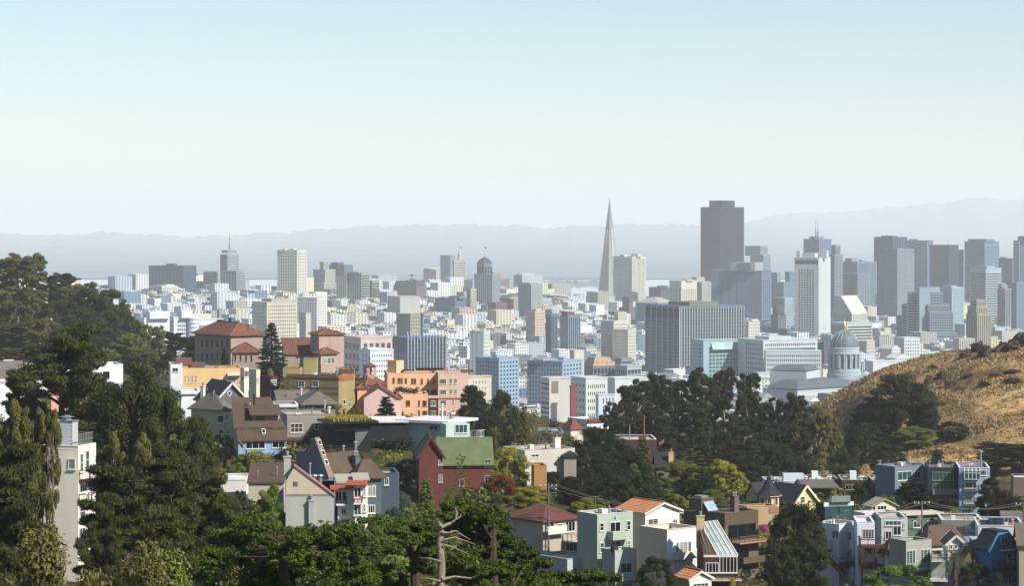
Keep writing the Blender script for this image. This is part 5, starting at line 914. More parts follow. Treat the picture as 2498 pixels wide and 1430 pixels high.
# --- concrete gable house with coral awnings
CONC = wm_('#c4bcab', scale=.3, fine=3, var=.14)
h = House('concrete_gable_house', 'grey concrete walled house with a coral roof edge and white balcony front', 'house', 'concrete gable house', 697, 815, 816, 1206, 292, 14, CONC, LR=16, zb=None)
v = h.v; CORAL = mat('coral_metal', '#bb6253', var=.1, fine=2); PINKR = mat('pink_roof', '#a67a70', var=.12, fine=3)
mb = MB(); mb.prism([v.pt(1,0,v.zt-.3), v.pt(.99,0,v.zt+1.6), v.pt(.82,0,v.zt+3.3), v.pt(.0,0,v.zt-.3)], v.uR*.3); mb.build("gable_wall", asmat('#b3a894'), h.e)
mb = MB(); mb.prism([v.pt(.83,-.01,v.zt+3.35), v.pt(-.03,-.01,v.zt-.35), v.pt(-.03,.09,v.zt-.35), v.pt(.83,.09,v.zt+3.35)], (0,0,.18)); mb.build("coral_coping", PINKR, h.e)
mb = MB(); mb.box(v.pt(0,.1,v.zt-.2), v.uL*v.LL, v.uR*v.LR*.88, (0,0,.2)); mb.build("roof", GRAVEL, h.e)
h.chimney(.9,.05,1.5,1.0,.8,CONC,z=v.zt+2.2); h.chimney(.42,-.03,2.0,1.6,.6,CONC,z=v.zt-3.4,pots=3); h.vent(.5,.06,2.2,.09,z=v.zt+1.2); h.box(.75,-.005,.5,.05,.5,asmat('#5f5a54'),"wall_vent",z=v.zt+1.0)
for i in range(3): h.vent(.3+.12*i,.5,1.3,.24,z=v.zt)
wf = asmat('#d9d6d0')
b = House('', '', '', '', 818, 824, 866, 1180, 294, 74, wf, into=h, LL=9, part='front_wall', zb=v.zb-2); b.win('R', [(1750,1140,1830,1260,2,1),(1830,1140,1885,1260,1,1),(1820,1340,1885,1410,2,1)], ZC); b.panel('R', 1690, 1068, 1960, 1112, CORAL, ZC, "awning", .9); b.balcony('R', 1760, 1880, 1280, 1215, 1.0, 'rail', BLACK, ZC, floor=WHITE); b.slab(GRAVEL, .2, .2)
b2 = House('', '', '', '', 862, 866, 897, 1173, 292.5, 70, wf, into=h, LL=7, part='tower_wall', zb=v.zb-2); b2.panel('R', 1885, 1012, 2130, 1062, CORAL, ZC, "awning", .7)
b2.win('R', [(1968,1090,2058,1215,2,1),(2080,1080,2110,1200,1,2),(1968,1290,2058,1420,2,1),(2080,1290,2110,1380,1,2)], ZC); b2.balcony('R', 1965, 2065, 1270, 1225, .7, 'rail', CORAL, ZC, floor=WHITE); b2.slab(GRAVEL, .2, .25)
# --- small brown roofed neighbour
h = House('brown_roof_neighbour', 'plain grey wall house with a flat brown roof left of the concrete gable house', 'house', 'brown topped grey house', 606, 690, 696, 1180, 306, 18, '#aaa595', LR=9); h.shed(1.5, BROWNSH, 'L', .2); h.vent(.2,.3,1.2,.09,z=h.v.zt+.4); h.vent(.75,.2,.9,.06,z=h.v.zt+.3)
h = House('white_terrace', 'white roof terrace with plastic chairs above the dark cypresses', 'house', 'white roof terrace', 535, 600, 612, 1172, 318, 25, '#d0d0cc', LR=8, flatroof=WHITE)
def chair(h, t, q, label, m=None):
    m = m or WHITE; p = h.v.pt(t, q, h.v.zt-.4); e = thing("garden_chair", label, "chair", p, "white garden chairs"); u, w = h.v.uR, h.v.uL
    for nm, o, a, b_, c in (("seat", p+V(0,0,.42), u*.5, w*.5, V(0,0,.06)), ("backrest", p+V(0,0,.48)+w*.44, u*.5, w*.06, V(0,0,.5))): mb = MB(); mb.box(o, a, b_, c); mb.build(nm, m, e)
    for i in (0,1):
        for j in (0,1): mb = MB(); q_ = p+u*.46*i+w*.46*j; mb.bar(q_, q_+V(0,0,.42), .05); mb.build("leg", m, e)
chair(h, .3, .25, 'white garden chair nearest the edge of the white roof terrace'); chair(h, .55, .35, 'white garden chair further back on the white roof terrace')
# --- tall cream apartment at left
h = House('cream_apartment', 'tall cream apartment block with a white brick chimney on its roof terrace', 'apartment block', 'tall cream apartment', 100, 191, 234, 1090, 268, 18, '#dbd3c0', LR=9.5, flatroof=mat('white_deck', '#dcdbd6')); v = h.v
h.win('L', [(450,592,498,665,1,1)], ZG, pane=PANB); h.panel('L', 310, 530, 515, 537, asmat('#a8987a'), ZG, "seam", .02)
mb = MB(); bw, bh = .42, .2; c0 = v.pt(.28,.25,v.zt-.4); W, D, HH = 2.0, 1.3, 3.0
mb.box(c0, v.uR*D, v.uL*W, (0,0,HH)); ch = mb.build("chimney", mat('white_brick_core', '#b9bcc0'), h.e)
bd = MB(); bd.box((0,0,0), (bw-.03,0,0), (0,-.03,0), (0,0,bh-.03)); bdat = bd.data("brick", mat('white_brick', '#dfe2e6', var=.1, fine=2))
for r_ in range(int(HH/bh)):
    for c_ in range(5):
        x0 = c_*bw - (bw/2 if r_ % 2 else 0)
        if x0 < -.01 or x0+bw > W+.05: continue
        ob = bpy.data.objects.new("brick", bdat); COL.objects.link(ob); ob.parent = ch; p = c0+v.uL*W-v.uL*x0+V(0,0,r_*bh); ob.location = p-V(*h.e.location); ob.rotation_euler.z = -v.phi
mb = MB(); mb.box(c0+V(0,0,HH)-v.uL*.1-v.uR*.1, v.uR*(D+.2), v.uL*(W+.2), (0,0,.12)); mb.lathe(c0+V(0,0,HH+.1)+v.uL*W*.5+v.uR*D*.5, [(.5,0),(.5,.3),(.9,.36),(.02,.6)], 4); mb.build("chimney_cap", METAL, ch)
mb = MB(); p = v.pt(.62,.1,v.zt-.4); mb.tube([p, p+V(0,0,2.7)], .2, 10); mb.lathe(p+V(0,0,2.7), [(.22,0),(.36,.12),(.3,.5),(.02,.75)], 10); mb.build("flue", METAL, h.e)
rail(h.e, [v.pt(.55,.9), v.pt(.02,.9), v.pt(.02,.1)], 1.3, METAL, .3); wt = WHITE
h.win('R', [(525,560,545,680,1,2),(560,540,585,660,1,2),(520,760,570,810,3,1),(522,880,560,1000,1,2),(520,1050,560,1120,2,1)], ZG, pane=PANT); h.balcony('R', 518, 590, 735, 668, 1.3, 'rail', BLACK, ZG, floor=WOOD); h.balcony('R', 518, 580, 880, 830, 1.0, 'rail', BLACK, ZG, floor=WHITE)
# --- white houses glimpsed behind the left trees
h = House('white_flat_house', 'long white flat roofed house half hidden by the huge layered cypress', 'house', 'hidden white flat house', -40, -20, 62, 938, 560, 72, '#cfd3d6', LL=10, flatroof=GRAVEL); h.chimney(.2,.8,1.2,.7,.7,WHITE,pots=1)
h = House('grey_roof_house', 'grey shingled roof at the left edge behind the layered cypress', 'house', 'edge grey roof', -60, -45, 58, 925, 620, 74, '#9a9a96', LL=10); h.gable('R', 4, GREYSH, .5); h.box(.5,.6,1.4,2.6,1.0,WHITE,"roof_vent",z=h.v.zt+3.4)
h = House('white_villa', 'white villa with pale roof seen through the dark pines', 'house', 'white villa behind pines', 60, 75, 300, 893, 640, 78, '#d4d8dc', LL=12, flatroof=mat('pale_membrane', '#d8d6cc')); h.win('R', [(205,905,222,925),(100,905,118,925),(250,906,268,926)], Z0)
h = House('salmon_house', 'salmon stucco house glimpsed behind the cypress trunk', 'house', 'salmon house behind cypress', 120, 125, 200, 965, 520, 78, '#cf9c82', LL=9, flatroof=GRAVEL); h.win('R', [(165,985,178,1005),(183,985,196,1005)], Z0)
h = House('peach_house', 'small peach house peeping through the rounded dark pine', 'house', 'peach house behind pine', 300, 306, 372, 978, 520, 78, '#cdb294', LL=9, flatroof=GRAVEL); h.win('R', [(322,1000,340,1018,2,1)], Z0)
h = House('white_porch_house', 'white house with dentil cornice between pine and diamond window house', 'house', 'white dentil house', 436, 442, 488, 955, 500, 76, '#cfd6d8', LL=9, flatroof=GRAVEL); h.panel('R', 438, 958, 487, 962, WHITE, Z0, "cornice", .4)
# ------------------------------------------------------------------ lower right hillside
h = House('maroon_roof_house', 'beige house with a maroon hip roof and glass railed decks', 'house', 'maroon roofed house', 1230, 1325, 1412, 1272, 372, 48, '#a59a8d', LL=11, LR=8); h.hip(1.9, MARSH, .5, ins=3.5); h.siding('L', asmat('#a59a8d'), .3)
h.win('R', [(628,700,722,742,2,1),(760,710,815,745,1,1),(850,680,965,795,3,1),(855,940,990,1030,3,1)], ZD, pane=PANE); h.panel('R', 600, 738, 820, 808, WHITE, ZD, "privacy_screen", .06, 1.0)
h.balcony('R', 825, 1030, 900, 820, 2.0, 'rail', asmat('#8d6a66'), ZD, floor=WHITE); h.balcony('R', 865, 1255, 1120, 1040, 2.2, 'rail', asmat('#8d6a66'), ZD, floor=WHITE)
b = House('', '', '', '', 1300, 1384, 1460, 1366, 364, 50, '#9fa6aa', into=h, LL=8, LR=6, part='lower_wall', flatroof=GRAVEL)
for t in (.3,.62): mb = MB(); c = h.v.pt(t,.3,h.v.zt+.7); mb.tube([c, c+V(0,0,.6)], .12, 6); mb.tube([c+h.v.uR*.4, c+h.v.uR*.4+V(0,0,.5)], .12, 6); mb.box(c+V(0,0,.5)-h.v.uR*.1, h.v.uR*.7, h.v.uL*.1, (0,0,.1)); mb.build("roof_vents", METAL, h.e)
h = House('grey_green_flats', 'grey green stucco flats with curved balconies and sliding doors', 'apartment block', 'grey green flats', 1408, 1457, 1544, 1257, 362, 57, '#9aa79b', LL=13, LR=7.2, flatroof=GRAVEL, trim=WHITE)
h.win('R', [(1250,700,1302,790,1,2),(1370,690,1495,800,2,1),(1565,675,1612,780,1,2),(1252,930,1304,1040,1,2),(1368,920,1495,1010,2,1),(1568,905,1612,1005,1,2),(1255,1155,1305,1235,1,1)], ZD, frame=WHITE); h.balcony('R', 1340, 1560, 875, 795, 1.5, 'solid', None, ZD)
b = House('', '', '', '', 1468, 1500, 1553, 1345, 357, 57, '#9aa79b', into=h, part='front_bay_wall', flatroof=GRAVEL); b.win('R', [(1495,1165,1628,1275,2,1),(1515,1400,1622,1430,2,1)], ZD, frame=WHITE); b.balcony('R', 1470, 1700, 1355, 1285, 1.0, 'solid', None, ZD); h.clutter(8, 21)
mb = MB(); p = b.v.pt(.2,.1,b.v.zt-.4); mb.lathe(p+V(0,0,.1), [(.55,0),(.6,.6),(.5,.95),(.05,1.1)], 8); mb.build("barbecue", BLACK, h.e)
for y, x in ((640,1430),(855,1482),(1085,1555),(1330,1630)): a, z_ = h.v.hit('R', zx(ZD,x), zy(ZD,y)); p, u, n = h.place('R', a, z_); mb = MB(); mb.box(p, u*.2, n*.35, (0,0,.2)); mb.build("wall_lamp", WHITE, h.e)
REDB = mat('coral_board', '#b5483f', var=.12, fine=3)
h = House('small_red_house', 'small coral red gabled house squeezed between stucco neighbours', 'house', 'small coral red house', 1530, 1545, 1599, 1338, 383, 76, REDB, LL=10); h.gable('L', 2.6, asmat('#5a4038'), .15); h.siding('R', REDB, .3); h.win('R', [(1675,870,1718,980,1,2)], ZD); h.panel('R', 1745, 1065, 1845, 1095, WHITE, ZD, "window_head", .1); h.win('R', [(1682,1130,1720,1200,2,1)], ZD)
h = House('white_tile_house', 'white boarded house with orange roof tiles and a sunny upper deck', 'house', 'white tile roofed house', 1508, 1574, 1657, 1252, 366, 52, '#cfc4ad', LL=12, LR=7.6); WB = asmat('#d5d6d4'); h.siding('R', WB, .28)
h.win('R', [(1812,655,1930,772,2,1),(2098,655,2155,742,2,1)], ZD, frame=WHITE)
v = h.v; rise = 1.25; o = v.pt(0,0,v.zt); mb = MB(); mb.prism([o, o+v.uR*v.LR, o+v.uR*v.LR/2+V(0,0,rise)], v.uL*v.LL); mb.build("gable_wall", WB, h.e)
def tiles(h, v, rise, over=.45):
    o = v.pt(0,0,v.zt); lx, ly = v.LL+2*over, v.LR/2+over; k = rise/(v.LR/2)
    for sg in (0,1):
        n, m_ = int(lx/.28)*4, int(ly/.42); us = np.linspace(0,lx,n+1); rows = []
        for j in range(m_+1):
            for st in ((0,1) if 0 < j < m_ else (0,)):
                s_ = ly*j/m_; z = k*(s_-over)+.12+.07*np.abs(np.sin(us*math.pi/.28))+(.045 if (st or j == 0) else 0); base = o - v.uL*over + (v.uR*(s_-over) if sg == 0 else v.uR*(v.LR-(s_-over)))
                rows.append(base[None]+v.uL[None]*us[:,None]+np.array([0,0,1.])[None]*z[:,None])
        A = np.array(rows); r_, c_, _ = A.shape; ix = np.arange(r_*c_).reshape(r_,c_); mb = MB(); mb.add(A.reshape(-1,3), np.stack([ix[:-1,:-1],ix[:-1,1:],ix[1:,1:],ix[1:,:-1]],-1).reshape(-1,4)); t_ = mb.build("roof", mat('orange_tile', '#b87e5c', var=.25, scale=1.5, fine=6), h.e)
    mb = MB(); a = o+v.uR*v.LR/2+V(0,0,rise+.2); mb.bar(a-v.uL*over, a+v.uL*(v.LL+over), .22); mb.build("ridge_tiles", mat('orange_tile', '#b87e5c'), h.e)
    mb = MB()
    for s2 in (0,1): a = o-v.uL*over+(v.uR*(v.LR+over) if s2 else -v.uR*over)+V(0,0,-k*over); b_ = o-v.uL*over+v.uR*v.LR/2+V(0,0,rise); mb.bar(a, b_, .1, h=.24)
    mb.build("bargeboard", WHITE, h.e)
tiles(h, v, rise)
b = House('', '', '', '', 1560, 1627, 1703, 1294, 352, 52, '#cabfa9', into=h, LL=8, LR=7, part='lower_wall', flatroof=asmat('#b9907c'), para=.9); b.siding('R', WB, .28); b.win('R', [(2135,925,2172,1050,1,1),(2180,920,2270,1050,2,1,PANB),(2275,912,2315,1035,1,1)], ZD, frame=WHITE); b.balcony('R', 2110, 2345, 1110, 1070, .9, 'solid', asmat('#cfc2b4'), ZD); b.box(.3,.2,1.2,2.0,.35,asmat('#4a3f3a'),"sunbed",z=b.v.zt-.85)
def lounger(h, t, q, label): 
    p = h.v.pt(t,q,h.v.zt-.88); e = thing("deck_lounger", label, "lounger", p); mb = MB(); mb.box(p+V(0,0,.3), h.v.uR*1.3, h.v.uL*.6, (0,0,.1)); mb.build("seat", WHITE, e); mb = MB(); mb.prism([p+V(0,0,.35)+h.v.uR*1.3, p+V(0,0,.45)+h.v.uR*1.3, p+V(0,0,1.0)+h.v.uR*1.8, p+V(0,0,.9)+h.v.uR*1.85], h.v.uL*.6); mb.build("backrest", WHITE, e)
    for i in (0,1):
        for j in (0,1): mb = MB(); q_ = p+h.v.uR*(.1+1.1*i)+h.v.uL*(.05+.5*j); mb.bar(q_, q_+V(0,0,.3), .05); mb.build("leg", WHITE, e)
lounger(b, .15, .1, 'white lounger on the upper deck of the white tile roofed house')
h = House('tile_cottage', 'little white cottage gable with orange tiles at the bottom edge', 'house', 'little tile cottage', 1650, 1682, 1735, 1414, 330, 62, '#b9a98e', LL=6, LR=5); h.siding('R', WB, .25); v = h.v; o = v.pt(0,0,v.zt); mb = MB(); mb.prism([o, o+v.uR*v.LR, o+v.uR*v.LR/2+V(0,0,.9)], v.uL*v.LL); mb.build("gable_wall", WB, h.e); tiles(h, v, .9, .35); h.win('R', [(1690,1425,1728,1450,4,1)], Z0)
# conservatory house
h = House('conservatory_house', 'dark clad house with a sloping white framed glass conservatory and tiled chimney', 'house', 'glass conservatory house', 1700, 1716, 1800, 1358, 342, 74, '#3a2a2a', LL=11, trim=WHITE); v = h.v
h.win('R', [(525,1185,665,1295,4,1),(672,1120,860,1295,5,1)], ZE, frame=WHITE, pane=PANE); h.panel('R', 505, 1105, 865, 1128, WHITE, ZE, "head_beam", .1)
A0, A1_ = v.pt(0,.42,v.zt), v.pt(0,1,v.zt); B0, B1 = v.pt(.75,.05,v.zt+3.6), v.pt(.75,.55,v.zt+3.9); mb = MB(); mb.prism([A0,A1_,B1,B0], (0,0,.06)); gp = mb.build("glass_roof", glass('conservatory_glass', '#a9b8b8', .12), h.e)
for i in range(5):
    t = i/4; mb = MB(); mb.bar(A0*(1-t)+A1_*t+V(0,0,.1), B0*(1-t)+B1*t+V(0,0,.1), .12); mb.build("glazing_bar", WHITE, gp)
for t in (0,.33,.66,1): mb = MB(); mb.bar(A0*(1-t)+B0*t+V(0,0,.12), A1_*(1-t)+B1*t+V(0,0,.12), .07); mb.build("purlin", WHITE, gp)
mb = MB(); mb.prism([v.pt(0,.0,v.zt), v.pt(0,.4,v.zt), v.pt(.75,.03,v.zt+3.55), v.pt(.75,.0,v.zt+3.5)], V(0,0,.05)); mb.build("roof", asmat('#4b342d'), h.e)
h.chimney(.6,-.08,3.9,1.1,.9,mat('mosaic_stone', '#cbb488', var=.3, scale=2, fine=3),z=v.zt+.2,pots=1); mb = MB(); a, b_ = v.pt(.05,.12,v.zt+.3), v.pt(.7,.0,v.zt+3.6)
mb.bar(a, b_, .07); mb.bar(a+v.uR*.5, b_+v.uR*.5, .07)
for t in np.linspace(.05,.95,11): mb.bar(a*(1-t)+b_*t, a*(1-t)+b_*t+v.uR*.5, .05)
o = mb.build("ladder", METAL, off=v.pt(0,0,v.zt)); tag(o, 'metal ladder lying on the slope beside the glass conservatory', 'ladder')
h.balcony('R', 470, 900, 1350, 1295, 1.6, 'rail', BLACK, ZE, floor=asmat('#b9a98c'))
# brown timber house
TIM = wm_('#7d5a3c', scale=.5, fine=6, var=.2); TIM2 = wm_('#8a6a50', scale=.5, fine=6, var=.2)
h = House('timber_house', 'brown vertical boarded timber house with stair tower and wide deck', 'house', 'brown timber house', 1668, 1768, 1850, 1254, 378, 50, TIM2, LL=14, LR=9, flatroof=asmat('#5e463a')); v = h.v
def boards(h, f, m, z0, z1, a0, a1, w=.32):
    o, u, n, L = h.v.face(f); k = int((a1-a0)/w)
    bd = MB(); bd.box((0,0,0), (w-.035,0,0), (0,-.035,0), (0,0,z1-z0)); dt = bd.data("board", m)
    for i in range(k):
        ob = bpy.data.objects.new("board", dt); COL.objects.link(ob); ob.parent = h.e; p = o+u*(a0+i*w); p[2] = z0; ob.location = p-V(*h.e.location); ob.rotation_euler.z = -h.v.phi if f == 'L' else math.pi/2-h.v.phi
boards(h, 'R', TIM, v.zt-2.1, v.zt-.02, 0, v.LR); boards(h, 'L', TIM2, v.zt-7, v.zt-.02, 0, v.LL)
h.win('R', [(762,792,1055,908,3,1),(870,1045,980,1150,2,1),(1085,1035,1200,1150,2,1),(900,1235,1000,1320,2,1)], ZE, frame=asmat('#3a2a22'), pane=PANE); h.balcony('R', 800, 1230, 970, 905, 1.8, 'rail', asmat('#6b5138'), ZE, floor=asmat('#9a7a60')); h.balcony('R', 860, 1230, 1180, 1130, 1.4, 'solid', TIM, ZE)
b = House('', '', '', '', 1681, 1711, 1741, 1221, 381, 45, TIM2, into=h, zb=v.zt-.5, part='stair_tower_wall'); b.slab(asmat('#5e463a'), .15, .1)
mb = MB(); q = b.v; mb.prism([q.pt(0,.1,q.zt-.3)+q.nR*.02, q.pt(0,.9,q.zt-.3)+q.nR*.02, q.pt(0,.9,q.zb+.6)+q.nR*1.1, q.pt(0,.1,q.zb+.6)+q.nR*1.1], q.nR*.1); mb.build("sloping_glazing", glass('sky_glass', '#9fb4c4', .1), h.e); b.box(.15,.15,1.6,1.6,.35,METAL,"skylight",z=b.v.zt+.2)
h.chimney(.35,.72,1.9,1.0,1.0,TIM2,pots=2); rail(h.e, [v.pt(.5,.3), v.pt(.5,.9)], .9, asmat('#4a3428'))
mb = MB(); leaves(mb, [v.pt(-.12,1.0+.02*i,v.zt-3.0+R.uniform(-.3,.5)) for i in range(5)], [(.55,.55,.5)]*5, 420, .3, .16); mb.build("flower_planter", leafmat('magenta_flower', '#5c3a4a', '#c25a86', .3), h.e, kind="stuff")
# Victorian with turret
VY = asmat('#c3b184'); h = House('turret_house', 'yellow Victorian house with black roofs, pointed turret and gable', 'house', 'black turret house', 1866, 1935, 1992, 1229, 432, 52, VY, LL=12, LR=6.2); h.gable('L', 2.9, DKSH, .55, trim=asmat('#d9cfa6')); h.win('R', [(1525,488,1575,555,1,2)], ZE)
c = P(1876, 1207, 428); mb = MB(); mb.lathe(V(c[0],c[1],0), [(1.75,h.v.zb),(1.75,c[2])], 8); mb.build("turret_wall", VY, h.e); mb = MB(); mb.lathe(c, [(2.3,-.1),(2.2,.05),(1.3,.9),(.75,2.0),(.3,3.1),(.04,3.6)], 8); mb.build("turret_roof", DKSH, h.e); mb = MB(); mb.lathe(c+V(0,0,-.22), [(2.25,0),(2.25,.14)], 8); mb.build("turret_cornice", asmat('#d9cfa6'), h.e)
for a in (200, 245, 290): 
    x = V(math.cos(rad(a+22.5)), math.sin(rad(a+22.5)), 0); t = V(-x[1], x[0], 0); p = c+x*1.63-t*.42-V(0,0,1.75); mb = MB(); mb.box(p, t*.84, x*.08, (0,0,1.35)); fr = mb.build("window", asmat('#d9cfa6'), h.e); mb = MB(); mb.box(p+t*.12+x*.06+V(0,0,.1), t*.6, x*.05, (0,0,1.12)); mb.build("pane", PANE, fr)
mb = MB(); c2 = P(1945, 1192, 440); mb.lathe(c2, [(1.5,-.6),(.9,.3),(.4,1.2),(.03,1.7)], 8); mb.build("spire_roof", DKSH, h.e); mb = MB(); mb.bar(c+V(0,0,3.5), c+V(0,0,4.3), .07); mb.build("finial", METAL, h.e)
b = House('', '', '', '', 1820, 1850, 1900, 1212, 442, 50, VY, into=h, part='rear_wall'); b.gable('R', 2.2, DKSH, .4)
h = House('tan_deck_house', 'low tan deck house below the black turret', 'house', 'low tan deck house', 1800, 1822, 1896, 1238, 415, 70, '#a08a6e', LL=8, flatroof=asmat('#6a5648')); h.panel('R', 1876, 1238, 1900, 1252, asmat('#8f6a4a'), Z0, "trellis", .1)
# behind
h = House('grey_flat_row', 'pale grey flat roofed house behind the black turret', 'house', 'pale flat roof behind turret', 1858, 1872, 1960, 1176, 478, 74, '#a9b0b4', LL=9, flatroof=GRAVEL); h.box(.3,.5,2.4,4,1.6,asmat('#b9c4ca'),"roof_room"); h.clutter(4, 31)
h = House('black_glass_house', 'black trimmed house with tall teal glazing and an overhanging roof', 'house', 'teal glazed black house', 1966, 1978, 2024, 1190, 448, 66, '#1f2224', LL=10); h.slab(asmat('#5f5c58'), .3, 1.6); h.win('R', [(1648,405,1832,525,4,1)], ZE, pane=PANT, frame=BLACK)
h = House('teal_box_house', 'modern white framed box house with big teal windows and a roof garden', 'house', 'teal window box house', 1990, 2011, 2086, 1232, 418, 70, '#16181b', LL=9, flatroof=asmat('#86805f')); h.panel('R', 40, 550, 355, 580, WHITE, ZF, "white_frame", .12); h.win('R', [(50,592,192,690,3,1),(205,580,345,690,2,1),(50,698,345,726,4,1)], ZF, pane=PANT, frame=asmat('#2a3a3c')); h.balcony('R', 1840, 2040, 545, 480, .6, 'glass', None, ZE)
for nm, lb, xl, xc, xr, yt, d, wl, seed, sh in [('white_vent_row','long low flats with white roof vents under the golden hill',1938,1950,2048,1172,500,'#3a2a28',41,'white vented flats'),('brown_vent_row','brown walled flats with grey roof and a white chimney drum',2044,2054,2118,1172,492,'#3d2b27',42,'brown walled flats'),('slate_vent_row','brown walled flats with a sloping solar screen beside dark conical tree',2116,2128,2196,1172,486,'#40302a',43,'solar screen flats')]:
    h = House(nm, lb, 'apartment block', sh, xl, xc, xr, yt, d, 74, wl, LL=10, flatroof=GRAVEL if seed != 42 else asmat('#6a675f'), trim=asmat('#9a968c')); h.clutter(5, seed)
    for q in (.2,.5,.8): h.vent(.4, q, .6, .35, m=WHITE)
    w = h.v; pxs = np.linspace(xc+8, xr-26, 3)
    h.win('R', [(x, yt+11, x+17, yt+24, 2, 1) for x in pxs], Z0, pane=PANE, frame=asmat('#8a8f90'))
    if seed == 43: 
        for i in range(4): mb = MB(); p = w.pt(0, .55+.1*i, w.zt-.2); mb.prism([p, p+w.uR*.75, p+w.uR*.75+w.nR*1.0-V(0,0,.9), p+w.nR*1.0-V(0,0,.9)], (0,0,.06)); mb.build("solar_screen", PANE, h.e)
    h.box(.3,.35,1.3,1.3,1.9,asmat('#ced6dc'),"chimney")
h = House('grey_three_storey', 'blue grey three storey flats with white windows, first of the hillside row', 'apartment block', 'blue grey three storey flats', 2135, 2183, 2262, 1140, 475, 55, '#6a7682', LL=12, flatroof=GRAVEL); h.win('R', [(818,225,970,308,3,1),(990,225,1068,290,2,1),(850,340,960,420,3,1),(1000,335,1070,400,2,1)], ZF); h.clutter(6, 51)
h = House('navy_three_storey', 'dark navy flats with yellow framed ribbon windows in the hillside row', 'apartment block', 'dark navy flats', 2256, 2264, 2340, 1142, 468, 74, '#1f2f3f', LL=11, flatroof=asmat('#6d5a54')); YF = asmat('#7d8a55'); h.win('R', [(1190,225,1415,318,6,1),(1190,345,1265,440,2,1),(1270,345,1415,440,4,1),(1220,480,1330,580,3,1),(1340,480,1420,570,2,1)], ZF, frame=YF, pane=PANT); h.balcony('R', 1190, 1460, 462, 400, .8, 'glass', None, ZF); h.clutter(7, 52)
h = House('pale_blue_flats', 'pale blue flats with a glass sunroom, last of the hillside row', 'apartment block', 'pale blue flats', 2332, 2340, 2415, 1142, 464, 74, '#8fa3b3', LL=11, flatroof=asmat('#8a6f66'), trim=WHITE); h.win('R', [(1690,205,1760,265,3,1),(1535,335,1660,400,3,1),(1540,480,1650,560,3,1),(1525,600,1600,660,2,1)], ZF); v = h.v
for yb in (420, 570, 700): h.balcony('R', 1510, 1680, yb, yb-62, 1.0, 'rail', asmat('#44545c'), ZF)
a0, zt_ = v.hit('R', zx(ZF,1525), zy(ZF,180)); a1, zb_ = v.hit('R', zx(ZF,1690), zy(ZF,300)); p, u, n = h.place('R', a0, zb_); mb = MB(); mb.box(p, u*(a1-a0), n*1.0, (0,0,zt_-zb_-.5)); sr = mb.build("sunroom", PANT, h.e); mb = MB()
for i in range(5): q = p+u*(a1-a0)*i/4; mb.bar(q+n*1.02, q+n*1.02+V(0,0,zt_-zb_-.5), .1); mb.bar(q+n*1.02+V(0,0,zt_-zb_-.5), q+V(0,0,zt_-zb_), .1)
mb.bar(p+n*1.02+V(0,0,zt_-zb_-.5), p+n*1.02+u*(a1-a0)+V(0,0,zt_-zb_-.5), .1); mb.bar(p+n*1.02+V(0,0,1.2), p+n*1.02+u*(a1-a0)+V(0,0,1.2), .1); mb.bar(p+n*1.02, p+n*1.02+u*(a1-a0), .1); mb.build("sunroom_frame", WHITE, sr); h.clutter(6, 53); h.vent(.4,.75,3,.2)
h = House('edge_roof', 'white topped flat roof at the right edge below the black green cypress', 'house', 'edge flat roof', 2466, 2472, 2540, 1166, 500, 74, '#6e6258', LL=8, flatroof=WHITE)
# white clapboard row with decks
WH = asmat('#b9c2cc'); h = House('white_clapboard_house', 'white blue clapboard house with bay windows and red brown timber decks', 'house', 'white clapboard house', 1990, 2047, 2092, 1281, 372, 40, WH, LL=10, LR=8, flatroof=GRAVEL, trim=WHITE); h.siding('L', WH, .25); h.siding('R', WH, .25)
h.win('L', [(130,838,205,940,2,1)], ZF); h.win('R', [(285,865,332,945,1,2),(352,865,385,942,1,2),(285,1050,335,1130,1,2),(355,1050,388,1130,1,2)], ZF, pane=PANE); h.clutter(4, 61)
b = House('', '', '', '', 2082, 2091, 2134, 1276, 366, 70, '#c6ccd6', into=h, LL=8, part='front_wall', flatroof=WHITE); b.siding('R', asmat('#c6ccd6'), .25); b.win('R', [(450,830,575,930,4,1),(465,1025,550,1110,3,1),(470,1200,570,1260,3,1)], ZF)
for yb, yr in ((990,895),(1185,1090)):
    dk = b.balcony('R', 415, 735, yb, yr, 3.0, 'rail', WOOD, ZF, floor=WOOD)
o, u, n, L = b.v.face('R'); a0, zt_ = b.v.hit('R', zx(ZF,415), zy(ZF,990)); a1, _ = b.v.hit('R', zx(ZF,735), zy(ZF,990))
for a in (a0+.2, (a0+a1)/2, a1-.2): mb = MB(); p = o+u*a+n*2.85; mb.bar(V(p[0],p[1],ground(p[0],p[1])-.5), V(p[0],p[1],zt_), .22); mb.build("deck_post", WOOD, h.e)
for sg in (.3,.7): mb = MB(); p = o+u*(a0+(a1-a0)*sg)+n*2.85; mb.bar(V(p[0],p[1],zt_-1.5), V(p[0],p[1],zt_)+u*(1.2 if sg > .5 else -1.2), .14); mb.build("brace", WOOD, h.e)
st = MB(); a_, z_ = h.v.hit('L', zx(ZF,60), zy(ZF,1040)); p, u, n = h.place('L', a_, z_); q = p+n*1.5
for i in range(16): st.box(q+u*(.28*i)-V(0,0,.2*i), u*.3, n*1.0, (0,0,.06))
for k in (0,1.0): st.bar(q+n*k, q+n*k+u*4.5-V(0,0,3.2), .08, h=.25); st.bar(q+n*k+V(0,0,.95), q+n*k+u*4.5-V(0,0,2.25), .07)
for i in range(0,16,3): st.bar(q+n+u*.28*i-V(0,0,.2*i), q+n+u*.28*i-V(0,0,.2*i-.95), .06)
st.build("timber_stair", WOOD, h.e); dk = h.balcony('L', 50, 130, 1045, 955, 1.6, 'rail', WOOD, ZF, floor=WOOD); dk = h.balcony('R', 130, 355, 1210, 1130, 2.6, 'rail', WOOD, ZF, floor=WOOD)
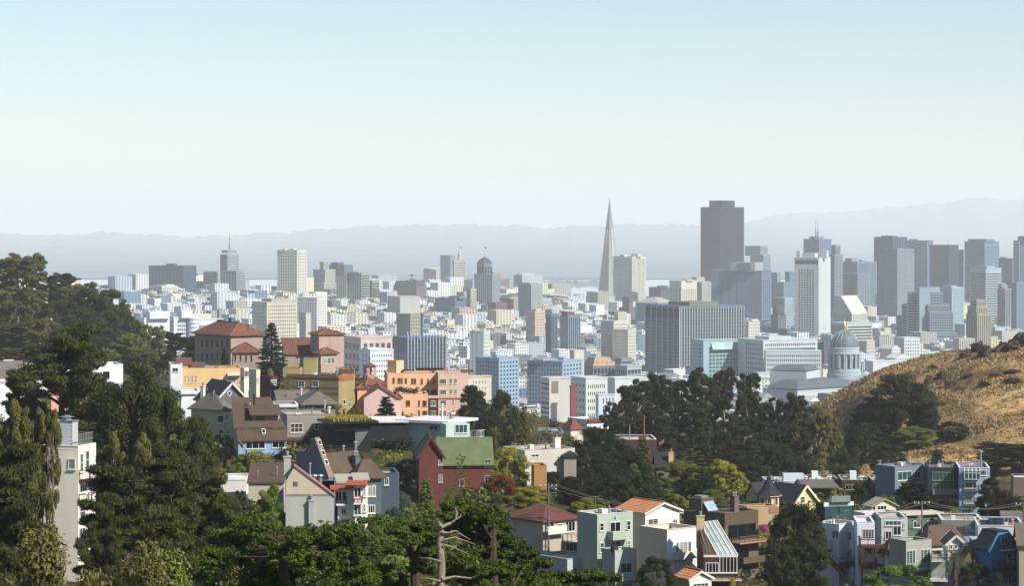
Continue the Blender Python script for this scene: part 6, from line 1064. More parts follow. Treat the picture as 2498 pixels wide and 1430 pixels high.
# houses to the right
h = House('cream_bay_house', 'cream gabled house with three tall windows behind the white clapboard row', 'house', 'cream gabled house', 2110, 2128, 2186, 1237, 402, 68, '#cdbf9a', LL=9); h.gable('L', 1.1, asmat('#8a8478'), .4); h.win('R', [(550,590,590,640,1,1),(605,582,705,645,3,1)], ZF)
h = House('white_step_house', 'white boarded house with a curved bay below the cream gabled house', 'house', 'white curved bay house', 2082, 2110, 2192, 1254, 392, 66, '#c4c9c9', LL=9, flatroof=GRAVEL, trim=WHITE); h.siding('R', asmat('#c4c9c9'), .28); h.win('R', [(385,690,550,745,4,1),(480,690,610,750,3,1)], ZF)
h = House('pale_bay_house', 'pale house with a glazed bay and white bars beside the green house', 'house', 'pale glazed bay house', 2134, 2150, 2214, 1266, 384, 68, '#b3b8b2', LL=9, flatroof=GRAVEL); h.win('R', [(690,740,860,795,4,1),(775,800,860,900,2,1),(690,850,760,940,2,1),(880,755,900,830)], ZF)
h = House('green_house', 'dark green house with white trim and a pale flat roof', 'house', 'dark green house', 2190, 2214, 2290, 1258, 396, 70, '#3f5a48', LL=10, trim=WHITE); h.slab(mat('cream_roof', '#cfc8b4'), .3, .6); h.siding('R', asmat('#4c6552'), .28); h.win('R', [(985,745,1062,815,2,1),(1135,740,1215,805,2,1),(985,905,1020,960)], ZF)
h = House('grey_low_house', 'low grey house with a long flat roof right of the green house', 'house', 'low grey flat house', 2286, 2298, 2398, 1270, 388, 76, '#6d7478', LL=9, flatroof=asmat('#8f8b80'), trim=WHITE); h.clutter(3, 71); h.win('R', [(1330,790,1400,830,2,1)], ZF)
h = House('solar_house', 'flat roofed house carrying dark solar panels near the right edge', 'house', 'solar panel house', 2374, 2386, 2500, 1284, 380, 78, '#b9bcc2', LL=12, flatroof=asmat('#a5664a')); v = h.v
for i in range(6): mb = MB(); p = v.pt(.25+.2*(i%2), .08+.14*(i//2)+.2*(i%2), v.zt-.1); mb.prism([p, p+v.uR*1.6, p+v.uR*1.6+v.uL*1.5+V(0,0,.5), p+v.uL*1.5+V(0,0,.5)], (0,0,.06)); mb.build("solar_panel", glass('solar_cell', '#1c2c44', .1), h.e)
h.clutter(3, 72)
h = House('grey_dark_shed', 'dark shingled roof at the right edge above the solar panels', 'house', 'dark shingled edge roof', 2438, 2448, 2540, 1284, 425, 76, '#8a8a84', LL=8); h.gable('R', 2.0, GREYSH, .3)
h = House('brown_tent_roof_house', 'house with tan brown hip roofs and a white gabled dormer', 'house', 'tan brown hip roofed house', 2236, 2262, 2352, 1330, 366, 62, '#c4bda9', LL=11); h.hip(2.7, BROWNSH, .5); h.win('R', [(1690,1190,1720,1240)], ZF)
b = House('', '', '', '', 2300, 2312, 2353, 1326, 358, 66, '#c9cac4', into=h, LL=5, part='dormer_wall'); b.gable('L', 1.1, BROWNSH, .4, trim=WHITE); b.win('R', [(1372,995,1405,1045),(1420,992,1455,1042),(1468,988,1505,1040)], ZF, cols=1, rows=1); h.vent(.3,.15,2.0,.14,m=BLACK)
b = House('', '', '', '', 2342, 2356, 2402, 1370, 352, 64, '#cfcbbd', into=h, LL=8, part='low_wall'); b.hip(2.0, BROWNSH, .5); b.win('R', [(1680,1175,1700,1240)], ZF)
h = House('tan_hip_house', 'white house with a tan hip roof tucked under the upper timber deck', 'house', 'tan hip roof house', 2146, 2166, 2212, 1352, 362, 62, '#c3cad1', LL=8, trim=WHITE); h.hip(2.2, BROWNSH, .3); h.win('R', [(820,1160,900,1215,3,1)], ZF)
h = House('grey_balcony_house', 'grey green house with two tall glazed doors and glass balconies', 'house', 'glass balcony house', 2170, 2210, 2272, 1322, 356, 62, '#8f9286', LL=9, flatroof=asmat('#77776c')); h.siding('R', asmat('#94978a'), .3); h.win('R', [(910,1055,1010,1195,3,1),(1060,1045,1168,1180,3,1)], ZF, pane=PANT); h.balcony('R', 920, 1175, 1250, 1180, 1.5, 'glass', None, ZF, floor=WHITE); h.win('R', [(1200,1190,1270,1280,2,1),(1195,1370,1260,1430,2,1)], ZF, pane=PANE)
b = House('', '', '', '', 2266, 2272, 2306, 1360, 353, 70, '#84887c', into=h, LL=7, part='side_wall', flatroof=GRAVEL); b.balcony('R', 1175, 1310, 1150, 1085, 1.4, 'rail', METAL, ZF, floor=WHITE); b.balcony('R', 1150, 1345, 1350, 1290, 2.0, 'rail', METAL, ZF, floor=WHITE)
BL = mat('bright_blue_board', '#4482b4', var=.12, fine=3); h = House('blue_house', 'bright blue house with white trim and three stacked black balconies', 'house', 'bright blue house', 2374, 2413, 2487, 1346, 350, 58, BL, LL=10, LR=6); v = h.v
h.siding('R', BL, .28); mb = MB(); o = v.pt(0,0,v.zt); mb.prism([o, o+v.uR*v.LR, o+v.uR*v.LR*.62+V(0,0,2.5), o+v.uR*v.LR*.3+V(0,0,2.5)], v.uL*v.LL*.9); mb.build("gable_wall", BL, h.e)
mb = MB(); mb.prism([o-v.uR*.3-v.nR*0, o+v.uR*v.LR*.3+V(0,0,2.6), o+v.uR*v.LR*.3+V(0,0,2.6)+v.uL*v.LL, o-v.uR*.3+v.uL*v.LL], (0,0,.2)); mb.prism([o+v.uR*(v.LR+.3), o+v.uR*v.LR*.62+V(0,0,2.6), o+v.uR*v.LR*.62+V(0,0,2.6)+v.uL*v.LL, o+v.uR*(v.LR+.3)+v.uL*v.LL], (0,0,.2)); mb.box(o+v.uR*v.LR*.28+V(0,0,2.61), v.uR*v.LR*.36, v.uL*v.LL, (0,0,.2)); mb.build("roof", DKSH, h.e)
h.win('R', [(1910,915,1980,985,2,1),(1975,1090,2025,1170,1,2),(2040,1080,2080,1180,1,2),(1985,1285,2110,1405,4,1),(1835,1310,1890,1365,1,2)], ZF, frame=WHITE, pane=PANE)
h.balcony('R', 1895, 2045, 1045, 975, .9, 'rail', BLACK, ZF, floor=WHITE); h.balcony('R', 1825, 2118, 1255, 1110, 1.3, 'rail', BLACK, ZF, floor=BLACK)
for x0, x1 in ((1615,1730),(1755,1870)): c_ = zx(ZF,x0); mb = MB(); a, b_ = P(zx(ZF,x0),1318,356), P(zx(ZF,x1),1318,356); mb.box(a, b_-a, (0,2.5,0), (0,0,-1.4)); dmr = mb.build("dormer", BL, h.e); mb = MB(); mb.box(a+V(-.15,-.25,.01), (b_-a)+V(.3,0,0), (0,3,0), (0,0,.16)); mb.build("dormer_roof", asmat('#9aa39a'), dmr); mb = MB(); mb.box(a+(b_-a)*.55-V(0,.08,1.1), (b_-a)*.32, (0,.08,0), (0,0,.85)); mb.build("dormer_window", asmat('#7a6a62'), dmr)
mb = MB(); a = P(2377,1344,356); mb.prism([P(2372,1345,353), P(2432,1320,361), P(2432,1320,366), P(2372,1322,366)], (0,0,.15)); mb.build("front_roof", DKSH, h.e)
h = House('blue_chimney_house', 'small blue house top with a square white chimney beside the blue house', 'house', 'blue chimney house', 2338, 2346, 2372, 1302, 372, 66, '#7fa6cf', LL=6); h.slab(DKSH, .25, .3); h.box(.3,.3,.9,1.1,.6,asmat('#3a4248'),"chimney_cap",z=h.v.zt+.2)
h = House('edge_grey_house', 'grey roofed house at the bottom right corner with a skylight', 'house', 'corner grey house', 2478, 2486, 2560, 1330, 345, 70, '#a39a86', LL=9); h.gable('R', 2.4, GREYSH, .4); h.box(.3,.1,1,1.2,.5,WHITE,"skylight",z=h.v.zt+1)
# --- parking court with cars behind the near cypresses
mb = MB(); ring_ = [(860,1352,262),(1290,1330,300),(1330,1400,262),(1290,1470,235),(880,1480,232)]; pv_ = [P(*q) for q in ring_]
gz5 = [max(ground(p[0],p[1])+.25, 0) for p in pv_]; pv_ = [V(p[0],p[1],z) for p, z in zip(pv_, gz5)]; mb.prism(pv_, (0,0,-1.5)); o = mb.build("parking_court", mat('pale_concrete', '#c2ab8c', var=.12, scale=.2, fine=2)); o["kind"] = "structure"; o["label"] = "pale sandy concrete court behind the near cypresses"
def plane_z(x, y):
    A = np.array([[p[0], p[1], 1] for p in pv_]); s_ = np.linalg.lstsq(A, np.array([p[2] for p in pv_]), rcond=None)[0]; return s_[0]*x+s_[1]*y+s_[2]
def car(px, d, yaw, col, label, suv=False):
    x = (px-CX)/F*d; z = plane_z(x, d)+.05; e = thing("parked_car", label, "car", (x, d, z), "cars parked in the court"); cs, sn = math.cos(yaw), math.sin(yaw); T_ = lambda a, b, c: V(x+a*cs-b*sn, d+a*sn+b*cs, z+c); W = .88
    pr = [(-2.2,.35),(-2.22,.8),(-1.9,.95),(-1.0,1.0),(1.1,.98),(2.0,.85),(2.2,.65),(2.2,.35)]; ca_ = [(-1.75,.96),(-1.2,1.42),(.35,1.45),(1.15,.97)] if not suv else [(-2.0,.96),(-1.85,1.65),(.4,1.68),(1.2,.97)]
    mb = MB(); mb.prism([T_(a,-W,c) for a, c in pr], T_(0,W,0)-T_(0,-W,0)); mb.build("body", mat('car_'+col.lstrip('#'), col, rough=.25, var=.03, spec=.6), e)
    mb = MB(); mb.prism([T_(a,-W*.86,c) for a, c in ca_], T_(0,W*.86,0)-T_(0,-W*.86,0)); mb.build("windows", PANE, e)
    r_ = ca_[1], ca_[2]; mb = MB(); mb.prism([T_(r_[0][0],-W*.84,r_[0][1]+.005), T_(r_[1][0],-W*.84,r_[1][1]+.005), T_(r_[1][0]-.05,-W*.84,r_[1][1]+.06), T_(r_[0][0]+.1,-W*.84,r_[0][1]+.06)], T_(0,W*.84,0)-T_(0,-W*.84,0)); mb.build("roof", mat('car_'+col.lstrip('#'), col), e)
    for a in (-1.35,1.4):
        for b in (-1,1):
            mb = MB(); n_ = 14; c0 = T_(a,b*W*.98,.33); c1 = T_(a,b*W*.72,.33); ring_ = [(.33*math.cos(2*math.pi*j/n_), .33*math.sin(2*math.pi*j/n_)) for j in range(n_)]; mb.prism([c0+(T_(1,0,0)-T_(0,0,0))*p+V(0,0,q) for p, q in ring_], c1-c0); w = mb.build("wheel", BLACK, e)
            mb = MB(); c2 = T_(a,b*W*1.0,.33); mb.prism([c2+(T_(1,0,0)-T_(0,0,0))*p*.6+V(0,0,q*.6) for p, q in ring_], c0-c2); mb.build("rim", METAL, w)
    for b in (-1,1): 
        for a, nm, m in ((2.18,"headlight",PANB),(-2.24,"tail_light",REDB)): mb = MB(); mb.box(T_(a,b*.62-.15,.62), T_(0,.3,0)-T_(0,0,0), T_(.05,0,0)-T_(0,0,0), (0,0,.14)); mb.build(nm, m, e)
car(976, 283, .3, '#3a4046', 'dark grey car parked behind the cypress branches', True); car(1022, 284, .25, '#c9c9c7', 'white car parked left of the bleached dead trunk'); car(935, 266, 1.2, '#a9b0b3', 'silver car parked at the shady side of the court'); car(940+180, 280, .3, '#6b2f2c', 'dark red car parked right of the bleached dead trunk'); car(1005, 262, -.4, '#2a3c66', 'blue car parked low in the court')
for px, y, d, m, lb in ((728,1282,276,'#2e3a44','dark covered garden bench at the foot of the concrete gable house'),):
    x = (px-CX)/F*d; g = ground(x, d); e = thing("garden_bench", lb, "bench", (x,d,g)); mb = MB(); mb.box((x-.8,d-.3,g+.4),(1.6,0,0),(0,.6,0),(0,0,.1)); mb.build("seat", asmat(m), e); mb = MB(); mb.box((x-.8,d+.25,g+.5),(1.6,0,0),(0,.08,0),(0,0,.6)); mb.build("backrest", asmat(m), e)
    for i in (-.7,.7): mb = MB(); mb.box((x+i-.05,d-.25,g-.1),(.1,0,0),(0,.5,0),(0,0,.5)); mb.build("leg", asmat(m), e)
# --- utility poles with cross arms and wires
POLE = mat('pole_wood', '#6f6a63', var=.25, scale=1, fine=6); tops = {}
def pole(px, ytop, d, label, drum=False):
    x = (px-CX)/F*d; g = ground(x, d); zt = EYE-(ytop-HY)/F*d; e = thing("utility_pole", label, "pole", (x,d,g)); mb = MB(); mb.tube([V(x,d,g-1), V(x,d,zt)], [.17,.12], 8); mb.build("post", POLE, e); mb = MB()
    for k in (.5,1.5): mb.bar((x-1.3,d,zt-k), (x+1.3,d+.3,zt-k), .13)
    mb.build("cross_arm", POLE, e)
    for k in (-1.15,-.5,.5,1.15): mb = MB(); mb.lathe((x+k,d+.12,zt-.43), [(.07,0),(.09,.1),(.05,.25)], 6); mb.build("insulator", WHITE, e)
    if drum: mb = MB(); mb.lathe((x-.45,d-.1,zt-3.8), [(.3,0),(.32,.05),(.32,1.3),(.05,1.45)], 10); mb.build("transformer", METAL, e)
    tops[label] = [V(x+k,d+.12,zt-.15) for k in (-1.15,.5,1.15)]
L1, L2, L3 = 'utility pole with white insulators before the yellow olive tree', 'utility pole with a transformer drum beside the green house', 'pale utility pole at the right edge beside the dark trees'
pole(1338, 1180, 372, L1); pole(2249, 1222, 392, L2, True); pole(2497, 1225, 400, L3); 
def wire(a, b, sag, label, grp='overhead wires'):
    pts = [a*(1-t)+b*t-V(0,0,sag*4*t*(1-t)) for t in np.linspace(0,1,14)]; mb = MB(); mb.tube(pts, .028, 4); o = mb.build("overhead_wire", POLE, off=a); tag(o, label, 'wire', grp)
for i, lv in enumerate(('lowest', 'middle', 'upper')):
    wire(tops[L1][i], P(1800+10*i, 1236, 385), 2.0, f'{lv} sagging wire from the pole by the yellow olive tree'); wire(tops[L2][i], tops[L3][i], 1.2, f'{lv} wire from the transformer pole to the edge pole'); wire(tops[L2][i], P(2030, 1262-4*i, 380), 1.0, f'{lv} wire from the transformer pole towards the white clapboard house')
# satellite dish and sign free details
mb = MB(); p = P(1661, 1254, 372); mb.lathe(p, [(.05,-.1),(.35,.0),(.5,.12),(.48,.14),(.3,.05)], 12); mb.bar(p-V(0,0,1.0), p, .06); o = mb.build("dish_aerial", WHITE, off=p); tag(o, 'white satellite dish on a stalk right of the white tile roofed house', 'satellite dish')
# ------------------------------------------------------------------ the low city between the hill and the skyline
FOREX = [0,200,300,345,400,470,560,640,840,850,940,945,1140,1180,1240,1480,1500,1600,1720,1760,1880,1960,2010,2100,2240,2330,2420,2498]
FOREY = [615,680,740,790,870,830,800,800,810,905,915,895,915,960,1010,1050,965,920,890,910,955,985,1000,965,915,868,855,840]
CW = [('white','#dedfdc'),('white','#d3d8db'),('cream','#d6ccb4'),('pale grey','#b6bcbf'),('beige','#b9ac96'),('pink','#cfaea2'),('pale blue','#b3c1cc'),('brown','#8d7565'),('brick red','#94544a'),('grey','#868d90'),('yellow','#d4bd86'),('white','#e6e4dd')]
CWP = np.array([.22,.15,.17,.12,.10,.045,.035,.04,.014,.05,.02,.08]); CWP /= CWP.sum()
CMATS = [wm_(h) for _, h in CW]; RM = [mat('flat_roof_pale', '#cfcfca', var=.15, scale=.1, fine=.5), mat('flat_roof_grey', '#8f9192', var=.2, scale=.1, fine=.5), mat('flat_roof_tan', '#a3947f', var=.2, scale=.1, fine=.5)]
WINM = GL['b']
FT = np.array(FOOT)
def taken(x, y, r):
    d2 = (FT[:,0]-x)**2 + (FT[:,1]-y)**2; return (d2 < (FT[:,2]+r*.7)**2).any()
houses = []
phi_c = rad(52); A1 = V(-math.cos(phi_c), math.sin(phi_c)); A2 = V(math.sin(phi_c), math.cos(phi_c))
def district(d0, d1, bw, bl, lot, dep, hmin, hmax, street):
    n = int(d1/min(bw, bl))+60
    for i in range(-n, n):
        for j in range(-n, n):
            o = A1*(i*(bw+street)) + A2*(j*(bl+street)) + V(0, (d0+d1)/2)
            if not (d0-80 < o[1] < d1+80) or abs(o[0]) > .245*o[1]+90: continue
            for row in range(2):
                q = 0.0
                while q < bl - lot*.6:
                    w = lot*R.uniform(.7, 1.5); de = dep*R.uniform(.75, 1.05)
                    if R.random() < .07: w *= 1.9; hh = R.uniform(hmax, hmax*1.9)
                    else: hh = R.uniform(hmin, hmax)
                    c = o + A2*(q+w/2) + A1*(de/2 if row == 0 else bw-de/2)
                    q += w + (.02 if R.random() < .8 else R.uniform(1, 6))
                    if d0 <= c[1] < d1 and abs(c[0]) < .225*c[1] and R.random() < .95 and not taken(c[0], c[1], .5*max(w, de)):
                        houses.append((c[0], c[1], w, de, hh))
district(1080, 1900, 50, 110, 9.5, 19, 8, 12.5, 17)
district(1900, 3000, 50, 105, 9.5, 19, 7.5, 14, 16)
district(3000, 4300, 60, 115, 12.5, 21, 8, 17, 19)
district(4300, 5650, 66, 130, 19, 26, 9, 24, 22)
HS = np.array(houses); gz = ground_np(HS[:,0], HS[:,1])
hcol = NR.choice(len(CW), len(HS), p=CWP); hroof = NR.choice(3, len(HS), p=[.5,.33,.17])
hgab = (NR.random(len(HS)) < .2) & (HS[:,1] < 3000)
# what shows: nearest first over a coarse picture
occ = np.zeros((715, 1249), bool); fy = np.interp(np.arange(1249)*2, FOREX, FOREY)/2
for x in range(1249): occ[int(fy[x]):, x] = True
bx = sorted(BOXES); bi = 0; order = np.argsort(HS[:,1]); vis = np.zeros(len(HS)); ctr = np.zeros((len(HS), 2))
def paint(x0, x1, y0, y1):
    x0, x1, y0, y1 = (int(v/2) for v in (x0, x1, y0, y1)); x0, y0 = max(x0, 0), max(y0, 0)
    if x1 <= x0 or y1 <= y0: return 0
    s = occ[y0:y1, x0:x1]; n = s.size - s.sum(); s[:] = True; return n
for k in order:
    x, y, w, de, hh = HS[k]
    while bi < len(bx) and bx[bi][0] < y:
        if bx[bi][0] > 1000: paint(*bx[bi][1:])
        bi += 1
    hw = .5*(w*abs(A2[0])+de*abs(A1[0])); px0, px1 = CX+F*(x-hw)/y, CX+F*(x+hw)/y
    y0, y1 = HY+F*(EYE-gz[k]-hh)/y, HY+F*(EYE-gz[k])/y
    vis[k] = paint(px0, px1, y0, y1); ctr[k] = ((px0+px1)/2, (y0+y1)/2)
inframe = (ctr[:,0] > 5) & (ctr[:,0] < 2493)
best = [k for k in np.argsort(-vis) if inframe[k] and vis[k] > 0][:300]
def house_mesh(k, mb, mw, base=None):
    """walls and roof into mb (materials: wall, roof), windows into mw"""
    x, y, w, de, hh = HS[k]; mcol, mroof = (0, 1) if base is None else (hcol[k], len(CW)+hroof[k])
    a1 = V(A1[0], A1[1], 0); a2 = V(A2[0], A2[1], 0); z0 = gz[k]-2.5; z1 = gz[k]+hh
    c = V(x, y, 0) - a1*de/2 - a2*w/2; c[2] = z0; H = z1-z0
    p = [c, c+a2*w, c+a2*w+a1*de, c+a1*de]; up = V(0,0,H)
    v = p + [q+up for q in p]
    mb.add(v, [(0,1,5,4),(1,2,6,5),(2,3,7,6),(3,0,4,7)], m=mcol)
    if hgab[k]:
        r = V(0,0,min(w,de)*.28); m0, m1 = (v[4]+v[5])/2+r, (v[6]+v[7])/2+r
        mb.add([v[4], v[5], v[6], v[7], m0, m1], [(0,4,5,3),(4,1,2,5)], [(0,1,4),(2,3,5)], m=mroof)
    else:
        pi = .35; ins = [v[4]+a2*pi+a1*pi, v[5]-a2*pi+a1*pi, v[6]-a2*pi-a1*pi, v[7]+a2*pi-a1*pi]; dn = V(0,0,-.7)
        mb.add(v[4:8]+ins+[q+dn for q in ins], [(0,1,5,4),(1,2,6,5),(2,3,7,6),(3,0,4,7),(4,5,9,8),(5,6,10,9),(6,7,11,10),(7,4,8,11)], m=mcol)
        mb.add([q+dn for q in ins], [(0,1,2,3)], m=mroof)
        rr = random.Random(int(k))
        for _ in range(rr.randint(0, 2)):
            s_ = rr.uniform(1, 3); mb.box(c+up+a2*w*rr.uniform(.15,.7)+a1*de*rr.uniform(.15,.7)-V(0,0,.8), a2*s_, a1*s_, (0,0,rr.uniform(1.2,3)), mcol)
    if y < 2500 and vis[k] > 0:
        rr = random.Random(int(k)*3+2); mb.box(c+V(0,0,H-.55)-a1*.35, a2*w, a1*.35, (0,0,.4), mcol)
        if rr.random() < .5 and w > 7:
            for t in ((.5,) if w < 11 else (.27, .73)): q = c+a2*(w*t-1.2)-a1*1.0+V(0,0,5); mb.prism([q+a2*.6, q+a2*1.8, q+a2*2.4+a1*1.0, q+a1*1.0], (0,0,max(2, H-6.5)), mcol); mw.add([p_+V(0,0,zz)-a1*.04 for zz in np.arange(1, max(2, H-8), 3.1) for p_ in (q+a2*.75, q+a2*1.65, q+a2*1.65+V(0,0,1.5), q+a2*.75+V(0,0,1.5))], np.arange(4*len(np.arange(1, max(2, H-8), 3.1))).reshape(-1,4))
    if vis[k] == 0 and y > 1500: return
    nf = max(2, int(hh/3.2)); fh = hh/nf
    far_ = 1.0 if y < 3000 else 1.5
    rr = random.Random(int(k)*7+1); style = rr.random()
    for o, u, n, L in ((c, a2, -a1, w), (c+a1*de, -a1, -a2, de)):
        blank = rr.random() < (.12 if u is a2 else .25)
        if blank: continue
        nc = max(1, int(L/(3.3*far_))); cw = L/nc; ww = cw*rr.uniform(.32,.55); wh = fh*rr.uniform(.42,.55)
        ii, jj = np.meshgrid(np.arange(nc), np.arange(nf), indexing='ij'); ii = ii.ravel(); jj = jj.ravel()
        bl = (o[None] + n*.04 + u*((ii+.5)*cw-ww/2)[:,None] + np.array([0,0,1.])*((z0*0+2.5+jj*fh+fh*.3))[:,None])
        q = np.stack([bl, bl+u*ww, bl+u*ww+V(0,0,wh), bl+V(0,0,wh)], 1).reshape(-1, 3)
        mw.add(q, np.arange(len(ii)*4).reshape(-1, 4))
bset = set(int(k) for k in best); mb, mw = MB(), MB()
for k in range(len(HS)):
    if k not in bset: house_mesh(k, mb, mw, 1)
o = mb.build("city_houses", CMATS+RM); o["kind"] = "stuff"; o["label"] = "countless small pale flat roofed houses of the low city"
o = mw.build("city_house_windows", WINM); o["kind"] = "stuff"; o["label"] = "small dark windows of the countless low city houses"
SEEN = {}
def unique_label(desc, px, py, maxd=None):
    """what it looks like + where it stands among the findable buildings; adds an ordinal when taken"""
    A = sorted(ANCH, key=lambda a: (a[0]-px)**2 + 2*(a[1]-py)**2)
    for a in A[:4]:
        dx, dy = px-a[0], py-a[1]
        rel = ("just below" if dy > 0 else "just behind") if abs(dy) > abs(dx) else ("left of" if dx < 0 else "right of")
        lab = f"{desc} {rel} the {a[2]}"
        if lab not in SEEN: SEEN[lab] = 1; return lab
    for a, b in [(A[i], A[j]) for i in range(5) for j in range(i+1, 6)]:
        lab = f"{desc} between the {a[2]} and the {b[2]}"
        if lab not in SEEN and len(lab.split()) <= 16: SEEN[lab] = 1; return lab
    a = A[0]; dx, dy = px-a[0], py-a[1]
    rel = ("below" if dy > 0 else "behind") if abs(dy) > abs(dx) else ("left of" if dx < 0 else "right of")
    for w in ('second','third','fourth','fifth','sixth','seventh','eighth'):
        lab = f"{w} {desc} {rel} the {a[2]}"
        if lab not in SEEN: SEEN[lab] = 1; return lab
    SEEN[lab] += 1; return lab
for k in sorted(best, key=lambda k: -vis[k]):
    mb, mw = MB(), MB(); house_mesh(k, mb, mw); x, y, w, de, hh = HS[k]
    c = CW[hcol[k]][0]; size = 'tall' if hh > 16 else ('wide' if w > 20 else ('narrow' if w < 9 else 'small'))
    rf = 'gable roofed' if hgab[k] else ('pale roofed' if hroof[k] == 0 else ('grey roofed' if hroof[k] == 1 else 'tan roofed'))
    o = mb.build("city_house", [CMATS[hcol[k]], RM[hroof[k]]], off=V(x, y, gz[k])); tag(o, unique_label(f"{size} {c} {rf} house", *ctr[k]), 'house', 'houses of the low city')
    if mw.n: mw.build("windows", WINM, o, kind="stuff")
# ------------------------------------------------------------------ trees: shared crowns and trunks per kind
BARK = mat('bark', '#4a3d30', var=.3, scale=2, fine=9, bump=.6); BARKL = mat('bark_pale', '#8a8072', var=.3, scale=2, fine=9, bump=.6)
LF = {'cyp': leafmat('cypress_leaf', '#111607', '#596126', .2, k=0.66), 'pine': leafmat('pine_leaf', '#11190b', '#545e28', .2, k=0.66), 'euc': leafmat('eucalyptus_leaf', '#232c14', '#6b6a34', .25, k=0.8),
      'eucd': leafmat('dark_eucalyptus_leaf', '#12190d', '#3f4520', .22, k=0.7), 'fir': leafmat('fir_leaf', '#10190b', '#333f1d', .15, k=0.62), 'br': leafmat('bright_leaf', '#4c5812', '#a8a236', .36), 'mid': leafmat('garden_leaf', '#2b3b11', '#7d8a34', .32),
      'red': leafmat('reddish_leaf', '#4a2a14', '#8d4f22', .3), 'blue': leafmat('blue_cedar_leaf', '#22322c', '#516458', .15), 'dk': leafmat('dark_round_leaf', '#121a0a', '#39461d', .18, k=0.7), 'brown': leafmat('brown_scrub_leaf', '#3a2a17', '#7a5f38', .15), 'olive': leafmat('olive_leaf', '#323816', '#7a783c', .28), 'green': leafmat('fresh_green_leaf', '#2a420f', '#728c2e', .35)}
def limb(mb, a, b, r0, r1, rng, bow=.12, k=5, n=5):
    a, b = np.asarray(a, float), np.asarray(b, float); L = np.linalg.norm(b-a); off = rng.normal(size=3)*bow*L*.5; off[2] = abs(off[2])*.6
    pts = [a + (b-a)*t + off*math.sin(math.pi*t) for t in np.linspace(0,1,k)]; mb.tube(pts, [r0+(r1-r0)*t for t in np.linspace(0,1,k)], n)
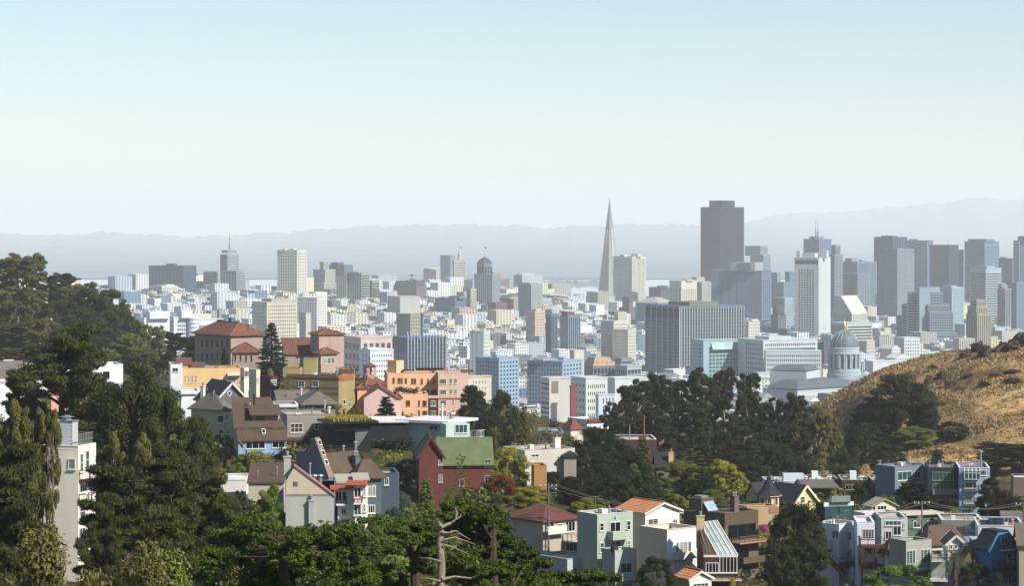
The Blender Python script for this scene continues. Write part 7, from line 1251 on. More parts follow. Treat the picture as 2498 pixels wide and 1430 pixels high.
def kind_tree(kind, seed, n):
    """nominal size: height 20, crown width as returned; base at the origin"""
    rng = np.random.default_rng(seed); rr = random.Random(seed); tr, cr = MB(), MB(); C, RD = [], []
    u = lambda a, b: rr.uniform(a, b)
    if kind == 'cyp':          # layered flat pads on long level limbs
        lean = V(u(-1,1), u(-1,1), 0); tp = [V(0,0,-1.5), V(0,0,5)+lean*.3, V(0,0,11)+lean*.7, V(0,0,17.5)+lean]; tr.tube(tp, [.75,.6,.42,.12], 7)
        for i in range(46):
            h = 3.2 + 16.3*(i/45)**.9; a = u(0, 6.28)+i*2.4; prof = 6.4*(1-((h-12)/9.5)**2)**.5 if abs(h-12) < 9.3 else 1.4
            L = max(1.0, prof*u(.65,1.0)); b = V(math.cos(a)*L, math.sin(a)*L, min(h+u(.2,1.3), 19.6)); ax = lean*(h/18); limb(tr, ax+V(0,0,h-.8), b, .2, .05, rng)
            for _ in range(6):
                t = u(.3,1.05); c = ax*(1-t)+V(b[0]*t, b[1]*t, h-.8+(b[2]-h+.8)*t+u(-.1,.5)); C.append(c+V(u(-.9,.9),u(-.9,.9),0)); RD.append((u(1.0,1.8),u(1.0,1.8),u(.3,.55)))
        leaves(cr, C, RD, n, .68, .16, up=.5, outw=1.7, rng=rng, shell=.3)
    elif kind == 'pine':
        tp = [V(0,0,-1.5), V(.2,0,6), V(-.1,.2,12), V(.1,0,18)]; tr.tube(tp, [.6,.5,.36,.1], 7)
        for i in range(84):
            z = u(-1,1); a = u(0,6.28); q = math.sqrt(1-z*z)*u(.75,1); c = V(math.cos(a)*q*5.2, math.sin(a)*q*5.2, 10.8+z*8.4)
            if c[2] < 5: c[:2] *= .85
            limb(tr, V(0,0,max(1.5, c[2]-3.2)), c, .17, .05, rng, k=4)
            s_ = u(1.1,1.85); C.append(c); RD.append((s_,s_,s_*.75))
            for _ in range(2): C.append(c+V(u(-1.2,1.2),u(-1.2,1.2),u(-.6,.7))); RD.append((s_*.7,s_*.7,s_*.5))
        leaves(cr, C, RD, n, .46, .18, up=.5, outw=1, rng=rng, shell=.45)
    elif kind in ('euc', 'eucd'):
        forks = [V(u(-2.6,2.6), u(-2.6,2.6), u(13,17)) for _ in range(4)]; tr.tube([V(0,0,-1.5), V(.2,.1,4), V(0,0,7)], [.55,.45,.36], 7)
        for f in forks: limb(tr, V(0,0,6.5), f, .3, .08, rng, .2, 6)
        for i in range(96):
            f = forks[i % 4]; z = u(-1,1); a = u(0,6.28); q = math.sqrt(1-z*z)*u(.6,1.05); h = f[2]-1+z*(5.2 if z < 0 else 4)
            c = V(f[0]*.8+math.cos(a)*q*2.7, f[1]*.8+math.sin(a)*q*2.7, min(h, 19.4)); s_ = u(.42,1.0); C.append(c); RD.append((s_,s_,s_*u(.8,1.2)))
            limb(tr, f*.75+V(0,0,f[2]*.1), c, .08, .03, rng, .15, 4, 4)
        for i in range(26):
            a = u(0,6.28); h = u(1.5,9); C.append(V(math.cos(a)*u(1,3.4), math.sin(a)*u(1,3.4), h)); s_ = u(.7,1.3); RD.append((s_,s_,s_))
        leaves(cr, C, RD, n, .46, .155, up=0, outw=.5, rng=rng, shell=.3, droop=.7)
    elif kind == 'fir':
        tr.tube([V(0,0,-1.5), V(0,0,10), V(0,0,19.6)], [.5,.3,.05], 6)
        for i in range(26):
            h = 2.2+17*(i/25); L = 4.6*(1-(h/20.5))**.8+.25
            for j in range(6):
                a = j*1.047+i*.7+u(-.25,.25); l = L*u(.7,1.1); b = V(math.cos(a)*l, math.sin(a)*l, h-l*.18+u(-.2,.5))
                if i % 2 == 0: limb(tr, V(0,0,h), b, .08, .02, rng, .05, 3, 4)
                for t in (.45,.75,1.0): C.append(V(b[0]*t,b[1]*t,h+(b[2]-h)*t)); RD.append((.25+.26*L*.5,.25+.26*L*.5,.2))
        leaves(cr, C, RD, n, .55, .17, up=.1, outw=.9, rng=rng, shell=.2)
    elif kind == 'round':
        tr.tube([V(0,0,-1.5), V(.2,0,4), V(0,0,9)], [.6,.45,.3], 7)
        for i in range(90):
            z = u(-.95,1); a = u(0,6.28); q = math.sqrt(max(0,1-z*z)); k = u(.82,1.02); c = V(math.cos(a)*q*6.6*k, math.sin(a)*q*6.6*k, 10.2+z*9*k)
            s_ = u(.9,1.9); C.append(c); RD.append((s_,s_,s_*.8))
            if i % 4 == 0: limb(tr, V(0,0,7.5), c, .16, .05, rng, .12, 4)
        leaves(cr, C, RD, n, .52, .28, up=.45, outw=.9, rng=rng, shell=.5)
    elif kind == 'shrub':
        for j in range(5): limb(tr, V(0,0,-1.5), V(u(-4,4),u(-4,4),u(8,13)), .3, .08, rng, .1, 4)
        for i in range(46):
            z = u(-.15,1); a = u(0,6.28); q = math.sqrt(max(0,1-z*z)); k = u(.6,1.05); c = V(math.cos(a)*q*7.5*k, math.sin(a)*q*7.5*k, 3+z*15.5*k); s_ = u(1.2,2.6); C.append(c); RD.append((s_,s_,s_*1.1))
        leaves(cr, C, RD, n, .6, .24, up=.5, outw=.8, rng=rng, shell=.4)
    elif kind == 'bare':
        tr.tube([V(0,0,-1.5), V(0,0,9), V(0,0,19.5)], [.4,.28,.04], 6)
        for i in range(34):
            h = 5+14*(i/34); a = i*2.4; l = 3.6*(1-(h-3)/19)+.6; b = V(math.cos(a)*l, math.sin(a)*l, h+l*.25); limb(tr, V(0,0,h), b, .09, .025, rng, .1, 4, 4); C.append(b*.98+V(0,0,h*.02)); RD.append((.6,.6,.22))
        leaves(cr, C, RD, n, .5, .12, up=.2, outw=.8, rng=rng, shell=.1)
    return cr, tr
KT = {}
SPEC = {'cyp': (54000, 3, 13.0), 'pine': (52000, 3, 12.2), 'euc': (44000, 3, 9.6), 'fir': (32000, 2, 9.2), 'round': (30000, 3, 14.6), 'shrub': (22000, 3, 17.0), 'bare': (4000, 1, 8.0)}
for k_, (n, nv, w) in SPEC.items():
    KT[k_] = []
    for s_ in range(nv):
        cr, tr = kind_tree(k_, 100+s_*17+len(k_), n); KT[k_].append((cr, tr.data("trunk", BARKL if k_ == 'euc' else BARK, smooth=True)))
_CD = {}
def crown_data(kind, v, lf):
    if (kind, v) not in _CD: _CD[kind, v] = KT[kind][v][0].data("crown", LF['mid'])
    return _CD[kind, v]
tcount = 0
NOUN = {'cyp': 'cypress tree', 'pine': 'pine tree', 'euc': 'eucalyptus tree', 'fir': 'conifer', 'round': 'tree', 'shrub': 'shrub', 'bare': 'thin conifer'}
def tree(px, ytop, wpx, d, kind, lf, desc, label=None, group=None, py=None):
    global tcount
    x = (px-CX)/F*d; g = ground(x, d); zt = EYE-(ytop-HY)/F*d; h = max(zt-g, 1.2); w = wpx/F*d
    sw = w/SPEC[kind][2]; sh = h/20.0; v = tcount % SPEC[kind][1]; tcount += 1
    nm = NOUN[kind].replace(' ', '_') if kind != 'fir' else 'conifer_tree'
    lab = label or unique_label(f"{desc} {NOUN[kind]}", px, ytop+wpx*.5)
    e = thing(nm, lab, 'shrub' if kind == 'shrub' else 'tree', (x, d, g), group)
    rz = R.uniform(0, 6.28)
    for nm2, me in (("crown", crown_data(kind, v, lf)), ("trunk", KT[kind][v][1])):
        o = bpy.data.objects.new(nm2, me); COL.objects.link(o); o.parent = e; o.scale = (sw, sw, sh); o.rotation_euler.z = rz
        if nm2 == "crown": o.material_slots[0].link = 'OBJECT'; o.material_slots[0].material = LF[lf]
    return e
HG = 'trees of the forested hillside'; EG = 'eucalyptus row before the civic buildings'
TR = [
 # forested hill
 (12,612,110,1000,'euc','olive','tall olive',HG),(78,620,110,992,'euc','olive','broad olive',HG),(118,672,80,1000,'cyp','cyp','dark flat topped',HG),(158,668,80,1004,'cyp','cyp','dark spreading',HG),(176,694,100,980,'euc','olive','brownish olive',HG),(228,686,110,972,'pine','pine','dark green',HG),(272,708,95,962,'pine','pine','dense green',HG),(302,752,80,945,'pine','pine','small green',HG),
 (55,700,130,955,'euc','olive','yellow olive',HG),(135,735,120,940,'pine','pine','deep green',HG),(205,752,120,935,'pine','pine','rounded green',HG),(20,735,120,930,'euc','euc','rusty olive',HG),(333,782,60,930,'pine','pine','slender green',HG),(352,788,52,905,'euc','olive','yellowish',HG),(384,796,62,890,'euc','olive','tall yellow olive',HG),
 (30,790,130,905,'cyp','cyp','dark layered',HG),(105,776,120,890,'euc','olive','pale olive',HG),(180,800,120,888,'cyp','cyp','dark low',HG),(250,800,120,890,'pine','pine','soft green',HG),(310,815,110,880,'euc','mid','grey green',HG),(20,850,110,862,'euc','olive','dull olive',HG),(90,840,110,870,'pine','pine','shaded green',HG),(430,812,100,905,'cyp','fir','dark evergreen',HG),(475,822,60,910,'cyp','fir','low dark',HG),(345,850,90,872,'euc','olive','low yellow olive',HG),(250,850,90,866,'pine','mid','low green',HG),(400,862,70,880,'cyp','fir','low black green',HG),(-60,640,140,990,'euc','olive','edge olive',HG),
 # left slope
 (148,803,250,335,'cyp','cyp','huge layered black green',None),(325,882,190,305,'pine','pine','big rounded dark',None),(405,950,150,300,'pine','pine','dark wind swept',None),(478,1012,120,300,'pine','pine','dense dark green',None),(60,905,110,340,'cyp','cyp','dark tiered',None),(250,960,150,320,'cyp','cyp','shadowy layered',None),
 (36,985,130,232,'euc','olive','olive flecked',None),(108,1000,90,236,'euc','olive','sunlit olive',None),(285,1035,110,248,'euc','olive','golden olive',None),(345,1065,95,246,'euc','olive','twisted golden olive',None),
 (15,1085,190,190,'cyp','cyp','sweeping dark',None),(15,1150,230,172,'cyp','cyp','big dark green',None),(300,1140,230,196,'cyp','cyp','dense black green',None),(410,1115,230,200,'cyp','cyp','broad black green',None),(500,1160,200,205,'cyp','cyp','shaded spreading',None),(245,1215,120,188,'cyp','cyp','small shaded',None),(560,1230,150,190,'cyp','cyp','low dark spreading',None),(400,1240,220,165,'cyp','cyp','wide dark',None),
 (650,1190,85,252,'cyp','mid','thin feathery',None),(80,1300,420,128,'shrub','olive','brownish olive',None),(215,1325,380,124,'shrub','olive','olive brown',None),(340,1345,380,118,'shrub','olive','twiggy olive',None),(450,1362,340,120,'shrub','mid','twiggy green',None),(10,1345,320,115,'shrub','olive','dry olive',None),(540,1385,260,112,'shrub','olive','low dry',None),
 # among the left houses
 (662,786,96,700,'fir','fir','big black green',None),(547,846,32,706,'fir','fir','small dark',None),(703,912,64,545,'bare','olive','sparse brown',None),(655,902,46,610,'shrub','br','bright yellow green',None),(942,966,112,470,'fir','fir','tall dark',None),(905,1040,80,455,'fir','fir','dark lower',None),(1012,1018,92,440,'fir','fir','slim dark',None),(960,1080,100,430,'pine','fir','shadowed',None),
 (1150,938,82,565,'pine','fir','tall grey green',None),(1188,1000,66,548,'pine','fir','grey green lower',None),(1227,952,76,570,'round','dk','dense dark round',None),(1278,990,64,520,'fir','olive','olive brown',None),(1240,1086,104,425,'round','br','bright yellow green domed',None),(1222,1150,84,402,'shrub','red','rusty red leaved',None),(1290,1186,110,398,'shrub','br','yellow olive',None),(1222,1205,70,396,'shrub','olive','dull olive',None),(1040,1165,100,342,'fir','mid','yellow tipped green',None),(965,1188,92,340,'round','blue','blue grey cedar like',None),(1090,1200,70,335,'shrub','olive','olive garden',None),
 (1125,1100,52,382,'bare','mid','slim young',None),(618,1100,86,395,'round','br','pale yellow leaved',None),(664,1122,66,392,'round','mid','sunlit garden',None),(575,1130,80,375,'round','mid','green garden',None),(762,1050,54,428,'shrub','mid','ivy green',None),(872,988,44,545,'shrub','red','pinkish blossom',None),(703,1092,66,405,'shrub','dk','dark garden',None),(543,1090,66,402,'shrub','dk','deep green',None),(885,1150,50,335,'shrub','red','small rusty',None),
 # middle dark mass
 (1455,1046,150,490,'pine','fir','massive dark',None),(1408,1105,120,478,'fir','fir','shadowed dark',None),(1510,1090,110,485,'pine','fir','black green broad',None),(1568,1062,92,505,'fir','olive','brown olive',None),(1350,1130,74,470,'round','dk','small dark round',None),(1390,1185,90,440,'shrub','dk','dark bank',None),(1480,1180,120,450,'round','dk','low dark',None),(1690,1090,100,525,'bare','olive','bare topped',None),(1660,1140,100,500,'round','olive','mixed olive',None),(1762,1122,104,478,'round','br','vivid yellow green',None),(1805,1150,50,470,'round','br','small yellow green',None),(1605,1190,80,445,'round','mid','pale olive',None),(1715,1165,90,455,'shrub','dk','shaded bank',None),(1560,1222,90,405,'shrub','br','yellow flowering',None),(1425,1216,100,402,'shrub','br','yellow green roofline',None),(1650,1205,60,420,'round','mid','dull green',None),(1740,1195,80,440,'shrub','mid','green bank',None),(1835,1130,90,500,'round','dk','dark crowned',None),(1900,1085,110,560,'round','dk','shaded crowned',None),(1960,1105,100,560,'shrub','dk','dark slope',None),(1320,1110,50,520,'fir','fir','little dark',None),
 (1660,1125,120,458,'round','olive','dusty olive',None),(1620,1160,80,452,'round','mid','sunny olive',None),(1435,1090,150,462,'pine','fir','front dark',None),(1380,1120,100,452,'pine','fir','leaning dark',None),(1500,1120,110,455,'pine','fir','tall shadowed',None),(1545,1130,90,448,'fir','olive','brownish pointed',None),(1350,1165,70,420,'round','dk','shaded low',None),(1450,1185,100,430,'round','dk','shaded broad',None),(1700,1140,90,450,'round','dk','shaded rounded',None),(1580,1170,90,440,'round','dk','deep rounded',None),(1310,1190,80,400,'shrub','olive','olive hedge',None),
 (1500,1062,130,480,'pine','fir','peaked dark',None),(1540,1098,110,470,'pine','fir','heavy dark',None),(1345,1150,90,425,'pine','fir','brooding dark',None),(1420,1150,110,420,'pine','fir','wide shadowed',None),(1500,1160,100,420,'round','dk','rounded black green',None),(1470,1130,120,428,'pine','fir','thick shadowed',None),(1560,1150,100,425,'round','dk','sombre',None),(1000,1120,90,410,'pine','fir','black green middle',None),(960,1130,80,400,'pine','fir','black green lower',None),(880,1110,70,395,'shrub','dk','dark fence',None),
 # eucalyptus row
 (1532,918,120,682,'euc','eucd','spreading dark',EG),(1592,912,115,690,'euc','eucd','tall dark',EG),(1652,928,100,684,'euc','eucd','dark full',EG),(1726,888,122,682,'euc','eucd','tallest airy dark',EG),(1768,900,90,692,'euc','eucd','slender airy dark',EG),(1830,912,92,672,'euc','eucd','dense green black',EG),(1882,962,92,662,'euc','eucd','lower dense dark',EG),(1932,962,112,652,'euc','eucd','round headed dark',EG),(1502,982,82,662,'euc','eucd','leaning dark',EG),(1992,985,88,652,'euc','olive','half bare olive',EG),(2025,1010,60,664,'euc','olive','thin olive',EG),(1690,980,130,648,'euc','eucd','shaded inner',EG),(1790,1010,130,635,'euc','eucd','deep shaded',EG),(1880,1030,130,622,'euc','eucd','low deep shaded',EG),(1610,1000,120,645,'euc','eucd','low shaded',EG),(1550,1000,110,650,'euc','eucd','dusky',EG),(1950,1040,110,615,'euc','eucd','low dusky',EG),(1740,1050,140,610,'round','dk','dark undergrowth',EG),(1840,1070,140,600,'round','dk','thick undergrowth',EG),
 # golden hill
 (2190,912,190,690,'pine','dk','largest dark',None),(2140,965,130,696,'pine','dk','broad dark',None),(2245,948,90,694,'pine','dk','dark right hand',None),(2115,1030,110,680,'pine','dk','low dark',None),(2230,1040,110,675,'pine','mid','mottled green',None),(2322,1028,84,684,'round','dk','dense dark round',None),(2440,1080,140,640,'cyp','fir','wide black green',None),(2490,1085,110,625,'cyp','fir','black green edge',None),(2410,1110,90,625,'cyp','fir','low black green',None),(2170,1080,100,640,'round','dk','shaded low',None),(2290,1100,90,635,'shrub','dk','shaded foot',None),(2060,1080,90,640,'shrub','dk','slope foot',None),(2075,1030,50,700,'shrub','mid','hillside green',None),(2300,985,26,735,'shrub','mid','small hillside',None),(2430,920,44,755,'shrub','brown','round brown',None),(2400,965,40,742,'shrub','dk','dark hillside',None),(2275,892,24,790,'shrub','dk','little crest',None),(2085,1008,44,715,'shrub','dk','dark slope',None),(2035,1055,60,665,'shrub','mid','green slope',None),
 (2365,912,40,770,'shrub','brown','dry brown',None),(2320,925,36,768,'shrub','brown','faded brown',None),(2470,965,50,740,'shrub','brown','wide dry brown',None),(2340,955,30,750,'shrub','brown','low dry brown',None),(2470,900,46,765,'shrub','brown','upper dry brown',None),
 # lower right
 (1940,1226,150,350,'pine','dk','massive black green',None),(1965,1290,120,345,'pine','dk','lower black green',None),(1905,1330,90,340,'pine','dk','shadowy lower',None),(1598,1356,100,330,'round','dk','dark rounded',None),(2188,1376,170,330,'round','green','bright green',None),(2378,1374,92,350,'round','dk','dark reddish',None),(2228,1176,90,445,'cyp','fir','dark conical',None),(2290,1218,110,442,'cyp','fir','dark low spread',None),(2416,1168,76,445,'pine','fir','grey green tall',None),(2474,1212,70,440,'pine','fir','dark edge',None),(2095,1180,62,472,'shrub','dk','dark courtyard',None),(2160,1205,50,465,'shrub','mid','courtyard green',None),(2322,1246,90,428,'shrub','br','yellow flowering',None),(1790,1412,56,322,'shrub','br','yellow doorstep',None),(2062,1412,70,322,'shrub','br','yellow green corner',None),(1870,1195,40,432,'shrub','olive','roof garden',None),(2440,1400,80,345,'shrub','dk','dark corner',None),
 # far street trees of the low city
]
for t in TR: tree(*t[:7], group=t[7])
FTG = 'street trees of the low city'
fm = MB(); rg = np.random.default_rng(5)
leaves(fm, [V(0,0,4)+rg.normal(size=3)*V(1.6,1.6,1.2) for _ in range(14)], [(1.5,1.5,1.2)]*14, 700, 1.1, .7, rng=rg); ftm = LF['mid']; fdat = fm.data("crown", LF['dk']); fdat2 = fm.data("crown", ftm)
tk = MB(); tk.tube([V(0,0,-1), V(0,0,3.6)], [.25,.15], 5); tdat = tk.data("trunk", BARK)
for i in range(110):
    d = R.choice((R.uniform(1150,1900), R.uniform(1150,2600), R.uniform(1900,3400))); px = R.uniform(250, 2250)
    x = (px-CX)/F*d
    g = ground(x, d); py = HY+(EYE-g-4)*F/d
    if py > np.interp(px, FOREX, FOREY)+8 or taken(x, d, 4): continue
    s_ = R.uniform(.9, 2.0); e = thing("street_tree", unique_label(f"{R.choice(('dark','dull','small','round','leafy'))} green street tree", px, py), 'tree', (x, d, g), FTG)
    for nm, me in (("crown", R.choice((fdat, fdat2))), ("trunk", tdat)):
        o = bpy.data.objects.new(nm, me); COL.objects.link(o); o.parent = e; o.scale = (s_*1.2, s_*1.2, s_); o.rotation_euler.z = R.uniform(0, 6)
# garden undergrowth between the houses
us, ug = [], []
def blocked(x, y):
    return any((x-a)**2+(y-b)**2 < (r*.8)**2 for a, b, r in NEARF)
NEARF = [f for f in FOOT if f[1] < 900]
while len(us) < 3600:
    d = R.uniform(235, 760)**1.0; px = R.uniform(-60, 2560)
    if d > 560 and px > 1960: continue
    x = (px-CX)/F*d
    if blocked(x, d): continue
    us.append((x, d)); 
gu = ground_np(np.array([p[0] for p in us]), np.array([p[1] for p in us]))
for nm, lf, sel in (("undergrowth", 'dk', 0), ("undergrowth", 'olive', 1), ("undergrowth", 'mid', 2)):
    C, RD = [], []
    for i, ((x, y), g) in enumerate(zip(us, gu)):
        if i % 3 != sel: continue
        r = R.uniform(.7, 1.9); 
        for _ in range(3): C.append(V(x+R.gauss(0,r*.6), y+R.gauss(0,r*.6), g+r*R.uniform(.2,.9))); RD.append((r*.8, r*.8, r*.8))
    mb = MB(); leaves(mb, C, RD, 56000, .85, .46, up=.5); o = mb.build(nm, LF[lf], kind="stuff"); o["label"] = "%s garden undergrowth between the hillside houses" % ('dark', 'olive', 'green')[sel]
# palm
def palm(px, ytop, d, label, wpx=50):
    x = (px-CX)/F*d; g = ground(x, d); zt = EYE-(ytop-HY)/F*d; e = thing("palm_tree", label, "tree", (x, d, g)); tr, cr, sk = MB(), MB(), MB(); b = V(x,d,g)
    L = wpx/F*d*.62; h = zt-g-L*.45; tr.tube([b-V(0,0,1), b+V(.1,0,h*.5), b+V(0,0,h)], [.34,.28,.26], 8)
    for i in range(34):
        a = i*2.4; el = math.asin(min(.95, -.5+1.4*((i+.5)/34))); dr = V(math.cos(a)*math.cos(el), math.sin(a)*math.cos(el), math.sin(el)); s = V(-math.sin(a), math.cos(a), 0)
        pts = [b+V(0,0,h)+dr*L*t-V(0,0,L*.35*t*t) for t in np.linspace(0,1,6)]; cr.tube(pts, .02, 3)
        for t in np.linspace(.25,1,12):
            p = b+V(0,0,h)+dr*L*t-V(0,0,L*.35*t*t)
            for q in (-1,1): tip = p+s*q*L*.3*(1.15-t)+dr*L*.2-V(0,0,.08); cr.add([p-dr*.03, p+dr*.05, tip], t=[(0,1,2)])
    for i in range(26):
        a = i*2.4; sk.add([b+V(0,0,h*.98), b+V(math.cos(a)*.55,math.sin(a)*.55,h*.62), b+V(math.cos(a+.5)*.55,math.sin(a+.5)*.55,h*.62)], t=[(0,1,2)])
    cr.build("crown", LF['olive'], e); tr.build("trunk", BARK, e); sk.build("dead_fronds", BARK, e, kind="stuff")
palm(2328, 1345, 345, 'fan palm with a shaggy trunk between the grey balcony house and brown roofs', 56)
palm(1428, 1048, 560, 'small palm behind the dark conifers above the brown roofed house', 40); palm(1208, 1045, 540, 'feathery palm beside the tall grey green pine', 36)
# near cypress trees with sunlit pads, placed limb by limb
def pad_tree(label, base, d, pads, n, kink=None, seed=1):
    rng = np.random.default_rng(seed); rr = random.Random(seed); x = (base[0]-CX)/F*d; g = ground(x, d); e = thing("cypress_tree", label, "tree", (x, d, g)); tr, cr = MB(), MB(); b = V(x, d, g); C, RD = [], []
    top = P(base[0]+(kink or 0), base[1], d); tr.tube([b-V(0,0,1), b*.5+top*.5+V(.2,0,0), top], [.42,.34,.2], 7)
    for px, py, w, h in pads:
        py += 12; dd = d + rr.uniform(-3.2, 3.2); c = P(px, py, dd); wr, hr = w/F*d*.5, h/F*d*.5
        st = top if py < base[1]+40 else (b*.3+top*.7); limb(tr, st+V(0,0,rr.uniform(-.8,.2)), c-V(0,0,hr*.4), .09, .03, rng, .18, 5)
        for _ in range(max(3, int(w*h/150))):
            q = V(rr.uniform(-1,1)*wr, rr.uniform(-1,1)*wr*.9, 0); q[2] = rr.uniform(-1,.8)*hr*(1-(q[0]/wr)**2*.7); s_ = rr.uniform(.15,.36); C.append(c+q); RD.append((s_*1.25,s_*1.25,s_*.6))
    leaves(cr, C, RD, n, .19, .075, up=.75, outw=.8, rng=rng, shell=.25); cr.build("crown", LF['near'], e); tr.build("trunk", BARK, e); return e
LF['near'] = leafmat('near_cypress_leaf', '#141f06', '#56691a', .22)
A_ = [(612,1272,90,40),(560,1300,80,50),(650,1300,100,50),(700,1320,90,50),(780,1296,110,50),(832,1280,80,44),(850,1310,100,50),(905,1318,110,40),(945,1330,60,30),(580,1350,130,60),(680,1370,140,60),(760,1350,120,60),(840,1365,110,50),(540,1400,100,60),(630,1415,150,60),(740,1412,150,60),(830,1410,120,50),(880,1400,70,40),(520,1340,60,50),(720,1290,70,36)]
pad_tree('sunlit green cypress spreading along the bottom below the concrete gable house', (690,1330), 112, A_, 64000, seed=3)
B_ = [(914,1262,60,26),(950,1278,80,34),(1000,1272,90,36),(1045,1276,70,36),(1050,1300,60,40),(985,1300,80,30),(1020,1330,70,40),(955,1300,70,30),(1030,1370,50,40),(930,1385,70,40),(960,1410,70,40),(1060,1330,50,60)]
pad_tree('dark green cypress branches left of the bleached dead trunk', (1010,1345), 124, B_, 34000, seed=5)
C_ = [(1126,1222,90,26),(1170,1234,80,28),(1110,1246,70,26),(1205,1246,60,22),(1160,1262,100,32),(1205,1276,80,30),(1120,1276,60,26),(1190,1300,110,36),(1235,1312,80,30),(1295,1334,50,20),(1160,1330,90,36),(1245,1342,110,36),(1310,1364,64,24),(1130,1350,60,40),(1200,1375,110,40),(1280,1390,110,36),(1380,1396,90,26),(1450,1394,80,26),(1490,1396,36,20),(1150,1405,80,44),(1230,1412,110,40),(1340,1415,110,36),(1430,1418,100,30),(1490,1425,50,24),(1100,1385,40,60)]
pad_tree('wide sunlit cypress right of the bleached dead trunk, hiding the maroon roofed house', (1200,1290), 118, C_, 64000, seed=8)
# bleached dead trunk
d = 108; x = (1076-CX)/F*d; g = ground(x, d); e = thing("dead_tree", 'bleached dead trunk with bare crooked branches among the sunlit cypresses', 'tree', (x, d, g)); ANCH.append((1076,1340,'bleached dead trunk'))
SNAG = mat('dead_wood', '#8f8271', var=.3, scale=1.2, fine=6, bump=.8); mb = MB(); Q = lambda px, py, o=0: P(px, py, d+o)
mb.tube([V(x,d,g-1), Q(1074,1440), Q(1077,1380), Q(1073,1320), Q(1076,1285), Q(1070,1272)], [.25,.2,.18,.15,.12,.03], 9); mb.build("trunk", SNAG, e, smooth=True)
for pts, r in [([(1076,1288),(1092,1280),(1104,1276),(1112,1268),(1115,1250),(1110,1240)],.085),([(1112,1268),(1122,1262),(1126,1254)],.04),([(1078,1300),(1096,1301),(1112,1296),(1130,1308),(1148,1318)],.06),([(1096,1301),(1104,1294)],.03),([(1082,1318),(1110,1312),(1140,1322),(1160,1330)],.05),([(1082,1330),(1100,1334),(1122,1344),(1140,1352)],.045),([(1115,1252),(1104,1246)],.03),([(1076,1372),(1050,1364),(1020,1362)],.07),([(1076,1420),(1040,1412),(1010,1414)],.07),([(1078,1415),(1110,1408),(1150,1412)],.09)]:
    mb = MB(); P_ = [Q(a, b_, i*.12-.2) for i, (a, b_) in enumerate(pts)]; mb.tube(P_, [r*(1-.7*i/(len(pts)-1)) for i in range(len(pts))], 6); mb.build("branch", SNAG, e, smooth=True)
# golden hill grass, rocks and the walker
n = 42000; gx = NR.uniform(80, 260, n*2); gy = NR.uniform(640, 835, n*2); okk = (gx > .123*gy) & (gx < .235*gy+30); gx, gy = gx[okk][:n], gy[okk][:n]; n = len(gx); gzz = ground_np(gx, gy)
an = NR.uniform(0, 6.28, n); hh = NR.uniform(.15, .5, n); w = NR.uniform(.15, .4, n); pz = np.stack([gx, gy, gzz+.35*vnoise(gx, gy, .11)], -1); dv = np.stack([np.cos(an)*w, np.sin(an)*w, 0*w], -1); tp = np.stack([NR.normal(size=n)*.2, NR.normal(size=n)*.2, hh], -1)
gb = MB(); gb.add(np.stack([pz-dv-V(0,0,.3), pz+dv-V(0,0,.3), pz+dv*.4+tp, pz-dv*.4+tp], 1).reshape(-1,3), np.arange(n*4).reshape(n,4)); o = gb.build("dry_grass", leafmat('dry_grass_blade', '#5c4d38', '#ab9266', .1)); o["kind"] = "stuff"; o["label"] = "golden dry grass covering the hill slope"
sx, sy = NR.uniform(88, 230, 1500), NR.uniform(645, 830, 1500); k_ = (sx > .125*sy) & (vnoise(sx*3, sy*3, .09) > .15); sx, sy = sx[k_], sy[k_]; sz = ground_np(sx, sy)
sb = MB(); leaves(sb, np.stack([sx, sy, sz+.3], -1), np.stack([NR.uniform(.5,1.6,len(sx)), NR.uniform(.5,1.6,len(sx)), NR.uniform(.25,.6,len(sx))], -1), 26000, .4, .16); o = sb.build("dry_scrub", LF['brown'], kind="stuff"); o["label"] = "patchy brown scrub scattered over the golden hill"
ROCK = mat('rock', '#43352c', var=.35, scale=.4, fine=2.5, bump=.8)
ro = [(2388,868,36,22,796,'rounded'),(2408,876,22,20,790,'small'),(2470,872,34,24,790,'craggy'),(2445,866,30,26,792,'jagged'),(2492,852,44,34,795,'highest'),(2458,858,24,22,793,'pointed'),(2402,892,30,26,782,'dark leaning'),(2298,905,26,14,780,'flat pale topped'),(2265,922,22,22,778,'upright'),(2322,938,18,16,760,'half buried'),(2306,946,22,9,758,'long low'),(2290,938,14,10,762,'little'),(2352,862,16,10,797,'low crest'),(2430,878,18,14,788,'broken'),(2355,880,28,16,790,'brown')]
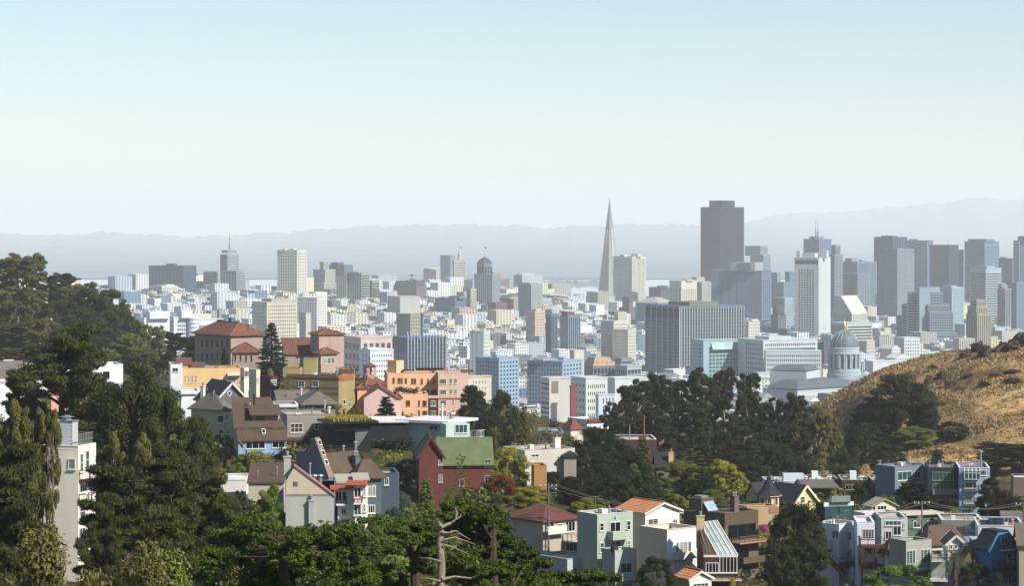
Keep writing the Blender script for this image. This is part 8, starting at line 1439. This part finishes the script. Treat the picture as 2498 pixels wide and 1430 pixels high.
for i, (px, py, w, h, d, ds) in enumerate(ro):
    x = (px-CX)/F*d; g = ground(x, d); rw, rh = w/F*d*.5, h/F*d*.5; rg = np.random.default_rng(40+i); mb = MB(); z0 = max(g, EYE-(py-HY)/F*d - rh)
    prof = []; m_ = 14
    V_ = []
    for a in np.linspace(-1.4, 1.5, 9):
        for j in range(m_):
            t = 2*math.pi*j/m_; k = 1+.28*math.sin(3*t+i)+.22*math.sin(5*a+2*t+i*2)+rg.normal()*.09; V_.append((math.cos(t)*math.cos(a)*rw*k, math.sin(t)*math.cos(a)*rw*k, math.sin(a)*rh*k*1.15))
    qd = [(a*m_+j, a*m_+(j+1) % m_, (a+1)*m_+(j+1) % m_, (a+1)*m_+j) for a in range(8) for j in range(m_)]
    mb.add(np.array(V_)+V(x, d, g+rh*.55), qd); o = mb.build("rock", ROCK, off=V(x, d, g)); tag(o, f"{ds} dark brown rock on the golden hill" + (" crest beside the walker" if d > 786 and px < 2420 else " crest near the edge" if d > 786 else " slope"), 'rock', 'rocks on the golden hill')
px, d = 2358.5, 799; x = (px-CX)/F*d; g = ground(x, d)+.1
me = bpy.data.meshes.new("person"); jt = [(0,0,.95),(0,0,1.2),(0,0,1.45),(0,0,1.56),(0,0,1.72),(-.2,0,1.42),(-.27,.03,1.15),(-.24,-.1,.92),(.2,0,1.42),(.3,-.05,1.2),(.22,-.25,1.3),(-.1,0,.9),(-.11,.02,.5),(-.12,0,.06),(-.12,-.14,.03),(.1,0,.9),(.12,-.03,.5),(.14,.05,.06),(.14,-.1,.03)]
ed = [(0,1),(1,2),(2,3),(3,4),(2,5),(5,6),(6,7),(2,8),(8,9),(9,10),(0,11),(11,12),(12,13),(13,14),(0,15),(15,16),(16,17),(17,18)]
rd_ = [.15,.14,.15,.06,.11,.07,.05,.04,.07,.05,.04,.09,.07,.05,.04,.09,.07,.05,.04]
me.from_pydata(jt, ed, []); ob = bpy.data.objects.new("person", me); COL.objects.link(ob); ob.location = (x, d, g)
sk = ob.modifiers.new("skin", 'SKIN'); ob.modifiers.new("sub", 'SUBSURF').levels = 1
for i, r in enumerate(rd_): me.skin_vertices[0].data[i].radius = (r, r)
me.skin_vertices[0].data[0].use_root = True; me.materials.append(mat('dark_clothes', '#23242a')); tag(ob, 'person in dark clothes standing on the crest of the golden hill', 'person')
